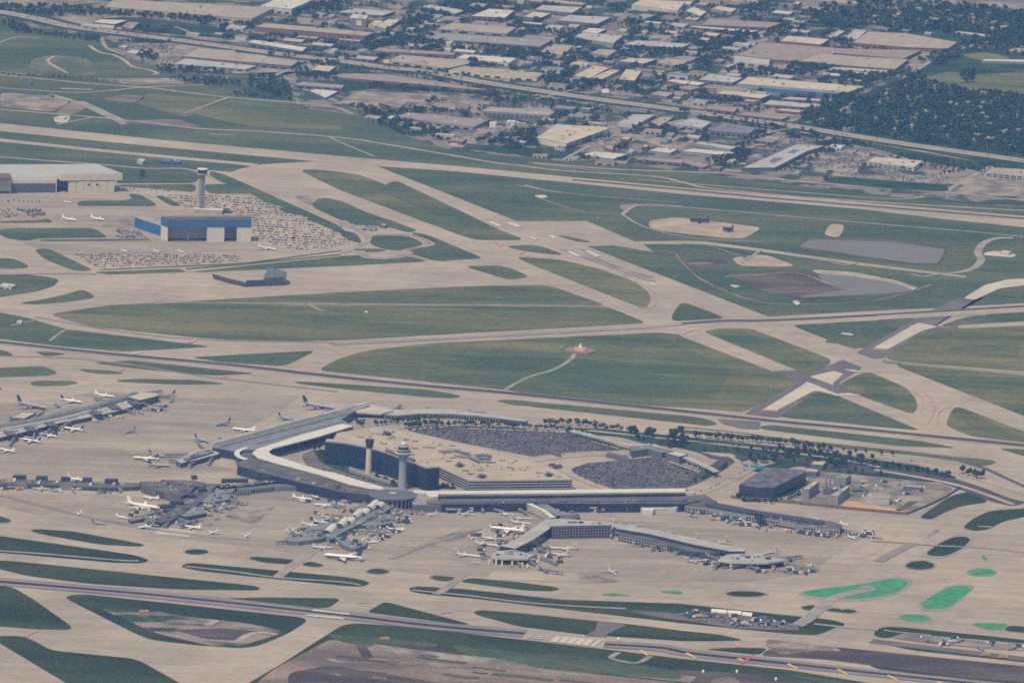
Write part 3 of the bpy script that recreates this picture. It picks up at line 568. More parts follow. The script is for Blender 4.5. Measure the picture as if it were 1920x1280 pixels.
WH = [
('1', '590,40 640,-2 1545,45 1415,108', 10, 'tan', 'tan', 'very long tan-roofed warehouse near the top edge, left of the bright white-roofed warehouse', 10, 8),
('1', '1462,36 1560,-8 1770,-2 1640,52', 13, 'white', 'pale', 'bright white-roofed warehouse at the top edge, just right of the very long tan-roofed warehouse', 4, 3),
('1', '1435,152 1490,130 2112,184 2055,204', 15, 'tan', 'brick', 'long narrow tan-roofed warehouse with a tall brick dock wall left of the tower block', 12, 2),
('1', '520,127 560,110 722,116 645,138', 9, 'white', 'slate', 'white-roofed office pavilion with a dark wall in the clearing below the very long tan warehouse', 0, 1, 5),
('1', '455,142 470,132 645,144 640,160 560,158', 6, 'pale', 'tan', 'low pale-roofed building joined to the left front of the white-roofed office pavilion', 2, 1),
('1', '682,150 720,124 785,128 742,166', 6, 'pink', 'brick', 'pinkish block beside the right end of the white-roofed office pavilion', 0, 1),
('1', '1018,318 1112,272 1320,286 1325,296 1490,312 1500,322 1684,342 1640,373', 9, 'tan', 'slate', 'long stepped tan-roofed warehouse directly below the tollway on the left', 11, 5),
('1', '1392,240 1425,225 1727,268 1700,290', 8, 'white', 'slate', 'slim white-roofed warehouse pressed against the upper side of the tollway on the left', 6, 2),
('1', '975,360 1040,330 1445,372 1385,392', 6, 'pale', 'grey', 'low pale-roofed shed in front of the long stepped tan warehouse', 8, 2),
('1', '1738,394 1765,385 1790,368 1892,376 1850,404', 7, 'cream', 'slate', 'small cream-roofed building with a notched corner, right of the long stepped tan warehouse', 2, 1),
('1', '1655,480 1700,460 1935,480 1925,498', 6, 'grey', 'slate', 'grey-roofed shed above the white triangular roof on the left of the industrial yards', 5, 1),
('1', '1738,512 1775,502 1905,514 1832,552', 5, 'white', 'slate', 'white triangular roof pointing down between the two green lawns and the brown yard', 0, 1),
('1', '668,264 690,256 722,262 705,270', 5, 'white', 'grey', 'smaller, upper one of two white huts left of the stepped tan warehouse', 0, 0),
('1', '700,294 750,280 815,296 765,304', 5, 'white', 'grey', 'larger, lower one of two white huts left of the stepped tan warehouse', 0, 1),
('1', '1250,438 1262,434 1295,438 1285,443', 4, 'white', 'grey', 'tiny white hut among the trees above the left green lawn', 0, 0),
('2', '190,148 265,108 338,113 250,163', 8, 'cream', 'grey', 'greenish cream-roofed hall just right of the pale mid-rise tower', 3, 1),
('2', '150,141 190,116 236,120 192,150', 8, 'cream', 'tan', 'small cream-roofed block wedged between the mid-rise tower and the greenish cream hall', 0, 1),
('2', '168,288 215,270 642,298 632,312', 9, 'pink', 'brick', 'long brown-walled shed with a thin pink roof above the tan warehouse by the yellow sign', 8, 2),
('2', '268,342 330,310 768,348 600,386', 7, 'tan', 'tan', 'tan-roofed warehouse beside the small yellow sign, upper side of the tollway', 5, 4),
('2', '648,328 690,308 988,328 940,356', 9, 'white', 'pale', 'white-roofed warehouse behind a lone dark tree, right of the tan warehouse by the yellow sign', 4, 3),
('2', '603,396 685,374 1138,416 1100,438', 9, 'tan', 'cream', 'long tan-roofed warehouse with a cream wall in the middle of the row above the tollway', 8, 4),
('2', '-60,428 10,414 240,418 560,462 828,508 740,506 380,470 0,440', 5, 'pink', 'brick', 'very long thin bent shed running just below the tollway', 0, 3),
('2', '724,92 832,50 976,60 920,102', 11, 'white', 'brick', 'white-roofed complex over red-brick walls near the top centre', 0, 6, 6),
('2', '1022,94 1082,66 1180,78 1110,108', 8, 'cream', 'slate', 'very bright cream-roofed hall right of the white complex with red-brick walls', 0, 1),
('2', '1088,56 1130,30 1355,42 1300,74', 10, 'pale', 'slate', 'pale grey-roofed warehouse with a dark dock wall directly behind the bright cream hall', 6, 2),
('2', '1212,116 1280,86 1520,98 1440,136', 10, 'pale', 'slate', 'pale grey-roofed warehouse lower right of the one behind the bright cream hall', 6, 2),
('2', '1040,6 1100,-10 1375,18 1360,30', 9, 'tan', 'brick', 'red-walled warehouse cut by the top edge of the picture near the centre', 6, 1),
('2', '1632,28 1690,-2 1935,12 1890,62', 13, 'cream', 'pale', 'large bright cream-roofed warehouse at the top edge right of centre', 0, 3),
('2', '535,165 620,130 985,155 930,192', 7, 'tan', 'grey', 'wide tan roof in the middle of the industrial yards, left of the leafy parking court', 4, 4),
('2', '470,218 560,188 1190,224 1120,264', 7, 'grey', 'slate', 'very wide grey roof in front of the wide tan roof in the industrial yards', 9, 7),
('2', '1298,212 1360,184 1585,202 1530,246', 8, 'pale', 'grey', 'pale-roofed warehouse with trees on its left and front, below the small white roof', 0, 3),
('2', '1345,180 1400,158 1492,166 1440,190', 7, 'white', 'slate', 'small white roof directly behind the pale-roofed warehouse with trees around it', 0, 1),
('2', '1586,252 1660,228 1965,248 1910,272', 9, 'pale', 'blue', 'pale-roofed warehouse with a blue-tinted front wall right of centre', 6, 3),
('2', '1112,292 1200,250 1305,260 1240,312', 6, 'tan', 'tan', 'square tan roof half surrounded by trees in the middle of the yards', 0, 2),
('2', '1398,300 1450,277 1552,285 1500,316', 6, 'tan', 'grey', 'small tan roof right of the square tan roof among the trees', 0, 1),
('2', '1305,428 1420,370 1505,384 1395,442', 9, 'cream', 'tan', 'left one of three bright cream roofs of the works between the tollway and the yards', 0, 4),
('2', '1400,440 1515,392 1565,398 1470,446', 9, 'cream', 'tan', 'middle one of three bright cream roofs of the works between the tollway and the yards', 0, 3),
('2', '1560,448 1600,390 1690,400 1650,456', 8, 'cream', 'slate', 'right one of three bright cream roofs of the works between the tollway and the yards', 0, 4),
('2', '1556,346 1620,327 1775,334 1700,360', 7, 'cream', 'slate', 'cream roof above the three bright cream roofs of the works', 0, 3),
('2', '1768,352 1830,328 1955,343 1900,374', 7, 'tan', 'grey', 'tan roof right of the cream roof that stands above the three-roofed works', 3, 3),
('2', '302,656 370,634 832,676 740,716', 8, 'pink', 'pink' if 0 else 'grey', 'pinkish-roofed warehouse left of the concrete plant, below the bare brown yard', 8, 5),
('2', '786,624 838,601 1202,631 1170,650', 11, 'tan', 'grey', 'tan-roofed warehouse with a row of dark windows, between the scrapyard and the concrete plant', 0, 2, 14),
('2', '1098,776 1205,702 1412,712 1500,718 1495,728 1268,808', 13, 'cream', 'white', 'largest cream-roofed white building standing right of the dense dark trees near the centre', 3, 9, 6),
('2', '1415,737 1450,730 1508,731 1500,748', 11, 'dark', 'slate', 'dark glass office annex on the right side of the largest cream-roofed white building', 0, 0, 3),
('2', '1555,692 1640,645 1762,648 1655,706', 8, 'pale', 'pale', 'light grey gabled warehouse up and right of the largest cream-roofed white building', 3, 2),
('2', '1345,872 1420,853 1612,868 1530,896', 5, 'white', 'grey', 'low bright white roof near the lower edge of the industrial area', 0, 1),
('2', '1726,848 1780,831 1895,840 1850,862', 5, 'white', 'grey', 'white roof strip right of the low bright white roof by the perimeter road', 0, 1),
('2', '1648,896 1700,884 1925,900 1918,920', 6, 'grey', 'brick', 'grey roof over a low brick wall along the perimeter road', 6, 2),
('2', '1818,692 1920,670 2015,690 1905,722', 7, 'grey', 'brick', 'grey-roofed building left of the slate-roofed warehouse below the tollway', 0, 3),
('2', '1736,684 1800,656 1868,663 1790,712', 6, 'tan', 'brick', 'narrow tan roof right of the light grey gabled warehouse', 0, 1),
('2', '1458,508 1475,500 1505,502 1508,524 1468,526', 6, 'white', 'grey', 'small white cube building among trees on the upper side of the tollway', 0, 0),
('2', '1735,532 1780,514 1873,524 1830,546', 7, 'tan', 'brick', 'tan-roofed brick building on the upper side of the tollway, right of the small white cube', 0, 1),
('2', '1828,456 1865,447 1965,458 1935,476', 7, 'white', 'brick', 'white-roofed brick building above the tan-roofed brick building by the tollway', 0, 1),
('2', '1475,832 1495,818 1530,820 1528,842', 7, 'tan', 'brick', 'little brick block behind the low bright white roof', 0, 0),
('2', '430,42 500,28 700,60 640,80', 7, 'pale', 'slate', 'pale roof behind the pale mid-rise tower on its right', 3, 2), 
('2', '-20,70 70,48 305,66 230,90', 7, 'pale', 'slate', 'pale strip roof behind the pale mid-rise tower on its left', 4, 2),
('2', '1720,60 1760,48 1925,60 1900,76', 7, 'pink', 'brick', 'pinkish strip roof in front of the large bright cream-roofed warehouse at the top edge', 4, 1),
('3', '158,50 200,37 305,50 275,70', 7, 'cream', 'grey', 'cream roof at the top, left of the dark tree belt and the green clearing', 0, 1),
('3', '15,62 60,40 135,68 100,92', 7, 'white', 'grey', 'white roof just below the large bright cream-roofed warehouse at the top edge', 2, 1),
('3', '102,142 150,106 565,130 480,157', 8, 'pink', 'brick', 'long pinkish-roofed brick warehouse left of the street that leads to the green clearing', 7, 3),
('3', '28,152 60,147 432,174 380,184', 5, 'white', 'slate', 'thin white strip in front of the long pinkish-roofed brick warehouse', 5, 0),
('3', '548,232 590,202 824,222 780,254', 9, 'cream', 'brick', 'bright cream-roofed hall at the back left of the big brown factory complex', 0, 1),
('3', '955,242 1040,180 1250,188 1548,238 1490,277 1230,266', 9, 'tan', 'brick', 'big tan-roofed factory hall with parallel roof seams at the upper right', 8, 6),
('3', '355,288 440,238 900,274 1345,284 1240,332 860,300 700,352 500,336 290,310', 8, 'pink', 'brick', 'sprawling pinkish-brown factory roof in front of the big tan factory hall', 9, 12),
('3', '640,348 770,300 960,318 1272,334 1195,392', 9, 'tan', 'brick', 'tan-roofed warehouse at the front right corner of the factory complex', 9, 4),
('3', '288,348 290,306 495,324 485,366', 7, 'pale', 'pale', 'light grey hall at the front left corner of the factory complex', 3, 1),
('3', '808,214 880,168 912,178 850,216', 7, 'pale', 'grey', 'left one of two slim roofs behind the factory complex', 0, 1),
('3', '912,218 960,168 1035,175 980,224', 7, 'pale', 'grey', 'right one of two slim roofs behind the factory complex', 0, 2),
('3', '820,390 850,378 1180,398 1150,412', 6, 'pale', 'grey', 'thin pale roof below the front right corner of the factory complex', 5, 1),
('3', '88,450 150,416 342,440 280,467', 8, 'pale', 'slate', 'light grey warehouse left of the long cream roof with the blue-walled building in front', 4, 2),
('3', '305,472 370,433 1025,488 930,520', 9, 'cream', 'grey', 'long cream roof with a row of dark vents behind the blue-walled building', 0, 12),
('3', '182,526 230,509 498,534 440,556', 12, 'cream', 'brick', 'bright cream roof over a tall brick wall near two round trees', 5, 1),
('3', '452,588 490,564 788,590 750,610', 7, 'pale', 'brick', 'pale-roofed shed below the blue-walled building', 6, 1),
('3', '548,557 600,546 852,562 820,574', 5, 'pale', 'brick', 'slim pale roof between the blue-walled building and the pale-roofed shed', 4, 0),
('3', '118,612 150,594 312,604 290,632', 6, 'pink', 'brick', 'left one of three pinkish roofs in a row on the upper side of the tollway', 3, 1),
('3', '318,647 350,629 604,655 560,673', 6, 'pink', 'brick', 'long middle one of three pinkish roofs in a row above the tollway', 4, 1),
('3', '518,622 560,611 692,622 660,634', 6, 'pale', 'brick', 'right one of three roofs in a row above the tollway, against the trees', 2, 0),
('3', '148,737 230,690 434,722 370,753', 9, 'slate', 'slate', 'slate-roofed warehouse with a dark wall below the tollway', 7, 2),
('3', '-60,700 50,664 162,688 110,722', 8, 'pale', 'grey', 'pale-roofed warehouse left of the slate-roofed one below the tollway', 4, 2),
('3', '-10,850 60,836 296,860 240,876', 6, 'white', 'grey', 'long bright white roof left of the diagonal office building', 0, 0),
('3', '60,806 100,796 306,828 270,842', 5, 'pale', 'grey', 'pale roof above the long bright white roof left of the office park', 0, 2),
('3', '-60,900 0,890 150,930 110,945', 5, 'pink', 'brick', 'pinkish roof below the long bright white roof at the perimeter road', 3, 1),
('3', '1038,908 1080,884 1352,906 1300,942', 10, 'cream', 'pale', 'bright cream-roofed building in the wide car yard at the right', 0, 4, 9),
('6', '1698,133 1740,104 1990,118 1990,160', 8, 'tan', 'pale', 'tan-roofed building with a row of windows at the right edge beside the green field', 0, 2, 8),
('3', '1808,286 1870,270 1990,282 1990,306', 6, 'tan', 'brick', 'tan roof at the right edge above the green clearing', 0, 1),
('3', '1680,344 1700,334 1990,338 1990,352', 5, 'white', 'grey', 'thin white roof at the right edge on the green clearing', 0, 0),
('3', '1516,184 1550,176 1738,198 1722,210', 6, 'pale', 'slate', 'long thin pale roof at the wood edge right of the big tan factory hall', 0, 0),
('3', '-60,462 20,452 132,468 85,482', 6, 'white', 'brick', 'white roof over a brick wall left of the light grey warehouse', 2, 0),
('3', '-50,494 40,480 104,492 45,508', 6, 'pink', 'brick', 'small pinkish roof in front of the white roof over a brick wall', 2, 0),
('3', '-60,325 0,315 95,324 40,346', 6, 'pink', 'grey', 'pinkish roof on the left side of the rising city street', 2, 1),
('3', '600,-10 700,-12 1000,10 980,24', 6, 'tan', 'grey', 'tan roof cut by the top edge right of the green clearing', 0, 1),
('3', '850,-40 1200,-60 2100,-10 2100,12', 7, 'pink', 'grey', 'very long pinkish roof running along the top right edge beyond the wood', 0, 3),
]
for e in WH: ware(e[0], e[1], e[2], e[3] if e[3] in ROOF else 'tan', e[4], e[5], e[6], e[7], e[8] if len(e) > 8 else 0)
ware('3', '445,496 480,485 905,518 865,530', 9, 'slate', 'blue', 'long building with a bright blue wall in front of the long cream roof', 0, 1, 0)
# office park with two dark courtyards
o = ware('3', '330,946 420,908 640,812 800,822 700,852 520,944', 9, 'pale', 'slate', 'long diagonal pale office building with two dark roof courts beside a hedge of trees', 0, 5, 12, name='office_building', cat='office')
for s in ('480,912 520,888 565,890 520,914', '590,860 620,842 660,846 620,864'): MB().prism([(v.x, v.y) for v in W(P('3', s), 9)], 9, 9.6, WALL['slate'], glass).build('roof_court', o)
# mid-rise tower
o = ware('2', '45,103 62,80 152,88 140,108', 22, 'white', 'tan', 'pale mid-rise tower with a light stair strip standing above the warehouses at the top left', 0, 2, 0, name='tower_block', cat='tower block')
q = W(P('2', '45,103 140,108'), 22); a, b = Vector(q[0][:2]), Vector(q[1][:2])
for f in range(5): edge_boxes(o, 'window', a, b, 8, 2+f*4, 4+f*4, .6, glass)
p0, p1 = a+(b-a)*.42, a+(b-a)*.72; MB().wall(p0, p1, 5, 17, WALL['white'], 1.2).build('stair_panel', o)
# concrete plant: silos, conveyor, hoppers
o = root('concrete_plant', G(P('2', '950,735')[0][0], P('2', '950,735')[0][1]), 'concrete plant with pale silos, conveyors and gravel heaps left of the dense dark trees', 'plant')
for s, hh, rr in (('845,722', 15, 5), ('862,724', 15, 5), ('945,728', 21, 6), ('968,730', 21, 6), ('990,728', 18, 5)):
    x, y = P('2', s)[0]; g = G(x, y)
    MB().lathe((g.x, g.y), [(0, rr*.9), (4, rr), (hh-2, rr), (hh, rr*.3)], WALL['white'], 14).build('silo', o)
for s, hh in (('890,740', 12), ('1020,722', 12), ('925,745', 9)):
    x, y = P('2', s)[0]; g = G(x, y); MB().box(g, 14, 10, 0, hh, WALL['tan'], .3, ROOF['pale']).build('hopper', o)
a = G(*P('2', '880,770')[0]); b = G(*P('2', '950,735')[0]); mb = MB()
for k in range(12): q = a+(b-a)*(k/12); mb.box(q, 3, 7, 1+k*1.4, 3.2+k*1.4, steel, .9)
mb.build('conveyor', o)
for i, (s, rr, lb) in enumerate((('700,800', 17, 'pale grey gravel heap, largest, at the left of the concrete plant'), ('640,812', 10, 'small tan gravel heap at the far left of the concrete plant yard'), ('830,775', 12, 'reddish sand heap in front of the concrete plant silos'))):
    x, y = P('2', s)[0]; g = G(x, y)
    ob = MB().lathe((g.x, g.y), [(.3, rr), (2.2, rr*.66), (4, rr*.3), (5, .6)], [lotm, sand, dirt][i], 14, 1.4, 1).build('gravel_heap', org=Vector((g.x, g.y, .3))); tag(ob, lb, 'gravel heap')
# yellow sign by the tollway
g = G(*P('2', '252,362')[0]); o = root('roadside_sign', g, 'small bright yellow sign board on the upper side of the tollway', 'sign')
MB().box(g, 13, .8, 3, 11, plain('sign_yellow', (.75, .62, .10))).build('board', o); MB().box((g.x, g.y), .8, .8, 0, 3, steel).build('post', o)
# small anonymous buildings that fill the blocks
FOOT = []
for o in ROOTS:
    for ch in o.children:
        if ch.name.startswith('wall') and len(ch.data.vertices) >= 8:
            n_ = len(ch.data.vertices)//2; FOOT.append([(v.co.x+o.location.x, v.co.y+o.location.y) for v in ch.data.vertices[:n_]])
TWG = [Vector((v.x, v.y)) for v in W(smooth_line(tw), 0)]
def clear(q, gap=16):
    c0 = poly_c(q)
    if any((c0-p).length < 48 for p in TWG): return False
    for f in FOOT:
        cf = poly_c(f); rf = max((Vector(p)-cf).length for p in f)
        if (cf-c0).length > rf+60: continue
        if any(inside(p, f) for p in q) or inside(c0, f) or any(inside(p, q) for p in f): return False
        e = shrink(q, 1.5)
        if any(inside(p, f) for p in e): return False
    return True
cr = random.Random(5); made = 0; tries = 0; RCN = ['tan', 'pink', 'grey', 'white', 'cream', 'pale', 'pale', 'slate', 'brown']
RW = {'tan': 'tan', 'pink': 'pinkish', 'grey': 'grey', 'white': 'white', 'cream': 'cream', 'pale': 'pale', 'slate': 'slate-grey', 'brown': 'brown'}
while made < 150 and tries < 9000:
    tries += 1; zn = zone if cr.random() < .32 else zone2
    x, y = cr.uniform(330, 1780), cr.uniform(-2, 330)
    if not inside((x, y), zn): continue
    hh = cr.uniform(2.2, 5.5); w0 = cr.uniform(9, 40); h = cr.uniform(5, 9); p = blockrect(x, y, w0, hh, hh*cr.uniform(1.3, 1.9))
    q = [(v.x, v.y) for v in W(p, h)]
    if not clear(q): continue
    k = cr.choice(RCN); up = 'above' if zn is zone2 else 'below'; wl = cr.choice(['brick', 'grey', 'tan', 'slate', 'pale'])
    o = shed('commercial_building', f'small low building with a {RW[k]} flat roof among the blocks {up} the tollway', 'building', p, h, ROOF[k], WALL[wl], cr.choice([0, 2, 3]), cr.choice([0, 1, 2]), 0)
    o['group'] = f'small {RW[k]}-roofed buildings {up} the tollway'; FOOT.append(q); made += 1
# ================================================================ HANGARS ON THE LEFT
def hangar_front(r, a, b, items, h):
    for f0, f1, z0, z1, nm, m in items: MB().wall(a+(b-a)*f0, a+(b-a)*f1, z0, z1, m, .8).build(nm, r)
def edge(t, s, h): q = W(P(t, s), h); return Vector((q[0].x, q[0].y-.3)), Vector((q[1].x, q[1].y-.3))
R4pts = lambda s, h: [(v.x, v.y) for v in W(P('4', s), h)]
hw = plain('hangar_cream', (.53, .49, .42), .8, var=.06, scale=.08, fine=.06); hr = plain('hangar_roof', (.40, .40, .41), .6, var=.05, scale=.03)
o = root('hangar', G(60, 362), 'cream hangar with a closed dark grey door at the left edge', 'hangar')
hh = 30
MB().prism(R4pts('-100,165 320,165 235,92 -100,88', hh), 0, hh-2, hw).build('wall', o)
MB().prism(R4pts('-100,160 325,160 238,88 -100,84', hh+1), hh-2, hh+1, hw, hr, True).build('roof', o)
a, b = edge('4', '-100,165 320,165', hh); hangar_front(o, a, b, [(.39, .985, .5, 20, 'door', plain('hangar_door_grey', (.085, .085, .115), .7)), (.0, .37, .3, 3.5, 'low_door', darkm)], hh)
mb = MB().prism(R4pts('-60,160 62,160 58,135 -60,133', hh+6), hh+1.1, hh+6, WALL['brick']); mb.build('roof_housing', o)
o = root('hangar', G(170, 362), 'cream hangar with a deep overhanging roof band and two small windows', 'hangar')
MB().prism(R4pts('385,172 645,172 560,95 300,93', 26), 0, 25.9, hw, hr).build('wall', o)
MB().prism(R4pts('345,140 690,136 545,82 230,85', 40), 26, 40, hw, hr, True).build('roof', o)
MB().prism(R4pts('325,150 390,152 300,95 255,95', 26), 0, 21, WALL['pale'], hr).build('side_wing', o)
a, b = edge('4', '385,175 645,175', 26)
edge_boxes(o, 'hangar_door', a, b, 6, .4, 24, .96, plain('hangar_door_cream', (.53, .48, .40), .8, var=.1, scale=.2), .6, .5)
for f in (.42, .60): MB().wall(a+(b-a)*f+Vector((0, -.9)), a+(b-a)*(f+.05)+Vector((0, -.9)), 15, 19, glass, .4).build('window', o)
# blue hangar
bluew = plain('bright_blue_wall', (.025, .13, .30), .6, var=.06); blueb = plain('steel_blue_band', (.045, .12, .25), .6, var=.08)
o = root('blue_hangar', G(360, 448), 'large blue and white maintenance hangar with two open dark doorways', 'hangar'); hh = 45
fl = '942,520 1410,520'; a = Vector(G(*P('4', fl)[0])[:2]); b = Vector(G(*P('4', fl)[1])[:2])
dep = Vector((-5, 34))
def quad(p, q, d0, d1, z0, z1, s, t=None): return MB().prism([p+d0, q+d0, q+d1, p+d1], z0, z1, s, t)
L2 = Vector(G(*P('4', '905,505')[0])[:2]); bx = (b-a)
wht = plain('white_cladding', (.56, .53, .49), .8, var=.05, scale=.2)
back = a+dep*1.0; n1 = Vector((0, 0))
MB().wall(a+dep, b+dep, 0, hh-2, wht, 1).build('rear_wall', o); MB().wall(b, b+dep, 0, hh-15, wht, 1).build('side_wall', o); MB().wall(a, L2, 0, hh-15, wht, 1).build('corner_wall', o); MB().wall(L2, a+dep, 0, hh-15, wht, 1).build('side_wall', o)
MB().prism([a+Vector((-1, -1.5)), b+Vector((1, -1.5)), b+dep+Vector((1, 1)), a+dep+Vector((-8, 1)), L2+Vector((-1, -1))], hh-15, hh, blueb, plain('hangar_blue_roof', (.08, .09, .12), .8, var=.2, scale=.05, fine=.2), True).build('roof', o)
MB().prism([a+dep*.45+Vector((8, 0)), b+dep*.45+Vector((-8, 0)), b+dep*.95+Vector((-8, 0)), a+dep*.95+Vector((8, 0))], hh+.02, hh+3, ROOF['brown']).build('roof_housing', o)
for f0, f1, nm in ((.47, .68, 'door_panel'), (.83, 1.0, 'door_panel')):
    MB().wall(a+bx*f0, a+bx*f1, .3, hh-15, wht, 1.4).build(nm, o)
for f in (.0, .235): MB().wall(a+bx*(f)+Vector((0, 9)), a+bx*(f+.01)+Vector((0, 9)), .3, hh-15, steel, .8).build('door_rail', o)
MB().face([(*(a+bx*.02+Vector((0, 3))), .7), (*(b+Vector((-3, 3))), .7), (*(b+dep*.97+Vector((-3, 0))), .7), (*(a+dep*.97+Vector((3, 0))), .7)], asphd).build('hangar_floor', o)
wq = [Vector(G(*p)[:2]) for p in P('4', '757,448 897,503')]
wb = [Vector(G(*p, 21.5)[:2]) for p in P('4', '757,382 905,430')]
MB().prism([wb[0], wb[1], wb[1]+Vector((4, 50)), wb[0]+Vector((14, 30))], 0, 21.5, bluew, ROOF['tan']).build('blue_wing', o)
# far apron control tower
def tower(label, bx, by, hh, r0, r1, stem, capm, kind):
    g = G(bx, by); o = root('control_tower', g, label, 'control tower')
    if kind == 'far':
        MB().box((g.x, g.y), 9, 9, 0, hh-13, stem, .5).build('shaft', o)
        for k in range(9): MB().box((g.x, g.y), 9.6, 9.6, 6+k*8, 7.4+k*8, WALL['grey'], .5).build('ledge', o)
        MB().lathe((g.x, g.y), [(hh-16, 5), (hh-11, 9.5), (hh-15.5, 10)], stem, 16).build('collar', o)
        MB().lathe((g.x, g.y), [(hh-15.4, 9), (hh-4.5, 10.5)], glass, 16).build('cab', o)
        MB().lathe((g.x, g.y), [(hh-4.4, 11.5), (hh-3.2, 11.5), (hh-2.4, 5)], canopy_m, 16).build('cab_roof', o)
        MB().box((g.x, g.y), .8, .8, hh-2.4, hh+5, steel).build('antenna', o)
        MB().box((g.x+15, g.y-6), 60, 26, 0, 9, WALL['tan'], -.1, ROOF['white']).build('base_building', o)
    if kind == 'old':
        MB().lathe((g.x, g.y), [(0, 7), (4, 5.4), (hh-14, 4.6), (hh-10, 5.6)], stem, 12).build('shaft', o, smooth=False)
        MB().lathe((g.x, g.y), [(hh-15.9, 6), (hh-2.6, 8.4)], plain('brown_tinted_glass', (.06, .035, .045), .4), 5).build('cab', o)
        MB().lathe((g.x, g.y), [(hh-2.5, 8.2), (hh-1.2, 8.2)], darkm, 5).build('cab_roof', o)
    if kind == 'dome':
        MB().lathe((g.x, g.y), [(0, 8), (3, 7), (hh-32, 6.4), (hh-26, 7.6), (hh-20, 11.5)], stem, 20).build('shaft', o, smooth=True)
        MB().lathe((g.x, g.y), [(hh-19.9, 14.6), (hh-17.6, 15.2), (hh-17, 12)], WALL['pale'], 20).build('gallery', o)
        MB().lathe((g.x, g.y), [(hh-16.9, 9.8), (hh-14.6, 9.8)], glass, 20).build('lower_cab', o)
        MB().lathe((g.x, g.y), [(hh-14.5, 12.5), (hh-13.4, 12.5), (hh-12.8, 9)], WALL['grey'], 20).build('cab_deck', o)
        MB().lathe((g.x, g.y), [(hh-12.7, 8.6), (hh-8, 9.2)], glass, 20).build('cab', o)
        MB().lathe((g.x, g.y), [(hh-7.9, 9.8), (hh-6.6, 9.4), (hh-5.2, 6.5)], steel, 20).build('cab_roof', o)
        MB().lathe((g.x, g.y), [(hh-5.1, 3.4), (hh-3.4, 4.4), (hh-1.5, 3.6), (hh, .8)], white, 16).build('radar_dome', o, smooth=True)
    return o
tower('slim grey control tower standing behind the blue hangar', 377.5, 398, 94, 7, 7, WALL['grey'], glass, 'far')
tower('slender beige control tower with a flared dark cab in front of the dark hotel facade', 690.5, 893, 66, 6, 5, plain('beige_concrete', (.56, .47, .36), .9), glass, 'old')
tower('pale blue-grey control tower with flared head and white radar dome', 754, 917, 82, 9, 9, plain('pale_blue_concrete', (.24, .29, .32), .8), glass, 'dome')
# small airfield buildings
def shedp(name, label, cat, s, h, rf, wl, doors=0, units=0, win=0, gable=0): return shed(name, label, cat, P(*s.split('|')), h, ROOF[rf], WALL[wl], doors, units, win, gable)
shedp('utility_building', 'dark blue-roofed building above the slim grey control tower near the taxiway', 'building', '4|890,66 925,55 1018,60 1010,72', 6, 'slate', 'blue', 0, 2, 5)
shedp('utility_building', 'small white building just left of the dark blue-roofed building near the taxiway', 'building', '4|770,62 790,52 818,60 800,72', 6, 'white', 'pale', 0, 1)
shedp('utility_building', 'small white hut in the grass triangle at the left edge below the big apron', 'building', '7|92,128 105,120 128,126 118,136', 4, 'white', 'pale')
shedp('utility_building', 'low white building in the grass at the left edge beside the curved taxiway', 'building', '4|-10,768 20,752 90,762 60,778', 5, 'white', 'pale', 2, 1)
shedp('equipment_shelter', 'white shelter on the long pad left of the far runway', 'shelter', '1|308,660 340,652 380,658 360,668', 4, 'white', 'pale')
shedp('equipment_shelter', 'dark hut in the bare field at the far left above the runway', 'shelter', '1|145,462 155,452 182,455 175,466', 5, 'dark', 'slate')
shedp('equipment_shelter', 'small dark hut on the track junction in the far left field', 'shelter', '1|275,532 285,525 302,530 295,540', 5, 'slate', 'slate')
shedp('utility_building', 'white block building on the pale slab beside the curved road at the right', 'building', '6|1780,575 1800,568 1850,575 1835,584', 5, 'white', 'pale')
shedp('utility_building', 'row of small pump sheds on the loop road island left of the diagonal runway', 'building', '5|110,440 150,428 200,436 190,450', 5, 'slate', 'tan', 2, 2)
shedp('utility_building', 'small pinkish shed right of the pump sheds near the diagonal taxiway', 'building', '5|210,425 235,415 260,424 245,434', 5, 'pink', 'brick')
# delta shaped blast fence on the apron
o = root('blast_pen', G(470, 530), 'dark grey three-sided engine run-up pen standing alone on the apron', 'blast fence')
bf = plain('blast_grey', (.105, .115, .14), .7, var=.25, scale=.25)
def blast(tt, pts, z):
    g = [Vector((v.x, v.y)) for v in W(P(tt, pts), 0)]
    for i in range(len(g)-1):
        d = (g[i+1]-g[i]).normalized(); n = Vector((d.y, -d.x)); mb = MB()
        A, B = g[i], g[i+1]
        mb.face([(*A, .3), (*B, .3), (*(B+n*4), z), (*(A+n*4), z)], bf); mb.face([(*(B-n*9), .3), (*(A-n*9), .3), (*(A+n*4), z), (*(B+n*4), z)], bf)
        mb.face([(*A, .3), (*(A+n*4), z), (*(A-n*9), .3)], bf); mb.face([(*B, .3), (*(B-n*9), .3), (*(B+n*4), z)], bf)
        mb.build('wall_panel', o)
blast('4', '1600,765 1600,745 1500,720', 20); blast('4', '1480,770 1590,766', 17); blast('4', '1380,775 1480,770', 14); blast('4', '1200,728 1290,755 1380,775', 11)
# navigation beacon ring in the infield
g = G(1088, 659); o = root('navigation_beacon', g, 'round reddish navigation beacon station with a white cone in the large infield', 'beacon')
bm_ = plain('beacon_deck', (.26, .17, .15), .9, var=.2, scale=.1)
MB().lathe((g.x, g.y), [(.5, 29), (3.5, 29), (3.6, 20)], bm_, 28).build('deck', o)
MB().lathe((g.x, g.y), [(.5, 15), (7, 12), (7.5, 7)], redf, 18).build('drum', o)
MB().lathe((g.x, g.y), [(7.6, 4), (10, 3), (16, .6)], white, 12).build('cone', o)
for k in range(12):
    a = k*math.pi/6; MB().box((g.x+26*math.cos(a), g.y+26*math.sin(a)), 1, 1, 3.5, 6, darkm).build('antenna_post', o)
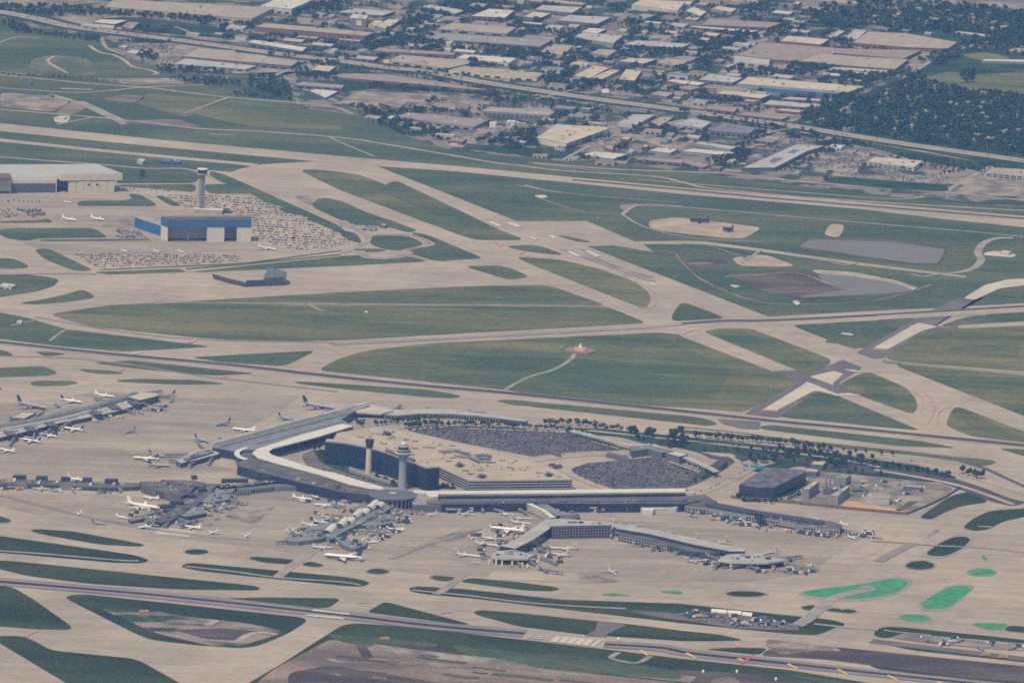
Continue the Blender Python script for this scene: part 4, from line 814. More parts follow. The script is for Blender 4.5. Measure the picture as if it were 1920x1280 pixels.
# fire training mock-ups on the pad
for s, ln, lb in (('95,412', 40, 'larger dark training aircraft mock-up on the sandy pad'), ('255,462', 22, 'smaller dark training mock-up at the right of the sandy pad')):
    g = G(*P('6', s)[0], .5); o = root('training_mockup', g, lb, 'mock-up')
    mb = MB(); mb.box((g.x, g.y), ln, 6, 3, 9, darkm, -.1); mb.build('body', o)
    MB().box((g.x+ln*.42, g.y), 3, 2, 9, 15, darkm).build('tail', o); MB().box((g.x, g.y), 6, ln*.8, 4, 5, darkm, -.1).build('wing', o)
    MB().box((g.x-ln*.3, g.y), 1.5, 1.5, .5, 3, steel).build('strut', o); MB().box((g.x+ln*.3, g.y), 1.5, 1.5, .5, 3, steel).build('strut', o)
# ================================================================ TERMINALS
def part(r, name, pts, z1, z0, side, top=None, t='p', sub=None):
    q = [(v.x, v.y) for v in W(P(t, pts), z1)]
    return MB().prism(q, z0, z1, side, top, True).build(name, r)
def face_grid(r, pa, pb, zp, z0, z1, cols, rows, t='p', frame=frame_m, gm=glass, off=.5, fw=.9):
    """window bays along a facade: one dark glass run and one pale frame grid"""
    a, b = [Vector((v.x, v.y)) for v in W(P(t, pa+' '+pb), zp)]
    d = b-a; n = Vector((d.y, -d.x)).normalized()
    if n.y > 0: n = -n
    MB().wall(a+n*off, b+n*off, z0, z1, gm, .3).build('glazing', r)
    mb = MB()
    for i in range(cols+1):
        q = a+d*(i/cols)+n*(off+.45); mb.box(q, fw, .6, z0, z1+.05, frame, math.atan2(d.y, d.x))
    for j in range(rows+1):
        z = z0+(z1-z0)*j/rows; mb.wall(a+n*(off+.45), b+n*(off+.45), z-.35 if j else z, z+.35, frame, .5)
    return mb.build('facade_frame', r)
def vault(r, name, pts, wd, z0, hgt, m, t='p', seg=8, end=None):
    """barrel vault along traced centre line"""
    g = [Vector((v.x, v.y)) for v in W(P(t, pts), z0)]; mb = MB(); prev = None
    for i, p in enumerate(g):
        d = (g[min(i+1, len(g)-1)]-g[max(i-1, 0)]).normalized(); n = Vector((-d.y, d.x))
        ring = [(*(p+n*(wd/2)*math.cos(math.pi*k/seg)), z0+hgt*math.sin(math.pi*k/seg)) for k in range(seg+1)]
        if prev:
            for k in range(seg): mb.face([prev[k+1], prev[k], ring[k], ring[k+1]], m)
        if i == 0 or i == len(g)-1: mb.face(ring if i else ring[::-1], end or m)
        prev = ring
    return mb.build(name, r)
def bridges(r, lst, t='p'):
    """telescopic passenger bridges: tunnel on a leg with a cab at the aircraft end"""
    for s in lst:
        q = P(t, s); a = Vector(G(*q[0], 5)[:2]); b = Vector(G(*q[1], 5)[:2]); d = (b-a).normalized()
        mb = MB(); mb.wall(a, b, 4, 6.8, gg, 3); mb.box(b+d*1.5, 5, 5, 3.7, 7.3, steel, math.atan2(d.y, d.x)); mb.box(a, 6, 6, 3, 7.6, gg); mb.box(a+(b-a)*.8, 1.2, 3, .3, 4, darkm)
        mb.build('jet_bridge', r)
# ---- diagonal satellite concourse at the left edge
r = root('satellite_concourse', G(150, 785), 'long vaulted satellite concourse running diagonally from the left edge', 'concourse')
part(r, 'wing', '-20,824 0,820 60,806 100,795 190,777 230,768 262,757 300,742 250,738 200,752 175,762 120,762 62,786 -20,800', 8, 0, glass2, ROOF['pale'])
part(r, 'side_roof', '62,792 100,786 176,768 172,762 128,761 96,772', 9.5, 8.05, WALL['tan'], ROOF['pink'])
part(r, 'head_roof', '240,744 262,750 298,741 292,736 262,735', 13, 8.1, glass2, conc_l)
vault(r, 'vault', '-25,806 62,791 110,780 175,765 255,741', 15, 9, 7, gg, end=glass2)
vault(r, 'vault_light', '-25,811 40,800 80,793 130,783 168,772', 9, 8.1, 4, ROOF['pale'])
for s in ('20,813', '58,805', '96,796', '178,775', '214,764', '252,756'):
    g = G(*P('p', s)[0], 9); MB().box((g.x, g.y), 17, 34, 0, 11, tbluedk, .35, troof).build('holdroom', r)
bridges(r, ['30,818 18,832', '66,808 62,824', '100,800 86,812', '130,792 116,801', '190,775 176,784', '226,766 250,772', '262,755 286,762', '120,765 105,759', '60,785 80,773', '200,752 178,746', '270,737 300,733', '285,740 322,744'])
shedp('shed', 'pale cream flat roof beside the diagonal satellite concourse at the left edge', 'shed', 'p|18,782 42,773 68,774 45,785', 8, 'cream', 'slate')
# ---- terminal 1: big sloping grey roof with ridge and curving canopy
r = root('terminal_building', G(540, 860), 'terminal with a long ribbed grey roof and a white canopy bent at a corner', 'terminal')
part(r, 'hall_roof', '398,838 440,846 485,843 560,822 662,798 640,786 668,768 636,768 520,798 400,834', 15, 0, tbluedk, gg)
vault(r, 'ridge_vault', '396,833 440,822 520,800 600,779 690,757', 11, 15.1, 5, ROOF['pale'])
vault(r, 'ridge_vault', '410,838 470,822 560,799 650,776', 7, 15.1, 3, gg)
mb = MB()
for i in range(30):
    q = G(482+i*5.6, 832-i*1.45, 15.1); mb.box((q.x, q.y), 2.2, 7, 15.1, 16.8, ROOF['slate'], .2)
mb.build('skylight_row', r)
part(r, 'canopy', '640,794 663,798 594,819 512,840 503,846 510,852 560,868 606,882 625,885 680,902 718,912 718,917 690,914 655,907 600,889 520,868 482,857 473,848 482,841 560,816', 19, 17.2, canopy_m, canopy_m)
mb = MB()
for s in P('p', '500,862 540,875 580,886 620,898 660,908 690,914 560,826 600,816 640,804 530,834'):
    q = G(s[0], s[1]-1, 17); mb.box((q.x, q.y), 1, 1, .3, 17.2, frame_m)
mb.build('canopy_posts', r)
part(r, 'front_block', '446,866 468,857 520,869 600,890 655,908 700,917 735,921 700,928 640,922 560,903 470,880 446,872', 16, 0, tbluedk, troof)
part(r, 'roof_step', '470,862 520,873 590,893 640,908 628,911 560,895 470,870', 18.5, 16.05, WALL['slate'], troof)
part(r, 'link_building', '410,841 430,832 460,838 443,846', 14, 0, tbluedk, ROOF['pale'])
part(r, 'corner_block', '440,846 480,846 478,862 446,862', 12, 0, tbluedk, troof)
mb = MB(); ribbon(mb, P('p', '464,838 450,843 444,849 450,856 464,860'), 9, 17, canopy_m, 15.5); mb.build('arched_canopy', r)
face_grid(r, '446,873', '560,904', 16, 1, 14, 22, 3, gm=glass, frame=tbluedk); face_grid(r, '560,904', '640,923', 16, 1, 14, 16, 3, gm=glass, frame=tbluedk)
part(r, 'pier', '330,863 362,846 395,838 412,850 380,859 340,868', 9, 0, glass2, ROOF['pale'])
part(r, 'pier_roof', '344,858 370,846 394,841 400,846 372,855 350,862', 12, 9.05, glass2, gg)
bridges(r, ['345,866 318,862', '352,852 310,852', '372,862 356,872', '400,856 390,868', '385,842 372,832', '430,828 412,822', '560,795 548,787', '620,778 610,770', '470,818 455,810'])
# ---- curved concourse with columns behind the car park
r = root('curved_concourse', G(790, 785), 'curved low concourse with a row of dark window bays, behind the trees and car park', 'concourse')
part(r, 'roof_slab', '640,774 664,762 690,754 735,767 760,768 800,765 850,767 895,773 940,778 990,787 985,790 935,784 890,779 850,776 790,775 745,779 700,774 668,773', 8, 0, glass2, ROOF['pale'])
part(r, 'entrance_hall', '655,772 690,760 738,769 715,775 690,773', 11, 8.05, WALL['pale'], conc_l)
for pa, pb, c in (('700,775', '745,780', 8), ('745,780', '790,776', 9), ('790,776', '850,777', 11), ('850,777', '890,780', 8), ('890,780', '935,785', 8)): face_grid(r, pa, pb, 8, .5, 7.4, c, 1, fw=1.3, frame=WALL['grey'])
bridges(r, ['700,758 706,764', '800,766 820,767', '880,772 905,774', '740,768 750,760'])
# ---- hotel and parking garage
r = root('hotel', G(700, 885), 'curved dark glass hotel block, ten storeys, in front of the multi-storey car park', 'hotel')
hp = '610,826 690,838 750,856 800,877 822,875 818,871 800,872 752,852 690,834 612,822'
hp2 = [(v.x, v.y) for v in W(P('p', '612,822 690,834 752,852 800,872 818,871'), 40)]
fr = [Vector((v.x, v.y)) for v in W(P('p', '610,827 650,831 690,839 722,848 750,858 776,868 800,877 824,875'), 40)]
bk = [p+Vector((2, 17)) for p in fr]; bk[-1] = fr[-1]+Vector((-3, 14))
dgl = plain('dark_blue_curtain_wall', (.014, .022, .048), .35, spec=.4, var=.25, scale=.08)
MB().prism(fr+bk[::-1], 0, 38.5, dgl, ROOF['pale']).build('block', r)
MB().prism([p+Vector((0, -1)) for p in fr]+[p+Vector((0, 1)) for p in bk[::-1]], 38.6, 41, ROOF['grey'], ROOF['pale'], True).build('roof', r)
for f in range(10):
    mb = MB()
    for i in range(len(fr)-1): mb.wall(fr[i]+Vector((0, -.45)), fr[i+1]+Vector((0, -.45)), 2+f*3.65, 2.7+f*3.65, tbluedk, .4)
    mb.build('floor_band', r)
MB().prism([fr[3]+Vector((0, 3)), fr[5]+Vector((0, 3)), bk[5]+Vector((0, -3)), bk[3]+Vector((0, -3))], 41.05, 45, WALL['brick'], ROOF['brown']).build('plant_room', r)
MB().prism([fr[1]+Vector((6, -46)), fr[4]+Vector((-14, -40)), fr[4]+Vector((-14, -16)), fr[1]+Vector((6, -22))], .3, 5, WALL['grey'], ROOF['grey']).build('entrance_podium', r)
r = root('parking_garage', G(950, 900), 'huge multi-storey car park with a pale roof deck full of cars and striped deck edges', 'parking garage')
GH = 19.0
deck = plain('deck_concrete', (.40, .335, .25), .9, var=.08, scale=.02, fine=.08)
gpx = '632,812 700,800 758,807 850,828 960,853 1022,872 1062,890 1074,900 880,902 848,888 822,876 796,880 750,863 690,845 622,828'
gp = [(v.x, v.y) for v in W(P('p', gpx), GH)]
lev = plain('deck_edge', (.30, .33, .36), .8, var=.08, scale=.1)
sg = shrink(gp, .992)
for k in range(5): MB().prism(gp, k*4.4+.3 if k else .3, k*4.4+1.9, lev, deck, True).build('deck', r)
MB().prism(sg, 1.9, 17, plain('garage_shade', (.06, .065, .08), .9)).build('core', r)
mb = MB()
for i in range(len(gp)):
    if (Vector(gp[i])-Vector(gp[(i+1) % len(gp)])).length > 2: mb.wall(gp[i], gp[(i+1) % len(gp)], 19.51, 20.4, lev, .5)
mb.build('parapet', r)
for s in P('p', '726,813 862,872 903,893 1029,890'):
    g = G(s[0], s[1]+2, GH+.5); MB().box((g.x, g.y), 7, 14, 19.5, 25, darkm, .2, ROOF['dark']).build('stair_tower', r)
    MB().box((g.x, g.y+4), 17, 6, 19.5, 22.5, ROOF['slate'], .5).build('lift_lobby', r)
for s, zz in (('828,845 852,842 880,849', 4.5), ('862,853 880,854 895,862 920,863', 4.5), ('892,853 905,850 920,854', 4), ('896,858 908,856 918,859', 4)):
    mb = MB(); ribbon(mb, P('p', s), 9, GH+zz, steel, GH+zz-.8, ROOF['slate'], False); mb.build('roof_canopy', r)
q = [(v.x, v.y) for v in W(P('p', '692,803 720,803 718,813 693,810'), GH+4)]; MB().prism(q, 19.5, 23.5, WALL['tan'], ROOF['pale']).build('ramp_house', r)
def ramp(pts, wd, z, m): return None
# ---- round restaurant rotunda
g = G(736, 947); r = root('rotunda', g, 'round two-storey rotunda with a dark disc roof on pale columns between the terminals', 'rotunda')
MB().lathe((g.x, g.y), [(0, 31), (16, 31)], glass, 40).build('drum', r)
MB().lathe((g.x, g.y), [(16.1, 40), (18.6, 41), (19.6, 34), (20.4, 12)], WALL['slate'], 48, mt=troof).build('roof', r)
MB().lathe((g.x, g.y), [(20.5, 7), (21.6, 7)], ROOF['pale'], 16).build('roof_light', r)
for k in range(28):
    a = 2*math.pi*k/28; MB().box((g.x+35*math.cos(a), g.y+35*math.sin(a)), 1.7, 1.7, .3, 16.05, frame_m, a).build('column', r)
# ---- long terminal with white canopy
r = root('terminal_building', G(1050, 955), 'long straight terminal with a white canopy strip along its whole length, right of the rotunda', 'terminal')
part(r, 'main_block', '800,936 830,930 1000,928 1285,926 1312,938 1280,944 1130,944 1000,943 830,945 800,944', 14, 0, dgl, troof)
part(r, 'canopy', '776,918 810,920 1000,918 1285,915 1285,921 1000,924 810,925 776,922', 20, 18.4, canopy_m, canopy_m)
part(r, 'upper_wall', '806,926 1000,925 1285,922 1285,925 1000,929 806,930', 18.3, 14.05, dgl, troof)
part(r, 'step_roof', '830,937 1000,934 1280,933 1290,936 1280,938 1000,939 830,941', 16.5, 14.05, WALL['slate'], troof)
part(r, 'white_block', '796,921 818,919 822,930 806,932', 21.5, 14.1, WALL['cream'], canopy_m)
part(r, 'east_wing', '1285,930 1320,926 1345,940 1320,948 1285,944', 12, 0, tbluedk, troof)
part(r, 'low_link', '770,938 830,934 838,940 836,946 776,946', 13, 0, WALL['slate'], ROOF['grey'])
for pa, pb, c in (('838,946', '880,946', 10), ('916,944', '985,944', 16), ('1060,945', '1105,945', 10), ('1120,945', '1190,945', 18), ('1192,945', '1262,945', 18)): face_grid(r, pa, pb, 14, 1, 12, c, 1, frame=tbluedk, fw=.5)
for s, wdt in (('1112,941 1180,942', 6), ('836,952 886,950', 14), ('1095,950 1130,950', 8)): mb = MB(); ribbon(mb, P('p', s), wdt, 8.2, ROOF['pale'], 6, ROOF['pale'], False); mb.build('gate_roof', r)
part(r, 'white_pier', '1200,949 1262,947 1278,942 1284,944 1268,951 1228,953 1224,957 1206,956', 9, 0, WALL['white'], canopy_m)
bridges(r, ['905,948 905,956', '912,950 940,958', '975,955 985,960', '870,952 862,958', '1120,946 1130,955', '1190,948 1176,954', '1000,955 1010,960'])
# ---- rising glazed connector and Y concourse
r = root('concourse', G(1090, 1010), 'Y-shaped concourse with a pale roof ridge and a tall gridded window front in the middle', 'concourse')
mb = MB(); ribbon(mb, P('p', '992,943 1020,956 1038,970'), 9, 14, ROOF['pale'], 2, canopy_m, False); mb.build('connector_roof', r)
mb = MB(); ribbon(mb, P('p', '1006,939 1030,952 1052,966'), 16, 13, gg, 2, gg, False); mb.build('connector_roof', r)
part(r, 'junction', '1052,966 1085,962 1088,970 1062,975 1045,974', 12, 0, glass, troof)
part(r, 'middle_block', '1032,986 1146,984 1146,978 1100,975 1060,972 1034,972', 21, 0, dgl, ROOF['pale'])
face_grid(r, '1036,987', '1144,985', 21, 1, 20, 20, 4, fw=.7, frame=plain('grid_frame', (.24, .25, .27), .7))
part(r, 'left_arm', '938,1023 948,1020 980,1002 1000,988 1022,974 1045,972 1034,988 1012,1003 998,1012 966,1028', 16, 3, glass, ROOF['pale'])
part(r, 'left_arm_base', '975,1022 1034,990 1030,986 965,1020', 6, 0, WALL['slate'], troof)
part(r, 'left_head', '920,1040 934,1032 962,1030 1002,1039 990,1045 950,1045 925,1043', 13, 9, WALL['pale'], ROOF['pale'])
part(r, 'left_head_core', '930,1040 960,1035 992,1040 985,1044 935,1043', 8.9, 0, glass, troof)
for s in P('p', '917,1058 941,1061 979,1064 1010,1052 930,1058 960,1062'): q = G(*s); MB().box((q.x, q.y), 3, 4, 0, 8.9, canopy_m).build('column', r)
part(r, 'right_arm', '1150,985 1158,981 1230,993 1300,1008 1345,1018 1398,1029 1396,1033 1370,1033 1300,1020 1220,1001 1155,990', 16, 10.5, tbluedk, ROOF['pale'])
part(r, 'right_arm_base', '1160,996 1230,1008 1300,1022 1360,1033 1350,1036 1300,1034 1230,1016 1160,1002', 10.4, 0, glass2, troof)
face_grid(r, '1160,1003', '1230,1017', 10.4, .5, 9.5, 13, 2); face_grid(r, '1230,1017', '1330,1036', 10.4, .5, 9.5, 19, 2)
part(r, 'right_head', '1345,1049 1362,1039 1402,1036 1452,1045 1480,1048 1440,1054 1372,1053', 12, 9, WALL['pale'], ROOF['pale'])
part(r, 'right_head_core', '1362,1048 1400,1040 1450,1047 1470,1050 1430,1053 1380,1052', 8.9, 0, glass, troof)
for s in P('p', '1370,1068 1372,1060 1392,1062 1420,1064 1445,1060'): q = G(*s); MB().box((q.x, q.y), 3, 4, 0, 8.9, canopy_m).build('column', r)
bridges(r, ['985,1048 1022,1068', '1024,1069 1050,1072', '1002,1040 1040,1054', '1010,1030 1028,1034', '1012,1028 1026,1026', '950,1014 940,1012', '960,1022 942,1024', '928,1044 905,1043', '965,1048 975,1058', '1240,1020 1222,1028', '1290,1030 1268,1036', '1190,1008 1188,1018', '1150,995 1146,1004', '1345,1046 1330,1042', '1385,1054 1420,1066', '1440,1054 1450,1062', '1476,1058 1530,1066', '1360,1052 1340,1062', '1400,1058 1372,1062', '1006,990 1020,978', '1000,996 975,982', '1460,1048 1500,1042'])
# ---- long low concourse at the right
r = root('concourse', G(1430, 975), 'long low concourse with a dark ridge roof and a cab tower, pointing right', 'concourse')
part(r, 'roof', '1283,941 1320,939 1345,942 1420,956 1560,977 1578,983 1574,992 1540,990 1420,968 1330,952 1285,948', 11, 3, WALL['grey'], troof)
part(r, 'ridge', '1322,943 1340,942 1430,958 1546,976 1546,981 1430,965 1330,948', 14.5, 11.05, tbluedk, plain('dark_roof_blue', (.05, .055, .08), .8))
part(r, 'base', '1290,952 1330,956 1420,972 1540,994 1575,996 1570,990 1420,966 1330,950', 3, 0, WALL['slate'], troof)
face_grid(r, '1285,949', '1330,953', 11, 1, 9.5, 9, 2); face_grid(r, '1400,965', '1460,976', 11, 1, 9.5, 12, 2); face_grid(r, '1505,985', '1574,993', 11, 1, 9.5, 13, 2)
for s, nm in (('1415,961 1431,963 1430,958 1416,956', 'cab_tower'),): part(r, nm, s, 23, 14.6, glass, darkm)
bridges(r, ['1300,953 1297,958', '1340,957 1352,966', '1410,970 1398,972', '1440,976 1444,984', '1490,984 1495,994', '1560,994 1552,1002', '1576,990 1590,996'])
# ---- rippled glass concourse left of centre
r = root('concourse', G(640, 985), 'concourse with rippling white and glass roof vaults and two fan-shaped ends, below the rotunda', 'concourse')
part(r, 'spine', '600,1002 640,985 690,962 735,942 745,946 700,970 650,993 622,1010', 8, 0, glass2, gg)
for i, (s, m) in enumerate((('612,1000 626,988', canopy_m), ('636,990 648,978', canopy_m), ('652,982 664,970', canopy_m), ('662,974 676,962', canopy_m), ('678,966 694,952', canopy_m), ('690,958 706,945', canopy_m), ('706,952 722,942', canopy_m))):
    q = P('p', s); vault(r, 'roof_vault', s, 15, 8.1, 6+(i % 2)*2.5, m, end=tbluedk)
part(r, 'fan_roof', '535,1008 560,1000 575,992 612,994 622,1004 600,1010 560,1015 540,1014', 7, 0, WALL['slate'], gg)
part(r, 'fan_roof', '624,1006 640,1006 672,1018 690,1020 664,1029 645,1022', 7, 0, WALL['slate'], gg)
part(r, 'flat_wing', '570,992 600,982 618,978 630,988 610,996', 7, 0, glass2, gg)
part(r, 'flat_wing', '690,972 720,962 742,966 735,980 700,986 672,984', 6, 0, glass2, gg)
part(r, 'flat_wing', '655,952 668,948 690,952 675,962', 7, 0, glass2, gg)
bridges(r, ['615,1010 616,1020', '690,990 718,992', '700,986 715,998', '668,996 730,998', '672,1026 676,1018', '575,1010 520,1016', '640,975 620,972', '622,985 604,982', '606,992 590,988', '735,958 750,962', '745,955 790,960', '640,968 622,966', '690,978 740,975', '560,1003 548,998', '645,952 625,946'])
# ---- dark older concourse at the lower left
r = root('concourse', G(380, 940), 'dark older concourse with a lattice roof and grey-green gate pods at the lower left', 'concourse')
part(r, 'lattice_hall', '262,902 350,903 372,905 352,926 340,930 300,920 266,908', 13, 0, glass2, troof)
part(r, 'lattice_hall', '302,899 362,900 385,905 380,912 345,908', 14, 0, glass2, troof)
face_grid(r, '266,909', '340,931', 13, 1, 12, 20, 4, frame=WALL['grey'], fw=.5)
part(r, 'spine', '350,925 372,905 440,908 520,896 600,900 598,910 520,906 440,915 400,918 370,945 320,975 300,980 295,972 330,950', 8, 0, glass2, troof)
for s in ('415,899.5 465,898.5 466,896 416,896.5', '490,893.5 530,892.5 532,890 492,890.5', '360,893 370,893 368,890 358,890', '372,917 386,916 388,913 374,913.5', '354,928 368,927.5 366,924.5 352,925', '300,948 325,947 322,944 302,944.5', '318,941 345,940 342,937 322,938'): part(r, 'roof_block', s, 13.5, 8.05, tbluedk, plain('dark_roof_blue', (.05, .055, .08), .8))
part(r, 'gate_pod', '398,912 430,906 444,912 436,922 406,926', 8, 0, WALL['slate'], gg)
part(r, 'gate_pod', '374,930 400,922 432,926 428,936 392,942 374,940', 7, 0, glass2, gg)
part(r, 'gate_pod', '330,955 352,948 380,952 384,962 350,968 328,964', 7, 0, glass2, gg)
part(r, 'gate_pod', '240,972 270,964 268,972 246,976', 6, 0, glass2, gg)
part(r, 'low_wing', '440,913 520,902 560,902 556,912 520,912 450,920', 8, 0, WALL['slate'], WALL['slate'])
face_grid(r, '440,914', '468,912', 15, 1, 7, 6, 1); face_grid(r, '492,913', '522,912', 8, 1, 7, 7, 2)
bridges(r, ['300,960 270,967', '290,976 262,968', '310,985 320,975', '330,970 352,978', '430,935 452,942', '400,945 430,951', '385,950 412,956', '420,925 440,930', '300,978 285,984', '340,985 362,978'])
# ---- long thin concourse with five dark roof boxes at the left edge
r = root('concourse', G(120, 910), 'low concourse with five dark box roofs in a row at the lower left edge', 'concourse')
part(r, 'spine', '-20,899 24,898 100,900 200,904 262,905 258,912 200,914 100,909 20,908 -20,906', 7, 0, glass2, troof)
for i, s in enumerate(('24,892 50,892.5 50,889.5 26,889', '67,894 90,894.5 90,891.5 69,891', '114,895 132,895.5 132,893 116,892.5', '154,897 173,897.5 173,894.5 156,894', '196,899 222,899.5 222,896.5 198,896')): part(r, 'roof_block', s, 13, 7.05, tbluedk, plain('dark_roof_blue', (.05, .055, .08), .8))
face_grid(r, '24,909', '50,909', 7, .5, 6.5, 6, 2); face_grid(r, '112,910', '135,911', 7, .5, 6.5, 6, 2)
bridges(r, ['50,903 45,907', '85,905 73,904', '130,908 138,908', '170,908 185,914', '215,908 225,918', '20,905 10,905'])
# roof plant on every terminal roof
def clutter(r, t, poly, z, n, seed, big=1):
    rr = random.Random(seed); pp = P(t, poly); xs = [p[0] for p in pp]; ys = [p[1] for p in pp]; k = 0
    while k < n:
        x, y = rr.uniform(min(xs), max(xs)), rr.uniform(min(ys), max(ys))
        if not inside((x, y), pp): continue
        g = G(x, y, z); k += 1
        MB().box((g.x, g.y), rr.uniform(2, 8)*big, rr.uniform(2, 6)*big, z+.02, z+rr.uniform(1, 3.2), rr.choice([WALL['slate'], steel, darkm, ROOF['pale'], ROOF['grey'], glass2]), rr.choice([0, .3, -.35])).build('roof_unit', r)
RT = {}
for o in ROOTS: RT.setdefault(o['label'], o)
def byl(s): return next(o for o in ROOTS if s in o['label'])
o = byl('rippling'); clutter(o, 'p', '545,1008 575,996 612,997 618,1004 590,1009 555,1012', 7, 16, 1); clutter(o, 'p', '640,1010 670,1020 682,1021 662,1026', 7, 9, 2); clutter(o, 'p', '692,974 720,965 736,968 730,978 700,983', 6, 9, 3); clutter(o, 'p', '620,1004 650,988 700,964 738,944 740,948 700,970 650,992', 8, 14, 4)
o = byl('lattice roof'); clutter(o, 'p', '270,904 345,904 365,906 345,926 320,922', 13, 18, 5); clutter(o, 'p', '400,914 430,908 440,912 432,919 410,923', 8, 8, 6); clutter(o, 'p', '376,934 400,926 428,928 422,934 394,940', 7, 8, 7); clutter(o, 'p', '332,958 352,951 378,954 380,960 350,965', 7, 8, 8); clutter(o, 'p', '310,972 340,950 380,915 440,910 520,900 560,902 440,912 390,920 350,950 325,970', 8, 30, 9)
o = byl('five dark box'); clutter(o, 'p', '-10,902 24,901 100,902 200,905 258,907 200,911 100,907 20,905', 7, 24, 10)
o = byl('white canopy bent'); clutter(o, 'p', '480,872 520,882 600,902 650,916 690,920 640,920 560,900 480,878', 16, 20, 11); clutter(o, 'p', '345,860 390,842 400,848 372,857', 12, 10, 12)
o = byl('white canopy strip'); clutter(o, 'p', '840,940 1000,939 1280,938 1280,942 1000,942 840,943', 14, 26, 13)
o = byl('Y-shaped'); clutter(o, 'p', '926,1041 940,1034 962,1032 995,1040 985,1043', 13, 10, 14); clutter(o, 'p', '1372,1046 1400,1039 1450,1046 1430,1052 1385,1051', 12, 12, 15); clutter(o, 'p', '1060,976 1140,980 1140,983 1045,982', 21, 10, 16)
o = byl('long low concourse'); clutter(o, 'p', '1290,946 1330,949 1420,966 1560,988 1540,990 1420,968 1330,951', 11, 24, 17)
o = byl('satellite concourse'); clutter(o, 'p', '0,818 60,804 100,793 190,775 255,757 260,750 200,764 62,798', 8, 24, 18)
# ---- elevated people mover guideway with stations
r = root('elevated_guideway', G(1160, 830), 'elevated people-mover viaduct with a lattice of pale posts beside the upper car park', 'viaduct')
gw = [P('p', '1072,806 1120,818 1165,830 1200,834 1222,832')]
for l in gw: mb = MB(); ribbon(mb, l, 11, 11, ROOF['pale'], 8.5, ROOF['pale']); mb.build('deck', r)
for i, s in enumerate(P('p', '1076,811 1086,814 1096,817 1106,820 1116,823 1126,826 1137,829 1150,832 1163,836')): q = G(*s, 0); MB().box((q.x, q.y+2), 1.2, 1.2, 0, 8.5, canopy_m).build('post', r)
mb = MB(); ribbon(mb, P('p', '1078,817 1120,828 1160,840'), 2.2, 1.6, yellow if 0 else WALL['cream'], .7, WALL['cream'], False); mb.build('base_wall', r)
r = root('elevated_guideway', G(1280, 868), 'elevated people-mover viaduct with a lattice of pale posts beside the lower right car park', 'viaduct')
mb = MB(); ribbon(mb, P('p', '1222,832 1250,844 1290,858 1325,873 1345,884'), 11, 11, ROOF['pale'], 8.5, ROOF['pale']); mb.build('deck', r)
for s in P('p', '1238,853 1248,857 1258,860 1268,864 1278,868 1288,871 1298,875 1308,879 1320,884'): q = G(*s, 0); MB().box((q.x, q.y+2), 1.2, 1.2, 0, 8.5, canopy_m).build('post', r)
mb = MB(); ribbon(mb, P('p', '1234,856 1270,869 1312,884'), 2.2, 1.6, WALL['cream'], .7, WALL['cream'], False); mb.build('base_wall', r)
shedp('station_building', 'station with a dark sloping roof where the two viaducts meet above the car parks', 'station', 'p|1180,838 1215,835 1240,840 1262,846 1240,849 1216,842 1185,846', 12, 'slate', 'slate', 0, 1)
shedp('station_building', 'white-roofed station hall on the lower right viaduct', 'station', 'p|1248,849 1268,846 1290,852 1274,856', 13, 'white', 'slate', 0, 0)
shedp('roof_shelter', 'blue canopy shelter beside the loop road trees', 'shelter', 'p|1193,818 1196,813 1208,814 1205,819', 6, 'blue', 'blue')
for s, lb in (('1028,846 1052,853 1050,849 1030,842', 'dark slanting ramp cover at the lower edge of the upper car park'), ('1136,852 1182,862 1178,856 1140,848', 'long dark slanting ramp cover between the two car parks'), ('1036,875 1054,873 1052,870 1038,872', 'dark ramp cover beside the red truck at the corner of the garage')):
    shed('ramp_cover', lb, 'ramp cover', P('p', s), 5, ROOF['dark'], WALL['slate'], 0, 0)
for s, lb in (('1075,888 1110,905', 'left long dark stall of the ramp area right of the garage'),): pass
# ---- dark heating plant and the yard right of it
r = root('plant_building', G(1440, 915), 'big dark steel-walled utility plant with a purple-grey roof beside the loop road', 'plant')
part(r, 'block', '1386,908 1404,895 1437,876 1456,877 1510,880 1512,884 1450,914 1420,913', 21, 0, tbluedk, plain('purple_grey_roof', (.125, .115, .13), .9, var=.3, scale=.06, fine=.2))
for s in ('1440,893', '1455,900', '1430,902', '1470,888'): q = G(*P('p', s)[0], 21); MB().box((q.x, q.y), 9, 7, 21.02, 23, WALL['slate']).build('roof_unit', r)
def ybld(name, lb, cat, s, h, rf, wl, units=1, win=0): return shed(name, lb, cat, P('p', s), h, ROOF[rf], WALL[wl], 0, units, win)
pg = 'pale'
ybld('utility_building', 'narrow greenish-grey block with a cream roof right of the dark plant', 'building', '1504,916 1526,902 1536,903 1517,917', 18, 'cream', 'grey')
ybld('utility_building', 'narrow grey block with a grey ridge roof, second to the right of the dark plant', 'building', '1556,928 1588,910 1594,911 1571,930', 17, 'pale', 'grey', 2)
ybld('utility_building', 'small block behind the narrow grey ridge-roofed block', 'building', '1562,896 1572,888 1596,890 1586,897', 14, 'grey', 'grey', 2)
ybld('utility_building', 'tiny building with a bright white roof between the two narrow grey blocks', 'building', '1555,916 1562,912 1572,914 1566,918', 10, 'white', 'slate', 0)
ybld('utility_building', 'wide low pale building beside the orange clay strip', 'building', '1615,934 1628,926 1670,928 1668,934', 12, 'tan', 'pale', 2, 0)
ybld('utility_building', 'long low dark building with a pale roof at the right of the plant yard', 'building', '1694,912 1698,908 1730,910 1728,914', 8, 'pale', 'slate', 0)
ybld('utility_building', 'bright cream-roofed little building in the trees above the dark plant', 'building', '1520,870 1527,863 1550,865 1543,872', 8, 'cream', 'slate', 0)
ybld('utility_building', 'pale grey-roofed little building directly behind the dark plant', 'building', '1507,884 1512,877 1536,880 1532,885', 9, 'pale', 'slate', 0)
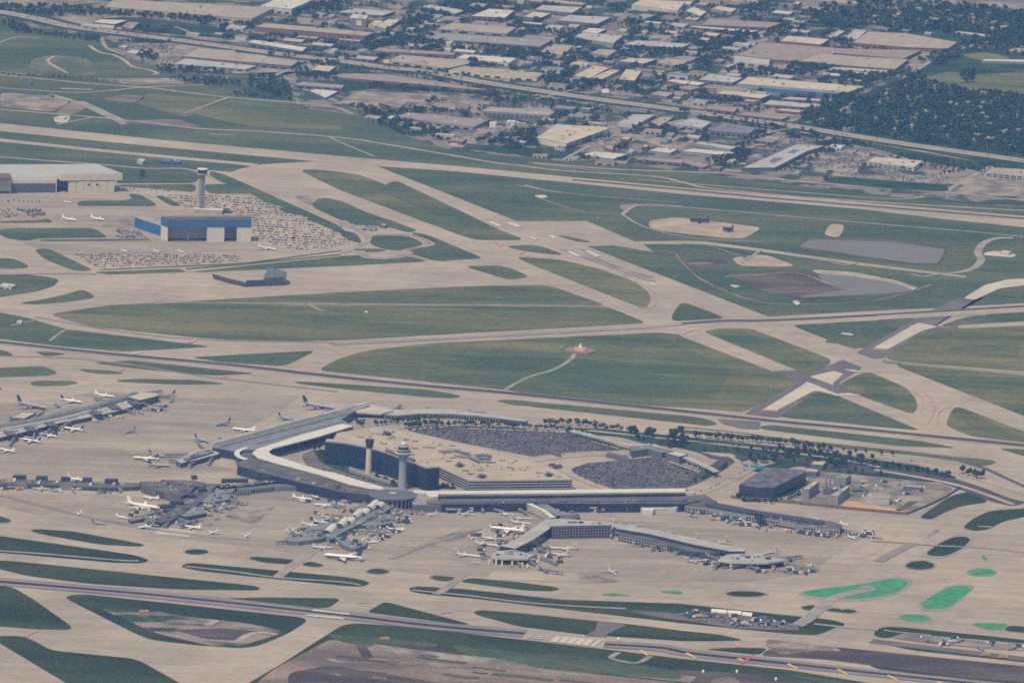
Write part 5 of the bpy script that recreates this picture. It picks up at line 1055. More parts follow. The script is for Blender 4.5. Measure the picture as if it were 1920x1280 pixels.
g = G(1551, 927); r = root('chimney_stack', g, 'pair of dark chimney stacks standing between the two narrow grey blocks', 'chimney')
for dx in (-3.5, 3.5): MB().lathe((g.x+dx, g.y), [(0, 2.4), (34, 1.9)], WALL['grey'], 12).build('stack', r)
MB().box((g.x, g.y), 14, 12, 0, 11, WALL['slate']).build('base', r)
r = root('substation', G(1620, 915), 'electrical substation with rows of grey frames in the plant yard', 'substation')
for i in range(18):
    s = (1598+i*4.6+rnd.uniform(-1, 1), 906+i*.6+rnd.choice([0, 4, 9])); q = G(*s); mb = MB(); hh = rnd.uniform(5, 10)
    mb.box((q.x-3, q.y), .9, .9, .9, hh, steel); mb.box((q.x+3, q.y), .9, .9, .9, hh, steel); mb.box((q.x, q.y), 8, 1, hh-1, hh, steel); mb.box((q.x, q.y), 3, 4, .9, 3.6, WALL['grey']); mb.build('frame', r)
MB().box((G(1612, 921).x, G(1612, 921).y), 26, 18, .9, 4, darkm, 0, ROOF['dark']).build('control_house', r)
# brown retaining fence along the apron edge, dark fence at the top
for s, hh, m, lb in (('1372,934 1450,940 1560,952 1700,965', 5, WALL['brick'], 'long brown fence between the plant yard and the concourse apron'), ('1702,964 1760,940 1790,922 1800,915', 4, WALL['slate'], 'grey fence on the right side of the plant yard'), ('1800,866 1850,882 1900,905 1935,920', 5, WALL['slate'], 'dark fence along the taxiway at the right edge above the loop road'), ('1290,908 1340,925 1380,930', 3, WALL['tan'], None)):
    if not lb: continue
    l = smooth_line(P('p', s)); gl = [Vector((v.x, v.y)) for v in W(l)]; o = Vector((*gl[0], 0)); mb = MB()
    for i in range(len(gl)-1): mb.wall(gl[i], gl[i+1], .2, hh, m, .6)
    r = root('fence', o, lb, 'fence'); mb.build('panel_run', r)
    for i in range(0, len(gl), 2): MB().box(gl[i], 1.2, 1.2, .2, hh+.6, darkm).build('post', r)
# sign gantry over the road
q0, q1 = G(1394, 882), G(1434, 886); r = root('sign_gantry', (q0+q1)/2, 'road sign gantry with green and blue panels over the terminal entry road', 'sign')
a, b = Vector(q0[:2]), Vector(q1[:2])
for p in (a, b): MB().box(p, 1, 1, .6, 12, steel).build('post', r)
MB().wall(a, b, 11, 11.8, steel, .8).build('beam', r)
sg_ = plain('sign_green', (.02, .30, .22), .6); sb_ = plain('sign_blue', (.05, .20, .50), .6)
for f0, f1, m in ((.0, .22, sb_), (.32, .72, sg_), (.75, 1, sb_)): MB().wall(a+(b-a)*f0+Vector((0, -1)), a+(b-a)*f1+Vector((0, -1)), 7, 12.4, m, .3).build('panel', r)
# hoses/bags: white long rolls in the equipment yard, trailers
for i, (s, ln, lb) in enumerate((('205,205', 26, 'leftmost and longest of three white storage rolls in the equipment yard'), ('292,212', 24, 'middle one of three white storage rolls in the equipment yard'), ('365,222', 17, 'rightmost and shortest of three white storage rolls in the equipment yard'))):
    p = P('g', s)[0]; a = Vector(G(p[0]-ln*.55, p[1]-1.2)[:2]); b = Vector(G(p[0]+ln*.55, p[1]+1.2)[:2]); c = (a+b)/2
    r = root('storage_tent', (c.x, c.y, 0), lb, 'tent'); d = (b-a).normalized(); n = Vector((-d.y, d.x)); mb = MB(); pr = None
    for e in (a, b):
        ring = [(*(e+n*4*math.cos(math.pi*k/8)), .9+5*math.sin(math.pi*k/8)) for k in range(9)]
        if pr: [mb.face([pr[k+1], pr[k], ring[k], ring[k+1]], white) for k in range(8)]
        pr = ring
    mb.build('cover', r); MB().wall(a-d*.2, a, .9, 4.4, WALL['grey'], 5).build('end_panel', r)
# ================================================================ AIRCRAFT
aw = plain('aircraft_white', (.74, .73, .70), .35, spec=.5, var=.03); ab = plain('aircraft_blue', (.03, .06, .20), .35, spec=.5); agr = plain('aircraft_grey', (.30, .33, .38), .4, spec=.5)
asl = plain('aircraft_bare_metal', (.55, .56, .58), .35, metal=.2, spec=.5); an = plain('aircraft_navy', (.025, .035, .09), .4, spec=.5); ared = plain('aircraft_red', (.45, .05, .05), .4, spec=.5)
LIV = {'white': (aw, agr, aw), 'blue': (aw, ab, ab), 'grey': (agr, ab, an), 'silver': (asl, asl, asl), 'navy': (agr, an, an), 'red': (asl, asl, asl)}
PROTO = {}
def loft(mb, rings, tm, bm):
    for i in range(len(rings)-1):
        a, b = rings[i], rings[i+1]; n = len(a)
        for k in range(n):
            z = (a[k][2]+a[(k+1) % n][2])/2; zc = sum(p[2] for p in a)/n
            mb.face([a[k], a[(k+1) % n], b[(k+1) % n], b[k]], bm if z < zc-.15*max(.1, (max(p[2] for p in a)-zc)) else tm)
    mb.face(rings[0][::-1], bm); mb.face(rings[-1], bm)
def ring(x, r, zc, n=12, sq=1): return [(x, r*math.cos(2*math.pi*k/n), zc+sq*r*math.sin(2*math.pi*k/n)) for k in range(n)]
def slab3(mb, a, b, c, d, t, m, t2=None):
    """thin wing-like solid: quad a,b,c,d (3-D) thickened along z (or y for a fin)"""
    t2 = t2 or (0, 0, t); up = [tuple(p[i]+t2[i]/2 for i in range(3)) for p in (a, b, c, d)]; dn = [tuple(p[i]-t2[i]/2 for i in range(3)) for p in (a, b, c, d)]
    mb.face(up, m); mb.face(dn[::-1], m)
    for k in range(4): mb.face([dn[k], dn[(k+1) % 4], up[(k+1) % 4], up[k]], m)
def aircraft(kind, liv, L):
    top, bel, fin = LIV[liv]; r = {'twin': .050, 'tail': .036, 'quad': .047, 'small': .045}[kind]*L; zc = r+ (.035 if kind != 'tail' else .022)*L
    o = bpy.data.objects.new('jet_airliner', None); COL.objects.link(o); o['_o'] = (0, 0, 0)
    mb = MB(); X = [(.5, .06), (.485, .4), (.46, .68), (.42, .92), (.37, 1), (0, 1), (-.2, 1), (-.3, .86), (-.4, .55), (-.47, .3), (-.5, .12)]
    loft(mb, [ring(x*L, r*k, zc + (r*(1-k)*.65 if x < -.2 else -r*(1-k)*.25)) for x, k in X][::-1], top, bel); mb.build('fuselage', o)
    span = {'twin': .46, 'tail': .36, 'quad': .44, 'small': .40}[kind]*L; x0 = .10*L if kind != 'tail' else -.02*L
    for s in (1, -1):
        mb = MB(); zr = zc-r*.6; zt = zr+.035*L
        slab3(mb, (x0, s*r*.6, zr), (x0-.19*L, s*r*.6, zr), (x0-.29*L, s*span, zt), (x0-.25*L, s*span, zt), .012*L, asl if liv in ('silver', 'red') else agr if liv in ('navy', 'grey') else aw)
        mb.face([(x0-.25*L, s*span, zt), (x0-.29*L, s*span, zt), (x0-.31*L, s*span*1.01, zt+.04*L), (x0-.29*L, s*span*1.01, zt+.04*L)], top) if kind == 'twin' else None
        mb.build('wing', o)
        zt2 = zc+.5*r if kind != 'tail' else zc+.17*L; xs = -.40*L if kind != 'tail' else -.44*L
        mb = MB(); slab3(mb, (xs, 0, zt2), (xs-.09*L, 0, zt2), (xs-.12*L, s*.16*L, zt2+.01*L), (xs-.07*L, s*.16*L, zt2+.01*L), .008*L, top); mb.build('tailplane', o)
        eng = {'twin': [(.06, .16)], 'quad': [(.06, .13), (-.02, .26)], 'tail': [(-.30, None)], 'small': [(-.27, None)]}[kind]
        for ex, ey in eng:
            mb = MB(); rr = .028*L if kind in ('twin',) else .021*L; y = s*(ey*L if ey else r+.024*L); z = zr-.022*L if ey else zc+.3*r
            loft(mb, [[(q[0], q[1]+y, q[2]) for q in ring((ex+dx)*L, rr*k, z, 8)] for dx, k in ((-.05, .6), (-.02, .95), (.03, 1), (.045, .85))], bel if kind == 'twin' else top, bel); mb.build('engine', o)
    mb = MB(); fh = .17*L; zb = zc+.6*r; sw = .30*L
    slab3(mb, (-.32*L, 0, zb), (-.47*L, 0, zb), (-.52*L, 0, zb+fh), (-.44*L, 0, zb+fh), 0, fin, (0, .010*L, 0)); mb.build('fin', o)
    for gx, gy in ((.38, 0), (-.03, .06), (-.03, -.06)):
        mb = MB(); hgt = zc-r*.9; mb.box((gx*L, gy*L), .02*L, .02*L, 0, hgt, darkm); mb.build('landing_gear', o)
    return o
def put(o, loc, rz, first):
    if first: c = o
    else:
        c = o.copy(); COL.objects.link(c)
        for ch in o.children: d = ch.copy(); COL.objects.link(d); d.parent = c
    c.location = loc; c.rotation_euler = (0, 0, rz); return c
PL = '''quad,navy,68,92,768,28,756,big navy-tailed four-engine jumbo nosing toward the left end of the satellite concourse
twin,blue,44,156,755,112,749,white and blue jet above the satellite concourse, right of the navy-tailed jumbo
twin,white,40,214,744,178,739,white jet with a thin upright tail parked behind the middle of the satellite concourse
twin,blue,42,114,801,161,808,rightmost white and blue jet on the lower side of the satellite concourse
twin,blue,34,78,813,110,819,short white and blue jet second from right below the satellite concourse
twin,blue,42,37,822,80,830,white and blue jet, third from the right on the lower side of the satellite concourse
twin,white,34,3,841,24,846,white jet at the far left edge below the satellite concourse
twin,grey,32,231,812,257,804,grey jet with a dark tail standing alone between the satellite concourse and the grey-roofed terminal
twin,grey,40,275,763,312,768,grey jet at the lower side of the right end of the satellite concourse
twin,grey,38,300,742,322,740,grey jet parked at the far tip of the satellite concourse
quad,navy,70,634,769,562,757,jumbo with a dark red and navy tail behind the ribbed grey terminal roof
twin,navy,38,552,788,520,780,small grey jet with a navy tail left of the jumbo behind the grey-roofed terminal
twin,grey,40,399,798,437,790,taxiing grey jet with a dark tail, above the lower end of the grey-roofed terminal
twin,white,44,430,803,484,809,long white-topped jet beside the ridge of the grey-roofed terminal
twin,navy,40,397,830,361,820,grey jet with a navy tail at the lowest gate behind the grey-roofed terminal
twin,blue,44,250,858,296,861,white-topped jet at the left side of the small pier beside the grey-roofed terminal
twin,navy,36,308,856,280,850,navy-tailed jet just above the white-topped jet at the small pier
twin,grey,38,318,873,280,871,grey jet at the bottom of the small pier
twin,white,24,703,769,720,762,tiny white jet at the upper end of the ribbed grey terminal roof
twin,white,34,818,774,834,772,white jet mostly hidden behind the curved concourse
small,white,22,925,780,940,778,small white jet behind the right end of the curved concourse
twin,white,44,-12,901,26,906,white jet cut by the left edge at the five-box concourse
twin,white,36,23,902,17,917,white jet nosed in at the leftmost dark box of the five-box concourse
twin,white,40,45,904,73,911,white jet between the first and second dark boxes of the five-box concourse
twin,white,42,73,904,108,911,white jet below the second dark box of the five-box concourse
twin,white,36,83,907,74,921,white jet with its tail toward the viewer between the second and third dark boxes
twin,white,42,139,907,170,914,white jet right of the third dark box of the five-box concourse
twin,white,34,150,899,134,896,white jet parked behind the five-box concourse, its fin rising above the roof
twin,silver,44,172,909,214,914,pale silver jet below the fourth and fifth dark boxes of the five-box concourse
small,white,27,143,967,157,955,small white jet alone on the apron below the five-box concourse
small,grey,26,197,981,174,978,small grey jet with a dark tail at the edge of the lower left apron
quad,white,62,290,953,246,946,big white jumbo left of the dark older concourse
twin,white,30,271,931,294,934,white jet between the jumbo and the lattice hall
small,white,26,237,970,220,966,small white jet at the left end of the dark older concourse
twin,blue,36,261,989,293,985,white-topped jet on the lowest side of the dark older concourse, left of the white slab
twin,white,36,344,985,374,990,white-topped jet right of the white slab below the dark older concourse
small,grey,27,330,981,363,978,dark-tailed jet directly behind the white-topped jet near the white slab
twin,white,31,389,1001,414,993,taxiing white jet right of the white slab on the lower left apron
twin,white,28,456,1008,472,997,white jet alone midway between the dark and the rippled concourses
small,grey,18,388,984,398,979,smallest grey jet, lowest of three in a diagonal row right of the dark older concourse
small,grey,20,400,974,412,968,grey jet, middle of three in a diagonal row right of the dark older concourse
small,grey,18,422,967,431,961,grey jet, uppermost of three in a diagonal row right of the dark older concourse
small,grey,20,455,946,466,941,small grey jet farthest right beside the dark older concourse
small,grey,26,425,952,447,947,dark grey jet pointing right at the grey-green gate pods
small,white,28,393,957,421,951,pale jet below the grey-green gate pods
twin,white,36,585,936,550,932,white-topped jet with a dark tail at the dark terminal front left of the rotunda
twin,blue,22,600,932,580,926,short white jet with a blue belly just above the white-topped jet at the terminal front
twin,red,36,590,945,626,948,pale silver jet left of the rotunda below the terminal front
twin,red,32,637,972,602,967,silver jet, uppermost on the left side of the rippled concourse
twin,red,32,620,980,588,976,silver jet, second from the top on the left side of the rippled concourse
twin,red,36,602,986,565,981,silver jet, third from the top on the left side of the rippled concourse
small,red,22,558,994,540,987,short silver jet above the left fan-shaped end of the rippled concourse
twin,red,33,570,1001,534,995,silver jet, lowest on the left side of the rippled concourse
twin,red,34,623,1026,588,1025,silver jet alone below the rippled concourse
twin,blue,64,605,1042,681,1049,large white wide-body jet with a blue belly and tail taxiing below the rippled concourse
small,white,28,682,1017,719,1012,white jet at the right fan-shaped end of the rippled concourse
small,white,20,675,1022,696,1027,short white jet in front of the right fan-shaped end
small,white,29,727,989,757,993,white jet, upper one at the right tips of the rippled concourse
small,white,20,718,998,733,1003,short white jet, lower one at the right tips of the rippled concourse
small,white,26,722,964,757,960,pale jet between the rotunda and the service vehicles at its lower right
small,white,28,802,966,820,960,white jet nosed toward the low link right of the rotunda
twin,white,34,882,956,868,967,white jet at the left gates of the long straight terminal
twin,white,30,940,957,950,966,white jet at the middle gates of the long straight terminal
tail,silver,40,995,981,957,976,silver T-tail jet, lower of two left of the Y concourse junction
tail,silver,34,997,971,966,970,silver T-tail jet, upper of two left of the Y concourse junction
twin,white,60,918,990,984,998,large white wide-body jet left of the left arm of the Y concourse
tail,silver,46,951,1012,901,1006,silver T-tail jet, upper one of three on the left side of the left arm
tail,silver,46,938,1023,887,1016,silver T-tail jet, middle one of three on the left side of the left arm
tail,silver,46,904,1043,853,1037,silver T-tail jet, lowest one of three on the left side of the left arm
tail,silver,46,1027,1026,1077,1028,silver T-tail jet, upper one of two on the right side of the left arm
tail,silver,44,1020,1034,1065,1041,silver T-tail jet, lower one of two on the right side of the left arm
tail,silver,42,1157,1078,1138,1064,taxiing white T-tail jet alone on the apron below the Y concourse
twin,silver,36,1174,989,1200,984,silver jet behind the start of the right arm of the Y concourse
twin,silver,38,1232,1003,1264,997,silver jet behind the middle of the right arm of the Y concourse
tail,silver,40,1290,1014,1305,1008,T-tail jet third from the left behind the right arm of the Y concourse
tail,silver,40,1338,1020,1362,1014,T-tail jet fourth from the left behind the right arm of the Y concourse
tail,silver,42,1332,1048,1285,1052,silver T-tail jet left of the head of the right arm
tail,silver,38,1430,1038,1458,1031,silver T-tail jet right of the tip of the right arm roof
tail,silver,38,1150,990,1149,976,T-tail jet behind the right end of the gridded middle block
twin,white,26,1296,952,1300,961,white jet nosed in at the left end of the long low concourse
twin,white,34,1334,957,1356,968,white jet, second from the left on the near side of the long low concourse
twin,white,28,1400,968,1392,976,white jet left of the cab tower gates on the long low concourse
twin,white,26,1460,976,1458,985,white jet in the middle of the near side of the long low concourse
twin,white,40,1515,986,1542,1002,white jet with spread wings near the right end of the long low concourse
small,white,26,1605,1009,1588,1002,small white jet alone right of the long low concourse
small,white,24,1640,998,1622,994,small white jet among white vehicles at the far right of the long low concourse
tail,silver,34,1540,976,1526,970,T-tail jet behind the right end of the long low concourse
small,white,24,1590,984,1576,979,small white jet at the tip of the long low concourse
twin,white,38,147,414,113,408,white jet on the reddish apron left of the blue hangar, the left one of two
twin,white,36,200,413,166,407,white jet on the reddish apron left of the blue hangar, the right one of two
small,white,20,134,379,120,377,small white jet in front of the cream hangars
small,white,20,241,472,226,467,leftmost of three small white jets parked in front of the blue hangar
small,white,22,303,473,284,467,middle of three small white jets parked in front of the blue hangar
small,white,22,347,474,330,467,rightmost of three small white jets parked in front of the blue hangar
twin,red,46,521,469,480,462,pale jet parked at the right front corner of the blue hangar'''
for ln in PL.split('\n'):
    f = ln.split(',', 7); kind, liv, L = f[0], f[1], float(f[2]); nx, ny, tx, ty = map(float, f[3:7])
    key = (kind, liv, round(L/6)*6); first = key not in PROTO
    if first: PROTO[key] = aircraft(kind, liv, key[2])
    a = G(nx, ny, 3); b = G(tx, ty, 3); c = (a+b)/2; h = math.atan2(a.y-b.y, a.x-b.x)
    o = put(PROTO[key], (c.x, c.y, .31), h, first); k = L/key[2]; o.scale = (k, k, k)
    tag(o, f[7], 'airliner', 'aircraft at the gates and on the aprons')
# ================================================================ ROAD AND SERVICE VEHICLES
def vehicle_mesh(name, body, kind):
    mb = MB()
    if kind == 'car':
        mb.box((0, 0), 4.6, 1.9, .35, 1.0, body); mb.prism([(-1.9, -.85), (1.0, -.85), (1.0, .85), (-1.9, .85)], 1.0, 1.5, glass, body)
        ws = ((-1.5, .85), (1.5, .85), (-1.5, -.85), (1.5, -.85)); rr = .35
    elif kind == 'truck':
        mb.box((-1.4, 0), 6.5, 2.6, .9, 3.6, body); mb.box((3.1, 0), 2.2, 2.4, .7, 2.8, aw); mb.box((4.1, 0), .15, 2.1, 1.6, 2.5, glass)
        ws = ((-3.4, 1.1), (2.9, 1.1), (-3.4, -1.1), (2.9, -1.1)); rr = .55
    elif kind == 'cart':
        mb.box((0, 0), 3.4, 1.7, .4, 1.2, body); mb.box((-.6, 0), 1.4, 1.6, 1.2, 2.1, glass); mb.box((-4.2, 0), 3.6, 1.9, .6, 2.2, steel); mb.box((-8.4, 0), 3.6, 1.9, .6, 2.2, steel)
        ws = ((-1, .8), (1, .8), (-1, -.8), (1, -.8), (-4.2, .8), (-4.2, -.8), (-8.4, .8), (-8.4, -.8)); rr = .35
    else:
        mb.box((0, 0), 12, 3, .9, 4.2, body); mb.box((7.3, 0), 2, 2.6, .7, 3.2, aw); ws = ((-4, 1.2), (4, 1.2), (-4, -1.2), (4, -1.2), (7, 1.2), (7, -1.2)); rr = .6
    for x, y in ws: mb.box((x, y), rr*2, .3, 0, rr*2, darkm)
    me = bpy.data.meshes.new(name); me.from_pydata(mb.v, [], mb.f)
    for m in mb.mats: me.materials.append(m)
    me.polygons.foreach_set('material_index', mb.m); return me
CC = {'white': (.5, .49, .47), 'silver': (.20, .21, .23), 'dark grey': (.06, .065, .07), 'black': (.022, .022, .028), 'blue': (.035, .07, .17), 'red': (.25, .035, .035), 'tan': (.32, .27, .20)}
CARM = {k: plain('car_paint_'+k.replace(' ', '_'), v, .35, spec=.5) for k, v in CC.items()}
CARS = {k: vehicle_mesh('parked_car', m, 'car') for k, m in CARM.items()}
CP_ = ['white']+['silver']*4+['dark grey']*6+['black']*5+['blue']*4+['red']+['tan']*2
def inst(me, name, x, y, z, a, label, cat, group, s=1):
    o = bpy.data.objects.new(name, me); COL.objects.link(o); o.location = (x, y, z); o.rotation_euler = (0, 0, a); o.scale = (s, s, s); return tag(o, label, cat, group)
carlist = []   # (distance order, x, y, z, angle, colour, label place)
def lot(t, poly, rowx, rowy, dens, place, z=.95, ang=0, pitch=2.9, n=99999):
    """rows of parking stalls laid out on the ground inside the traced lot"""
    pts = [(v.x, v.y) for v in W(P(t, poly), 0)]; c = poly_c(pts); ca, sa = math.cos(ang), math.sin(ang)
    loc = [((x-c.x)*ca+(y-c.y)*sa, -(x-c.x)*sa+(y-c.y)*ca) for x, y in pts]
    x0, x1 = min(p[0] for p in loc), max(p[0] for p in loc); y0, y1 = min(p[1] for p in loc), max(p[1] for p in loc); k = 0
    y = y0
    while y < y1:
        for side in (0, 1):
            yy = y+side*5.6; x = x0
            while x < x1:
                if rnd.random() < dens and k < n and inside((x, yy), loc):
                    wx, wy = c.x+x*ca-yy*sa, c.y+x*sa+yy*ca
                    carlist.append((wx, wy, z, ang+math.pi/2+(math.pi if rnd.random() < .5 else 0), rnd.choice(CP_), place)); k += 1
                x += pitch
        y += rowy
lot('4', '870,262 1200,258 1420,270 1560,318 1700,365 1920,440 5: 90,500 70,520 -50,555 4: 1640,575 1560,540 1420,520 1420,390 1320,365 1200,345 1030,325', 0, 27, .36, 'in the big staff lot behind and beside the blue hangar', .45, R(-12))
lot('4', '420,590 1250,590 1380,615 1330,635 900,655 560,668 520,650', 0, 24, .40, 'in the long lot in front of the blue hangar apron', .5, R(-6))
lot('4', '660,450 780,460 830,505 650,500', 0, 16, .5, 'in the small lot left of the blue hangar', .5, R(-6))
lot('4', '660,198 1080,200 1120,245 720,248', 0, 24, .12, 'on the pale yard right of the cream hangars', .45, R(-6))
lot('4', '80,335 230,335 260,370 180,385', 0, 14, .6, 'in the little lot left of the blue hangar', .5, R(-10)); lot('4', '-20,340 60,340 150,385 -20,390', 0, 20, .3, 'in the little lot left of the blue hangar', .5, R(-10))
lot('p', '752,808 790,801 860,799 985,805 1058,810 1110,814 1158,838 1120,846 1010,855 982,850 850,826', 0, 19, .30, 'in the upper airport car park', .75, R(-22))
lot('p', '1072,880 1102,870 1225,858 1258,863 1320,886 1285,914 1135,914 1085,895', 0, 19, .28, 'in the lower right airport car park', .75, R(-22))
for t, s, d, pl in (('3', '340,925 430,900 620,820 640,830 470,930', .5, 'beside the diagonal office building'), ('3', '870,860 1060,840 1040,940 960,960 760,940', .25, 'in the wide car yard at the right'), ('2', '780,265 1000,270 1100,240 1180,225 1100,262 900,300', .3, 'among the warehouses'),
    ('2', '1130,365 1330,375 1300,420 1180,400', .55, 'in the lot left of the three cream roofs'), ('2', '860,562 1180,560 1300,590 1180,615 860,600', .5, 'in the scrapyard below the tollway'), ('3', '560,760 660,745 700,790 420,880', .3, 'beside the diagonal office building'), ('3', '850,285 1350,300 1250,320 1000,300', .3, 'on the factory yard'), ('3', '380,85 600,90 560,110 330,100', .5, 'in the dark lot near the green clearing'),
    ('2', '1300,760 1500,745 1560,800 1330,830', .35, 'right of the largest cream-roofed building'), ('1', '650,262 1000,250 980,300 700,300', .3, 'in the purple yard below the tollway'), ('1', '900,335 1020,330 1400,400 960,390', .2, 'below the stepped tan warehouse'), ('1', '1450,180 2050,210 2050,245 1700,230', .35, 'in front of the brick dock wall'),
    ('2', '100,430 830,520 700,545 150,500', .12, 'below the thin bent shed'), ('1', '870,140 1000,145 960,165 880,160', .5, 'in the clearing car park at the upper left'), ('3', '1100,880 1500,1000 1450,1040 860,990', .18, 'in the wide car yard at the right'), ('2', '1500,420 1920,450 1900,500 1500,470', .2, 'near the tollway works')):
    lot(t, s, 0, 19, d, pl, .75, R(-20), 3.4)
# deck cars on the garage roof
gpoly = P('p', '650,812 700,803 758,811 850,832 960,857 1020,876 1050,895 885,896 850,882 822,870 800,870 752,850 690,832 640,822')
for _ in range(4000):
    if sum(1 for c in carlist if c[5].startswith('on the roof')) >= 150: break
    x, y = rnd.uniform(640, 1050), rnd.uniform(803, 896)
    if inside((x, y), gpoly) and rnd.random() < .5:
        g = G(x, y, 19.5)
        for j in range(rnd.choice([1, 1, 2, 4])): carlist.append((g.x+j*2.8, g.y+rnd.uniform(-.3, .3), 19.52, math.pi/2, rnd.choice(['dark grey', 'black', 'blue', 'black', 'dark grey', 'red', 'silver']), 'on the roof deck of the big garage'))
# traffic
def traffic(pts, offs, n, place, z, colors=CP_):
    g = [Vector((v.x, v.y)) for v in W(smooth_line(pts), 0)]
    for _ in range(n):
        i = rnd.randrange(len(g)-1); t = rnd.random(); d = (g[i+1]-g[i]).normalized(); nn = Vector((-d.y, d.x)); o = rnd.choice(offs); p = g[i]+(g[i+1]-g[i])*t+nn*o
        carlist.append((p.x, p.y, z, math.atan2(d.y, d.x)+(math.pi if o > 0 else 0), rnd.choice(colors), place))
traffic(tw, [-14, -10, -6, 6, 10, 14], 150, 'driving on the tollway', .65)
for l, w0 in loop[:3]+[loop[5]]: traffic(l, [-w0/4, w0/4], 16, 'on the loop road around the terminals', .85)
traffic(P('p', '516,845 560,832 640,806'), [-3, 3], 10, 'at the terminal kerb', .7); traffic(P('p', '560,872 640,893 740,916'), [6, 10], 22, 'at the terminal kerb', .85)
carlist.sort(key=lambda c: c[1])
near = [c for c in carlist if c[1] > -D]; NV = 300
for c in carlist[:NV]: inst(CARS[c[4]], 'parked_car', c[0], c[1], c[2], c[3], f'{c[4]} car {c[5]}', 'car', f'{c[4]} cars {c[5]}')
mb = MB()
for c in carlist[NV:]:
    m = CARM[c[4]]; mb.box((c[0], c[1]), 4.6, 1.9, c[2]+.2, c[2]+1.0, m, c[3]); q = (c[0]-.4*math.cos(c[3]), c[1]-.4*math.sin(c[3])); mb.box(q, 2.8, 1.7, c[2]+1, c[2]+1.5, glass, c[3], m)
tag(mb.build('car_rows'), kind='stuff')
# service vehicles on the aprons
SV = {('truck', 'white'): 'white', ('truck', 'blue'): 'blue', ('cart', 'tan'): 'tan', ('cart', 'dark grey'): 'dark grey', ('truck', 'dark grey'): 'dark grey', ('cart', 'red'): 'red'}
SM = {k: vehicle_mesh('service_truck', CARM[v], k[0]) for k, v in SV.items()}
SM[('truck', 'yellow')] = vehicle_mesh('service_truck', plain('service_yellow', (.60, .33, .06), .6), 'truck')
ZN = [('p', '20,795 90,780 180,770 280,745 330,750 300,775 200,790 120,812 20,835', 80, 'around the diagonal satellite concourse'), ('p', '230,965 330,940 420,905 440,930 440,950 360,985 260,992', 110, 'around the dark older concourse'), ('p', '540,1000 600,960 700,940 790,950 760,990 700,1025 560,1020', 105, 'around the rippled concourse'),
 ('p', '880,1000 960,980 1040,1040 1100,1075 980,1065 900,1050', 55, 'around the left arm of the Y concourse'), ('p', '1150,1000 1300,1015 1400,1040 1540,1060 1520,1078 1360,1070 1200,1025', 95, 'around the right arm of the Y concourse'), ('p', '1290,955 1500,990 1650,1000 1640,1010 1500,1005 1290,970', 50, 'along the long low concourse'), ('p', '-20,912 230,916 230,926 -20,920', 18, 'below the five-box concourse'),
 ('p', '830,952 1280,952 1280,960 830,962', 40, 'along the long straight terminal'), ('p', '560,935 700,940 650,952 560,948', 16, 'below the terminal front left of the rotunda'), ('g', '20,200 470,245 640,285 640,298 300,285 20,240', 40, 'in the equipment yard by the storage tents'), ('g', '1350,335 1900,390 1920,440 1300,380', 14, 'on the works strip at the lower right'), ('p', '1500,925 1600,895 1740,915 1690,945 1560,935', 34, 'on the plant yard')]
svl = []
for t, s, n, pl in ZN:
    pp = P(t, s); k = 0; xs = [p[0] for p in pp]; ys = [p[1] for p in pp]
    while k < n:
        x, y = rnd.uniform(min(xs), max(xs)), rnd.uniform(min(ys), max(ys))
        if not inside((x, y), pp): continue
        key = rnd.choice(list(SM)+[('cart', 'dark grey'), ('truck', 'dark grey'), ('truck', 'dark grey')]); g = G(x, y); k += 1
        svl.append((g.x, g.y, .95 if t == 'g' else .32, rnd.uniform(0, 6.28), key, pl))
svl.sort(key=lambda c: c[1]); mbs = MB()
for i, (x, y, z, a_, key, pl) in enumerate(svl):
    kn = 'baggage train' if key[0] == 'cart' else 'service truck'
    if i < 290: inst(SM[key], kn.replace(' ', '_'), x, y, z, a_, f'{key[1]} {kn} {pl}', 'service vehicle', f'{key[1]} {kn}s {pl}', 1.45)
    else:
        me_ = SM[key]; M_ = Matrix.Translation((x, y, z)) @ Matrix.Rotation(a_, 4, 'Z') @ Matrix.Scale(1.45, 4)
        for p_ in me_.polygons: mbs.face([M_ @ me_.vertices[v].co for v in p_.vertices], me_.materials[p_.material_index])
tag(mbs.build('service_vehicles'), kind='stuff')
me = vehicle_mesh('articulated_lorry', CARM['red'], 'lorry'); g = G(1035, 874); inst(me, 'articulated_lorry', g.x, g.y, .9, .3, 'bright red lorry at the corner of the garage by the ramp', 'lorry', None)
me = vehicle_mesh('articulated_lorry', CARM['white'], 'lorry'); g = G(890, 1057); inst(me, 'articulated_lorry', g.x, g.y, .35, .2, 'white tanker lorry below the left head of the Y concourse', 'lorry', None)
me = vehicle_mesh('earth_mover', SM[('truck', 'yellow')].materials[0], 'lorry')
for s, lb in (('f|240,480', 'orange earth mover on the soil bank below the bottom runway, left of centre'), ('g|1700,450', 'orange earth mover, left one at the works strip on the lower right'), ('g|1800,462', 'orange earth mover, right one at the works strip on the lower right'), ('e|805,328', 'orange machine on the bare soil inside the bottom left island')):
    t, p = s.split('|'); g = G(*P(t, p)[0]); inst(me, 'earth_mover', g.x, g.y, .95, .4, lb, 'earth mover', None)
for s, lb in (('g|305,540', 'white round-topped tank below the bottom runway, largest of the white things there'), ('g|115,540', 'small white tank at the left below the bottom runway'), ('g|525,582', 'white tank beside the red machine at the bottom edge'), ('g|440,252', 'upright white tank in the equipment yard'), ('f|1560,478', 'small white tank at the runway threshold edge')):
    t, p = s.split('|'); g = G(*P(t, p)[0], .9); r = root('storage_tank', (g.x, g.y, .9), lb, 'tank'); MB().lathe((g.x, g.y), [(.9, 2), (3.6, 2)], white, 12).build('shell', r); MB().lathe((g.x, g.y), [(3.65, 2.1), (4.8, 1.2), (5.1, .3)], aw, 12).build('cap', r)
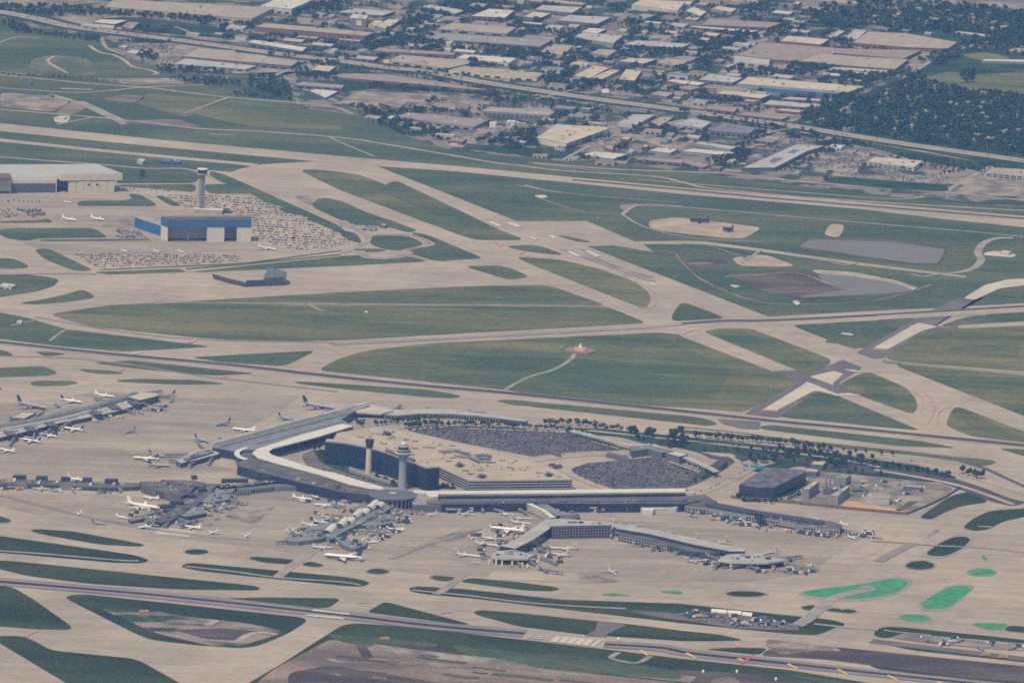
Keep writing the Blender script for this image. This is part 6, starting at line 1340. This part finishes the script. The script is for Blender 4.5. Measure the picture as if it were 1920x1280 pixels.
# ================================================================ TREES
leafs = [mat('foliage_'+n, c, .9, scale=.25, c2=c2, spec=.1) for n, c, c2 in (('dark', (.040, .064, .030), (.022, .040, .022)), ('mid', (.062, .092, .036), (.034, .058, .028)), ('light', (.092, .115, .045), (.052, .078, .034)))]
bark = plain('bark', (.07, .055, .045), .95)
def leaf_faces(mb, c, rx, rz, n, m, sz, r):
    for _ in range(n):
        a = r.uniform(0, 2*math.pi); u = r.uniform(-.75, 1); k = r.uniform(.55, 1.08); s = math.sqrt(max(0, 1-u*u))
        p = Vector((c[0]+rx*k*s*math.cos(a), c[1]+rx*k*s*math.sin(a), c[2]+rz*k*u))
        nrm = Vector((s*math.cos(a)+r.uniform(-.6, .6), s*math.sin(a)+r.uniform(-.6, .6), u+r.uniform(-.2, .9))).normalized()
        t = nrm.orthogonal().normalized(); b = nrm.cross(t); w0 = sz*r.uniform(.6, 1.2); g = r.uniform(0, 3.14); t, b = t*math.cos(g)+b*math.sin(g), b*math.cos(g)-t*math.sin(g)
        mb.face([p+t*w0, p+b*w0*.8+nrm*w0*.3, p-t*w0, p-b*w0*.8-nrm*w0*.1], m)
def tree_proto(i, h):
    r = random.Random(50+i); o = bpy.data.objects.new('broadleaf_tree', None); COL.objects.link(o); o['_o'] = (0, 0, 0)
    mb = MB(); mb.lathe((0, 0), [(0, .45), (h*.25, .32), (h*.55, .16)], bark, 7)
    for k in range(4):
        a = k*1.6+i; q = [(math.cos(a)*h*.20*t, math.sin(a)*h*.20*t, h*(.28+.25*t)) for t in (0, 1)]
        mb.face([(q[0][0]-.15, q[0][1], q[0][2]), (q[0][0]+.15, q[0][1], q[0][2]), (q[1][0]+.08, q[1][1], q[1][2]), (q[1][0]-.08, q[1][1], q[1][2])], bark)
    mb.build('trunk', o); mb = MB(); w0 = h*.36
    for k in range(6):
        a = r.uniform(0, 6.28); d = w0*r.uniform(.2, .62); c = (d*math.cos(a), d*math.sin(a), h*r.uniform(.45, .78)); leaf_faces(mb, c, w0*r.uniform(.42, .6), h*.2, 60, leafs[r.choice([i % 3, (i+1) % 3, i % 3])], h*.085, r)
    leaf_faces(mb, (0, 0, h*.6), w0*.6, h*.32, 70, leafs[i % 3], h*.085, r)
    mb.build('crown', o); return o
TP = [tree_proto(i, 10) for i in range(5)]; tfirst = [True]*5
trees = []   # x, y, h, place
FB = [(min(p[0] for p in f)-2, max(p[0] for p in f)+2, min(p[1] for p in f)-2, max(p[1] for p in f)+2, f) for f in FOOT]
def hits(x, y): return any(a <= x <= b and c <= y <= d and inside((x, y), shrink(f, 1.06)) for a, b, c, d, f in FB) or any(abs(p.x-x) < 24 and abs(p.y-y) < 24 for p in TWG)
def grove(t, poly, n, h0, h1, place, gz=.45):
    pp = [(v.x, v.y) for v in W(P(t, poly), 0)]; xs = [p[0] for p in pp]; ys = [p[1] for p in pp]; k = 0; tr = 0
    while k < n and tr < n*60:
        tr += 1; x, y = rnd.uniform(min(xs), max(xs)), rnd.uniform(min(ys), max(ys))
        if inside((x, y), pp) and not hits(x, y): trees.append((x, y, rnd.uniform(h0, h1), place, gz)); k += 1
def row(t, pts, n, h0, h1, place, jit=3, gz=.6):
    g = [Vector((v.x, v.y)) for v in W(smooth_line(P(t, pts)), 0)]; ls = [(g[i+1]-g[i]).length for i in range(len(g)-1)]; T = sum(ls)
    for k in range(n):
        s = T*(k+.5)/n+rnd.uniform(-.2, .2)*T/n; i = 0
        while i < len(ls)-1 and s > ls[i]: s -= ls[i]; i += 1
        p = g[i]+(g[i+1]-g[i])*(s/ls[i]); trees.append((p.x+rnd.uniform(-jit, jit), p.y+rnd.uniform(-jit, jit)*2, rnd.uniform(h0, h1), place, gz))
row('p', '760,804 800,800 870,799.5 940,801', 34, 9, 13, 'along the curved road above the upper car park'); row('p', '700,799 740,794 790,791', 14, 8, 11, 'along the kerb of the curved road'); row('p', '940,801.5 1000,804 1070,808', 18, 8, 12, 'along the curved road above the upper car park')
grove('p', '660,793 668,790 684,792 682,800 668,800', 5, 9, 12, 'at the upper end of the white canopy'); grove('p', '733,790 750,788 748,797 735,797', 3, 9, 12, 'along the kerb of the curved road'); row('p', '775,792 790,788 822,786', 5, 9, 15, 'in front of the curved concourse')
row('p', '1020,796 1060,798 1100,800 1130,806 1170,810 1200,816', 26, 10, 16, 'between the taxiway and the people-mover'); grove('p', '1180,812 1215,806 1235,820 1190,828', 7, 12, 17, 'between the taxiway and the people-mover'); grove('p', '1245,815 1290,815 1286,842 1250,842', 15, 12, 18, 'in the dense clump right of the blue shelter')
row('p', '1300,820 1380,828 1440,832 1500,838 1560,848', 30, 10, 15, 'in the upper row along the loop road'); row('p', '1310,846 1380,846 1440,846 1500,850', 9, 6, 10, 'on the lawn between the loop roads'); grove('p', '1455,842 1560,848 1640,862 1620,876 1560,880 1500,866 1450,868 1400,875 1400,858', 80, 9, 15, 'in the wooded strip behind the dark plant')
row('p', '1545,845 1620,850 1690,858', 6, 8, 13, 'in the upper row along the loop road'); row('p', '1600,868 1660,876 1740,888 1780,895', 26, 9, 14, 'in the lower row along the loop road'); row('p', '1800,888 1820,893 1845,900', 5, 13, 18, 'at the right end of the loop road'); grove('p', '1530,880 1600,880 1700,884 1660,896 1560,892', 16, 5, 8, 'in the wooded strip behind the dark plant')
row('p', '1300,908 1330,892 1365,876', 12, 7, 10, 'on the green wedge beside the entry road'); grove('p', '1375,930 1392,927 1400,935 1440,941 1480,937 1505,922 1492,939 1440,946 1385,940', 26, 6, 10, 'at the foot of the dark plant'); grove('p', '622,905 640,892 700,906 760,918 700,912 640,905', 1, 6, 8, 'at the foot of the hotel')
grove('p', '588,846 610,842 645,868 650,882 610,868', 16, 8, 13, 'at the left end of the hotel'); row('p', '590,850 606,858 630,872 650,882', 6, 6, 10, 'at the left end of the hotel'); row('p', '702,895 740,908', 12, 6, 9, 'at the foot of the hotel'); row('p', '800,912 850,914', 7, 7, 10, 'at the right end of the hotel')
row('4', '790,165 805,150', 2, 14, 18, 'on the lawn right of the cream hangars', 3, .6); row('4', '1640,510 1655,512', 2, 7, 9, 'in the staff lot', 2); row('4', '0,300 230,300', 10, 4, 6, 'along the fence in front of the hangars', 3, .6)
grove('2', '850,815 960,750 1060,730 1105,770 1110,820 1030,845 900,835', 60, 13, 20, 'in the dense dark clump left of the largest cream-roofed building'); row('2', '1060,740 1160,700 1280,640', 22, 9, 15, 'in the belt running from the dense clump to the tollway', 8)
row('3', '600,950 700,910 860,840', 34, 8, 12, 'in the hedge beside the diagonal office building', 8); row('3', '470,950 560,960 600,945', 8, 8, 11, 'in the hedge beside the diagonal office building', 6)
grove('3', '690,935 720,925 745,945 700,955', 4, 9, 12, 'near the perimeter road'); grove('3', '795,985 830,975 855,985 850,1020 800,1020', 5, 10, 14, 'near the perimeter road'); row('3', '1190,940 1240,960', 4, 9, 12, 'in the wide car yard'); row('3', '1280,955 1370,935', 6, 9, 12, 'in the wide car yard'); row('3', '1440,990 1560,970', 5, 8, 12, 'in the wide car yard')
wood = 'in the far trees'
for t, poly, n, h0, h1 in (
 ('3', '640,730 690,620 860,590 1060,560 1200,480 1320,400 1400,480 1600,520 2000,560 2000,900 1280,800 900,735', 1050, 7, 15), ('3', '700,60 1000,-20 1400,15 1900,70 2000,80 2000,260 1740,190 1500,170 1330,200 1100,160 830,160 720,120', 430, 7, 15), ('3', '1320,350 1500,260 1720,200 2000,260 2000,320 1600,300 1450,380', 130, 8, 13), ('3', '1560,420 1640,390 1640,480 1570,470', 14, 10, 14), ('3', '1300,130 1760,190 1740,230 1500,200', 60, 8, 12),
 ('3', '500,335 640,345 800,370 820,400 700,400', 40, 8, 12), ('3', '250,400 700,400 760,430 600,440 260,420', 40, 9, 14), ('3', '800,420 1040,420 1180,400 1300,410 1060,480 800,460', 70, 9, 14), ('3', '870,490 1060,470 1000,540 880,600 800,640 700,640', 60, 8, 13), ('3', '-60,210 100,200 300,190 400,200 200,290 0,360 -60,330', 130, 8, 13), ('3', '20,560 120,520 300,560 180,590', 18, 9, 14), ('3', '0,790 120,750 160,800 60,800', 14, 8, 12), ('3', '0,640 560,720 600,740 400,730 430,800 300,860 280,830 400,780', 34, 7, 11), ('3', '130,900 380,860 350,930 150,960', 28, 7, 11),
 ('3', '150,60 250,90 700,90 700,60 600,40 400,30', 26, 8, 12), ('3', '290,610 500,600 480,630 300,650', 14, 6, 9), ('3', '1060,870 1500,900 2000,970 2000,990 1400,960 1100,900', 70, 5, 8), ('3', '640,730 900,790 1060,820 1000,850 850,830', 30, 7, 10), ('3', '180,300 560,150 640,160 560,210 420,230', 30, 7, 11),
 ('2', '330,140 560,40 880,-10 960,60 720,90 640,80 340,170', 150, 8, 14), ('2', '230,240 500,210 590,260 560,290 400,280 250,270', 60, 8, 13), ('2', '640,270 1000,290 1000,330 650,300', 34, 7, 11), ('2', '1000,300 1120,290 1250,310 1350,300 1450,330 1420,350 1010,345', 60, 7, 12), ('2', '1200,220 1300,200 1400,250 1340,280 1220,270', 36, 8, 12), ('2', '980,180 1200,150 1210,190 1000,200', 22, 7, 11), ('2', '1540,280 1660,270 1980,290 1980,310 1560,310', 50, 7, 11), ('2', '1560,150 1600,110 1900,130 1900,200 1640,210', 36, 7, 12), ('2', '1120,420 1300,440 1480,470 1380,520 1150,480', 80, 8, 13), ('2', '1440,480 1700,470 1700,540 1480,520', 30, 7, 12), ('2', '1700,480 1760,420 1840,420 1800,500', 18, 7, 12), ('2', '590,225 700,225 690,235 600,238', 5, 7, 10), ('2', '785,230 870,235 860,248 790,245', 8, 8, 11), ('2', '720,335 760,335 760,375 720,375', 5, 11, 14), ('2', '-20,260 80,300 60,320 -20,330', 9, 7, 11), ('2', '0,365 800,490 1400,600 1900,700 1500,640 1100,560 700,505 300,420 0,385', 110, 4, 7), ('2', '150,475 880,540 900,560 700,530 150,500', 60, 6, 10), ('2', '40,600 330,610 480,720 640,780 560,800 300,750 150,680', 110, 6, 11), ('2', '330,610 700,650 820,670 760,650 560,620', 22, 6, 9), ('2', '1530,830 1620,820 1620,860 1540,860', 7, 9, 12), ('2', '1640,710 1700,720 1680,750 1640,745', 7, 8, 11), ('2', '1340,880 1600,895 1600,908 1340,895', 22, 5, 8), ('2', '1000,-20 1640,40 1600,60 1380,40 1000,0', 40, 6, 10), ('2', '1720,715 1900,720 1900,760 1740,745', 20, 6, 10), ('2', '850,555 1000,560 980,600 860,590', 14, 7, 10), ('2', '130,190 230,200 180,225 140,220', 8, 7, 10), ('2', '480,130 560,120 520,160', 6, 7, 10), ('2', '1380,440 1500,450 1480,475 1380,465', 10, 6, 9), ('2', '-20,20 420,30 400,60 300,40 -20,50', 20, 6, 10), ('2', '720,600 960,610 780,640', 12, 5, 8), ('2', '430,160 430,175 310,225 310,205', 12, 6, 9),
 ('1', '-60,35 300,40 700,70 900,85 1200,110 1300,150 1100,130 700,100 200,90 -60,65', 190, 7, 12), ('1', '60,150 250,190 560,215 560,240 300,210 80,185', 70, 5, 9), ('1', '740,150 900,165 1000,200 800,185', 20, 5, 9), ('1', '1100,110 1180,110 1180,140 1100,140', 8, 10, 14), ('1', '650,230 1000,240 960,250 660,245', 22, 5, 8), ('1', '750,300 860,290 900,340 800,350', 24, 6, 10), ('1', '870,370 1100,390 1300,410 1300,430 900,410', 50, 6, 10), ('1', '900,440 1090,445 1350,455 1350,490 1100,480', 60, 5, 9), ('1', '1370,440 1560,430 1640,500 1640,570 1560,550 1400,490', 60, 7, 11), ('1', '1640,395 1740,390 1940,420 1900,460 1660,440', 44, 6, 10), ('1', '1640,360 1900,350 1920,380 1700,380', 26, 6, 10), ('1', '1520,290 1900,330 1900,345 1500,310', 30, 4, 7), ('1', '1360,70 1620,30 1920,20 1920,80 1700,75 1500,60', 60, 7, 12), ('1', '0,120 180,150 160,180 0,150', 30, 5, 9), ('1', '1380,180 1920,240 1920,260 1400,220', 36, 5, 8), ('1', '0,415 500,440 700,470 400,450 0,430', 40, 3, 5),
 ('1', '1400,110 1440,120 1430,170 1390,170', 5, 9, 13), ('1', '1300,520 1640,560 1700,570 1300,545', 22, 4, 7), ('2', '400,420 560,400 700,420 600,440', 10, 6, 9)):
    grove(t, poly, int(n*1.7), h0*1.3, h1*1.3, wood)
for zn, n in ((zone, 380), (zone2, 2300)):
    k = 0; xs = [q[0] for q in zn]; ys = [q[1] for q in zn]
    while k < n:
        x, y = rnd.uniform(min(xs), max(xs)), rnd.uniform(min(ys), max(ys))
        if not inside((x, y), zn): continue
        m_ = rnd.randint(4, 16); L = rnd.uniform(8, 34); dx, dy = rnd.choice([(1, .085), (1, .085), (.87, -.5)])
        for j in range(m_):
            g = G(x+dx*L*j/m_+rnd.uniform(-1, 1), y+dy*L*j/m_+rnd.uniform(-.7, .7)); k += 1
            if not hits(g.x, g.y): trees.append((g.x, g.y, rnd.uniform(8, 16), wood, .4))
trees.sort(key=lambda c: c[1]); NT = 300; far = []
for i, (x, y, h, pl, gz) in enumerate(trees):
    if i >= NT: far.append((x, y, h, gz)); continue
    k = rnd.randrange(5); o = put(TP[k], (x, y, gz), rnd.uniform(0, 6.28), tfirst[k]); tfirst[k] = False; s = h/10; o.scale = (s*rnd.uniform(.9, 1.15), s*rnd.uniform(.9, 1.15), s)
    kindw = ['dark green', 'mid green', 'light green', 'deep green', 'leafy green'][k]
    tag(o, f'{kindw} broadleaf tree {pl}', 'tree', f'{kindw} trees {pl}')
mb = MB(); r = random.Random(3)
for x, y, h, gz in far:
    m = r.choices(leafs, (4, 4, 3))[0]; w0 = h*r.uniform(.32, .52); mb.lathe((x, y), [(gz, .3), (h*.5, .2)], bark, 3)
    for k in range(3):
        a = r.uniform(0, 6.28); d = w0*.45; leaf_faces(mb, (x+d*math.cos(a), y+d*math.sin(a), h*r.uniform(.5, .75)), w0*.6, h*.28, 13, m, h*.15, r)
tag(mb.build('woodland'), kind='stuff')
# houses half hidden in the wood
HR = ['brown', 'grey', 'pink', 'slate', 'tan']
wp = P('3', '760,720 900,620 1150,540 1320,430 1450,500 1900,560 1900,850 1280,790'); wp2 = P('3', '830,150 1000,60 1400,60 1800,90 1850,200 1500,160 1100,150'); hn = 0
hm_ = {}
for poly, n in ((wp, 110), (wp2, 50)):
    k = 0; xs = [p[0] for p in poly]; ys = [p[1] for p in poly]
    while k < n:
        x, y = rnd.uniform(min(xs), max(xs)), rnd.uniform(min(ys), max(ys))
        if not inside((x, y), poly): continue
        k += 1; c = rnd.choice(HR); g = G(x, y); wtop = poly is wp2
        lb = f"small house with a {c} gable roof in the {'upper' if wtop else 'lower'} wood at the right"
        o = root('house', (g.x, g.y, .45), lb, 'house', f"{c}-roofed houses in the {'upper' if wtop else 'lower'} wood")
        a = rnd.choice([.3, .3+math.pi/2]); o.rotation_euler = (0, 0, a)
        if c not in hm_:
            m1 = MB(); m1.box((0, 0), 16, 10, 0, 5.5, WALL['tan']); m2 = MB()
            m2.face([(-8.6, -5.8, 5.3), (8.6, -5.8, 5.3), (8.6, 0, 9), (-8.6, 0, 9)], ROOF[c]); m2.face([(8.6, 5.8, 5.3), (-8.6, 5.8, 5.3), (-8.6, 0, 9), (8.6, 0, 9)], ROOF[c])
            m2.face([(8.2, -5.2, 5.52), (8.2, 5.2, 5.52), (8.2, 0, 8.7)], WALL['tan']); m2.face([(-8.2, 5.2, 5.52), (-8.2, -5.2, 5.52), (-8.2, 0, 8.7)], WALL['tan'])
            w1 = m1.build('wall', o, Vector((0, 0, 0))); w2 = m2.build('roof', o, Vector((0, 0, 0))); hm_[c] = (w1, w2)
        else:
            for s in hm_[c]: d = s.copy(); COL.objects.link(d); d.parent = o
for o in ROOTS:
    if '_o' in o: del o['_o']
for o in TP: 
    if '_o' in o: del o['_o']
for o in bpy.data.objects:
    if '_o' in o: del o['_o']
hz = MB(); hz.prism([(-75000, -75000), (75000, -75000), (75000, 75000), (-75000, 75000)], -1.5, 2600, conc, None, True)
ho = hz.build('haze'); tag(ho, kind='stuff'); ho.data.materials.clear()
hm = bpy.data.materials.new('haze_air'); hm.use_nodes = True; n = hm.node_tree.nodes; n.clear()
out = n.new('ShaderNodeOutputMaterial'); pv = n.new('ShaderNodeVolumePrincipled')
pv.inputs['Color'].default_value = (.21, .45, .96, 1); pv.inputs['Density'].default_value = 2.05e-5; pv.inputs['Anisotropy'].default_value = .2
pv.inputs['Absorption Color'].default_value = (1, 1, 1, 1)
hm.node_tree.links.new(pv.outputs[0], out.inputs['Volume']); ho.data.materials.append(hm)
hm.volume_intersection_method if hasattr(hm, 'volume_intersection_method') else None
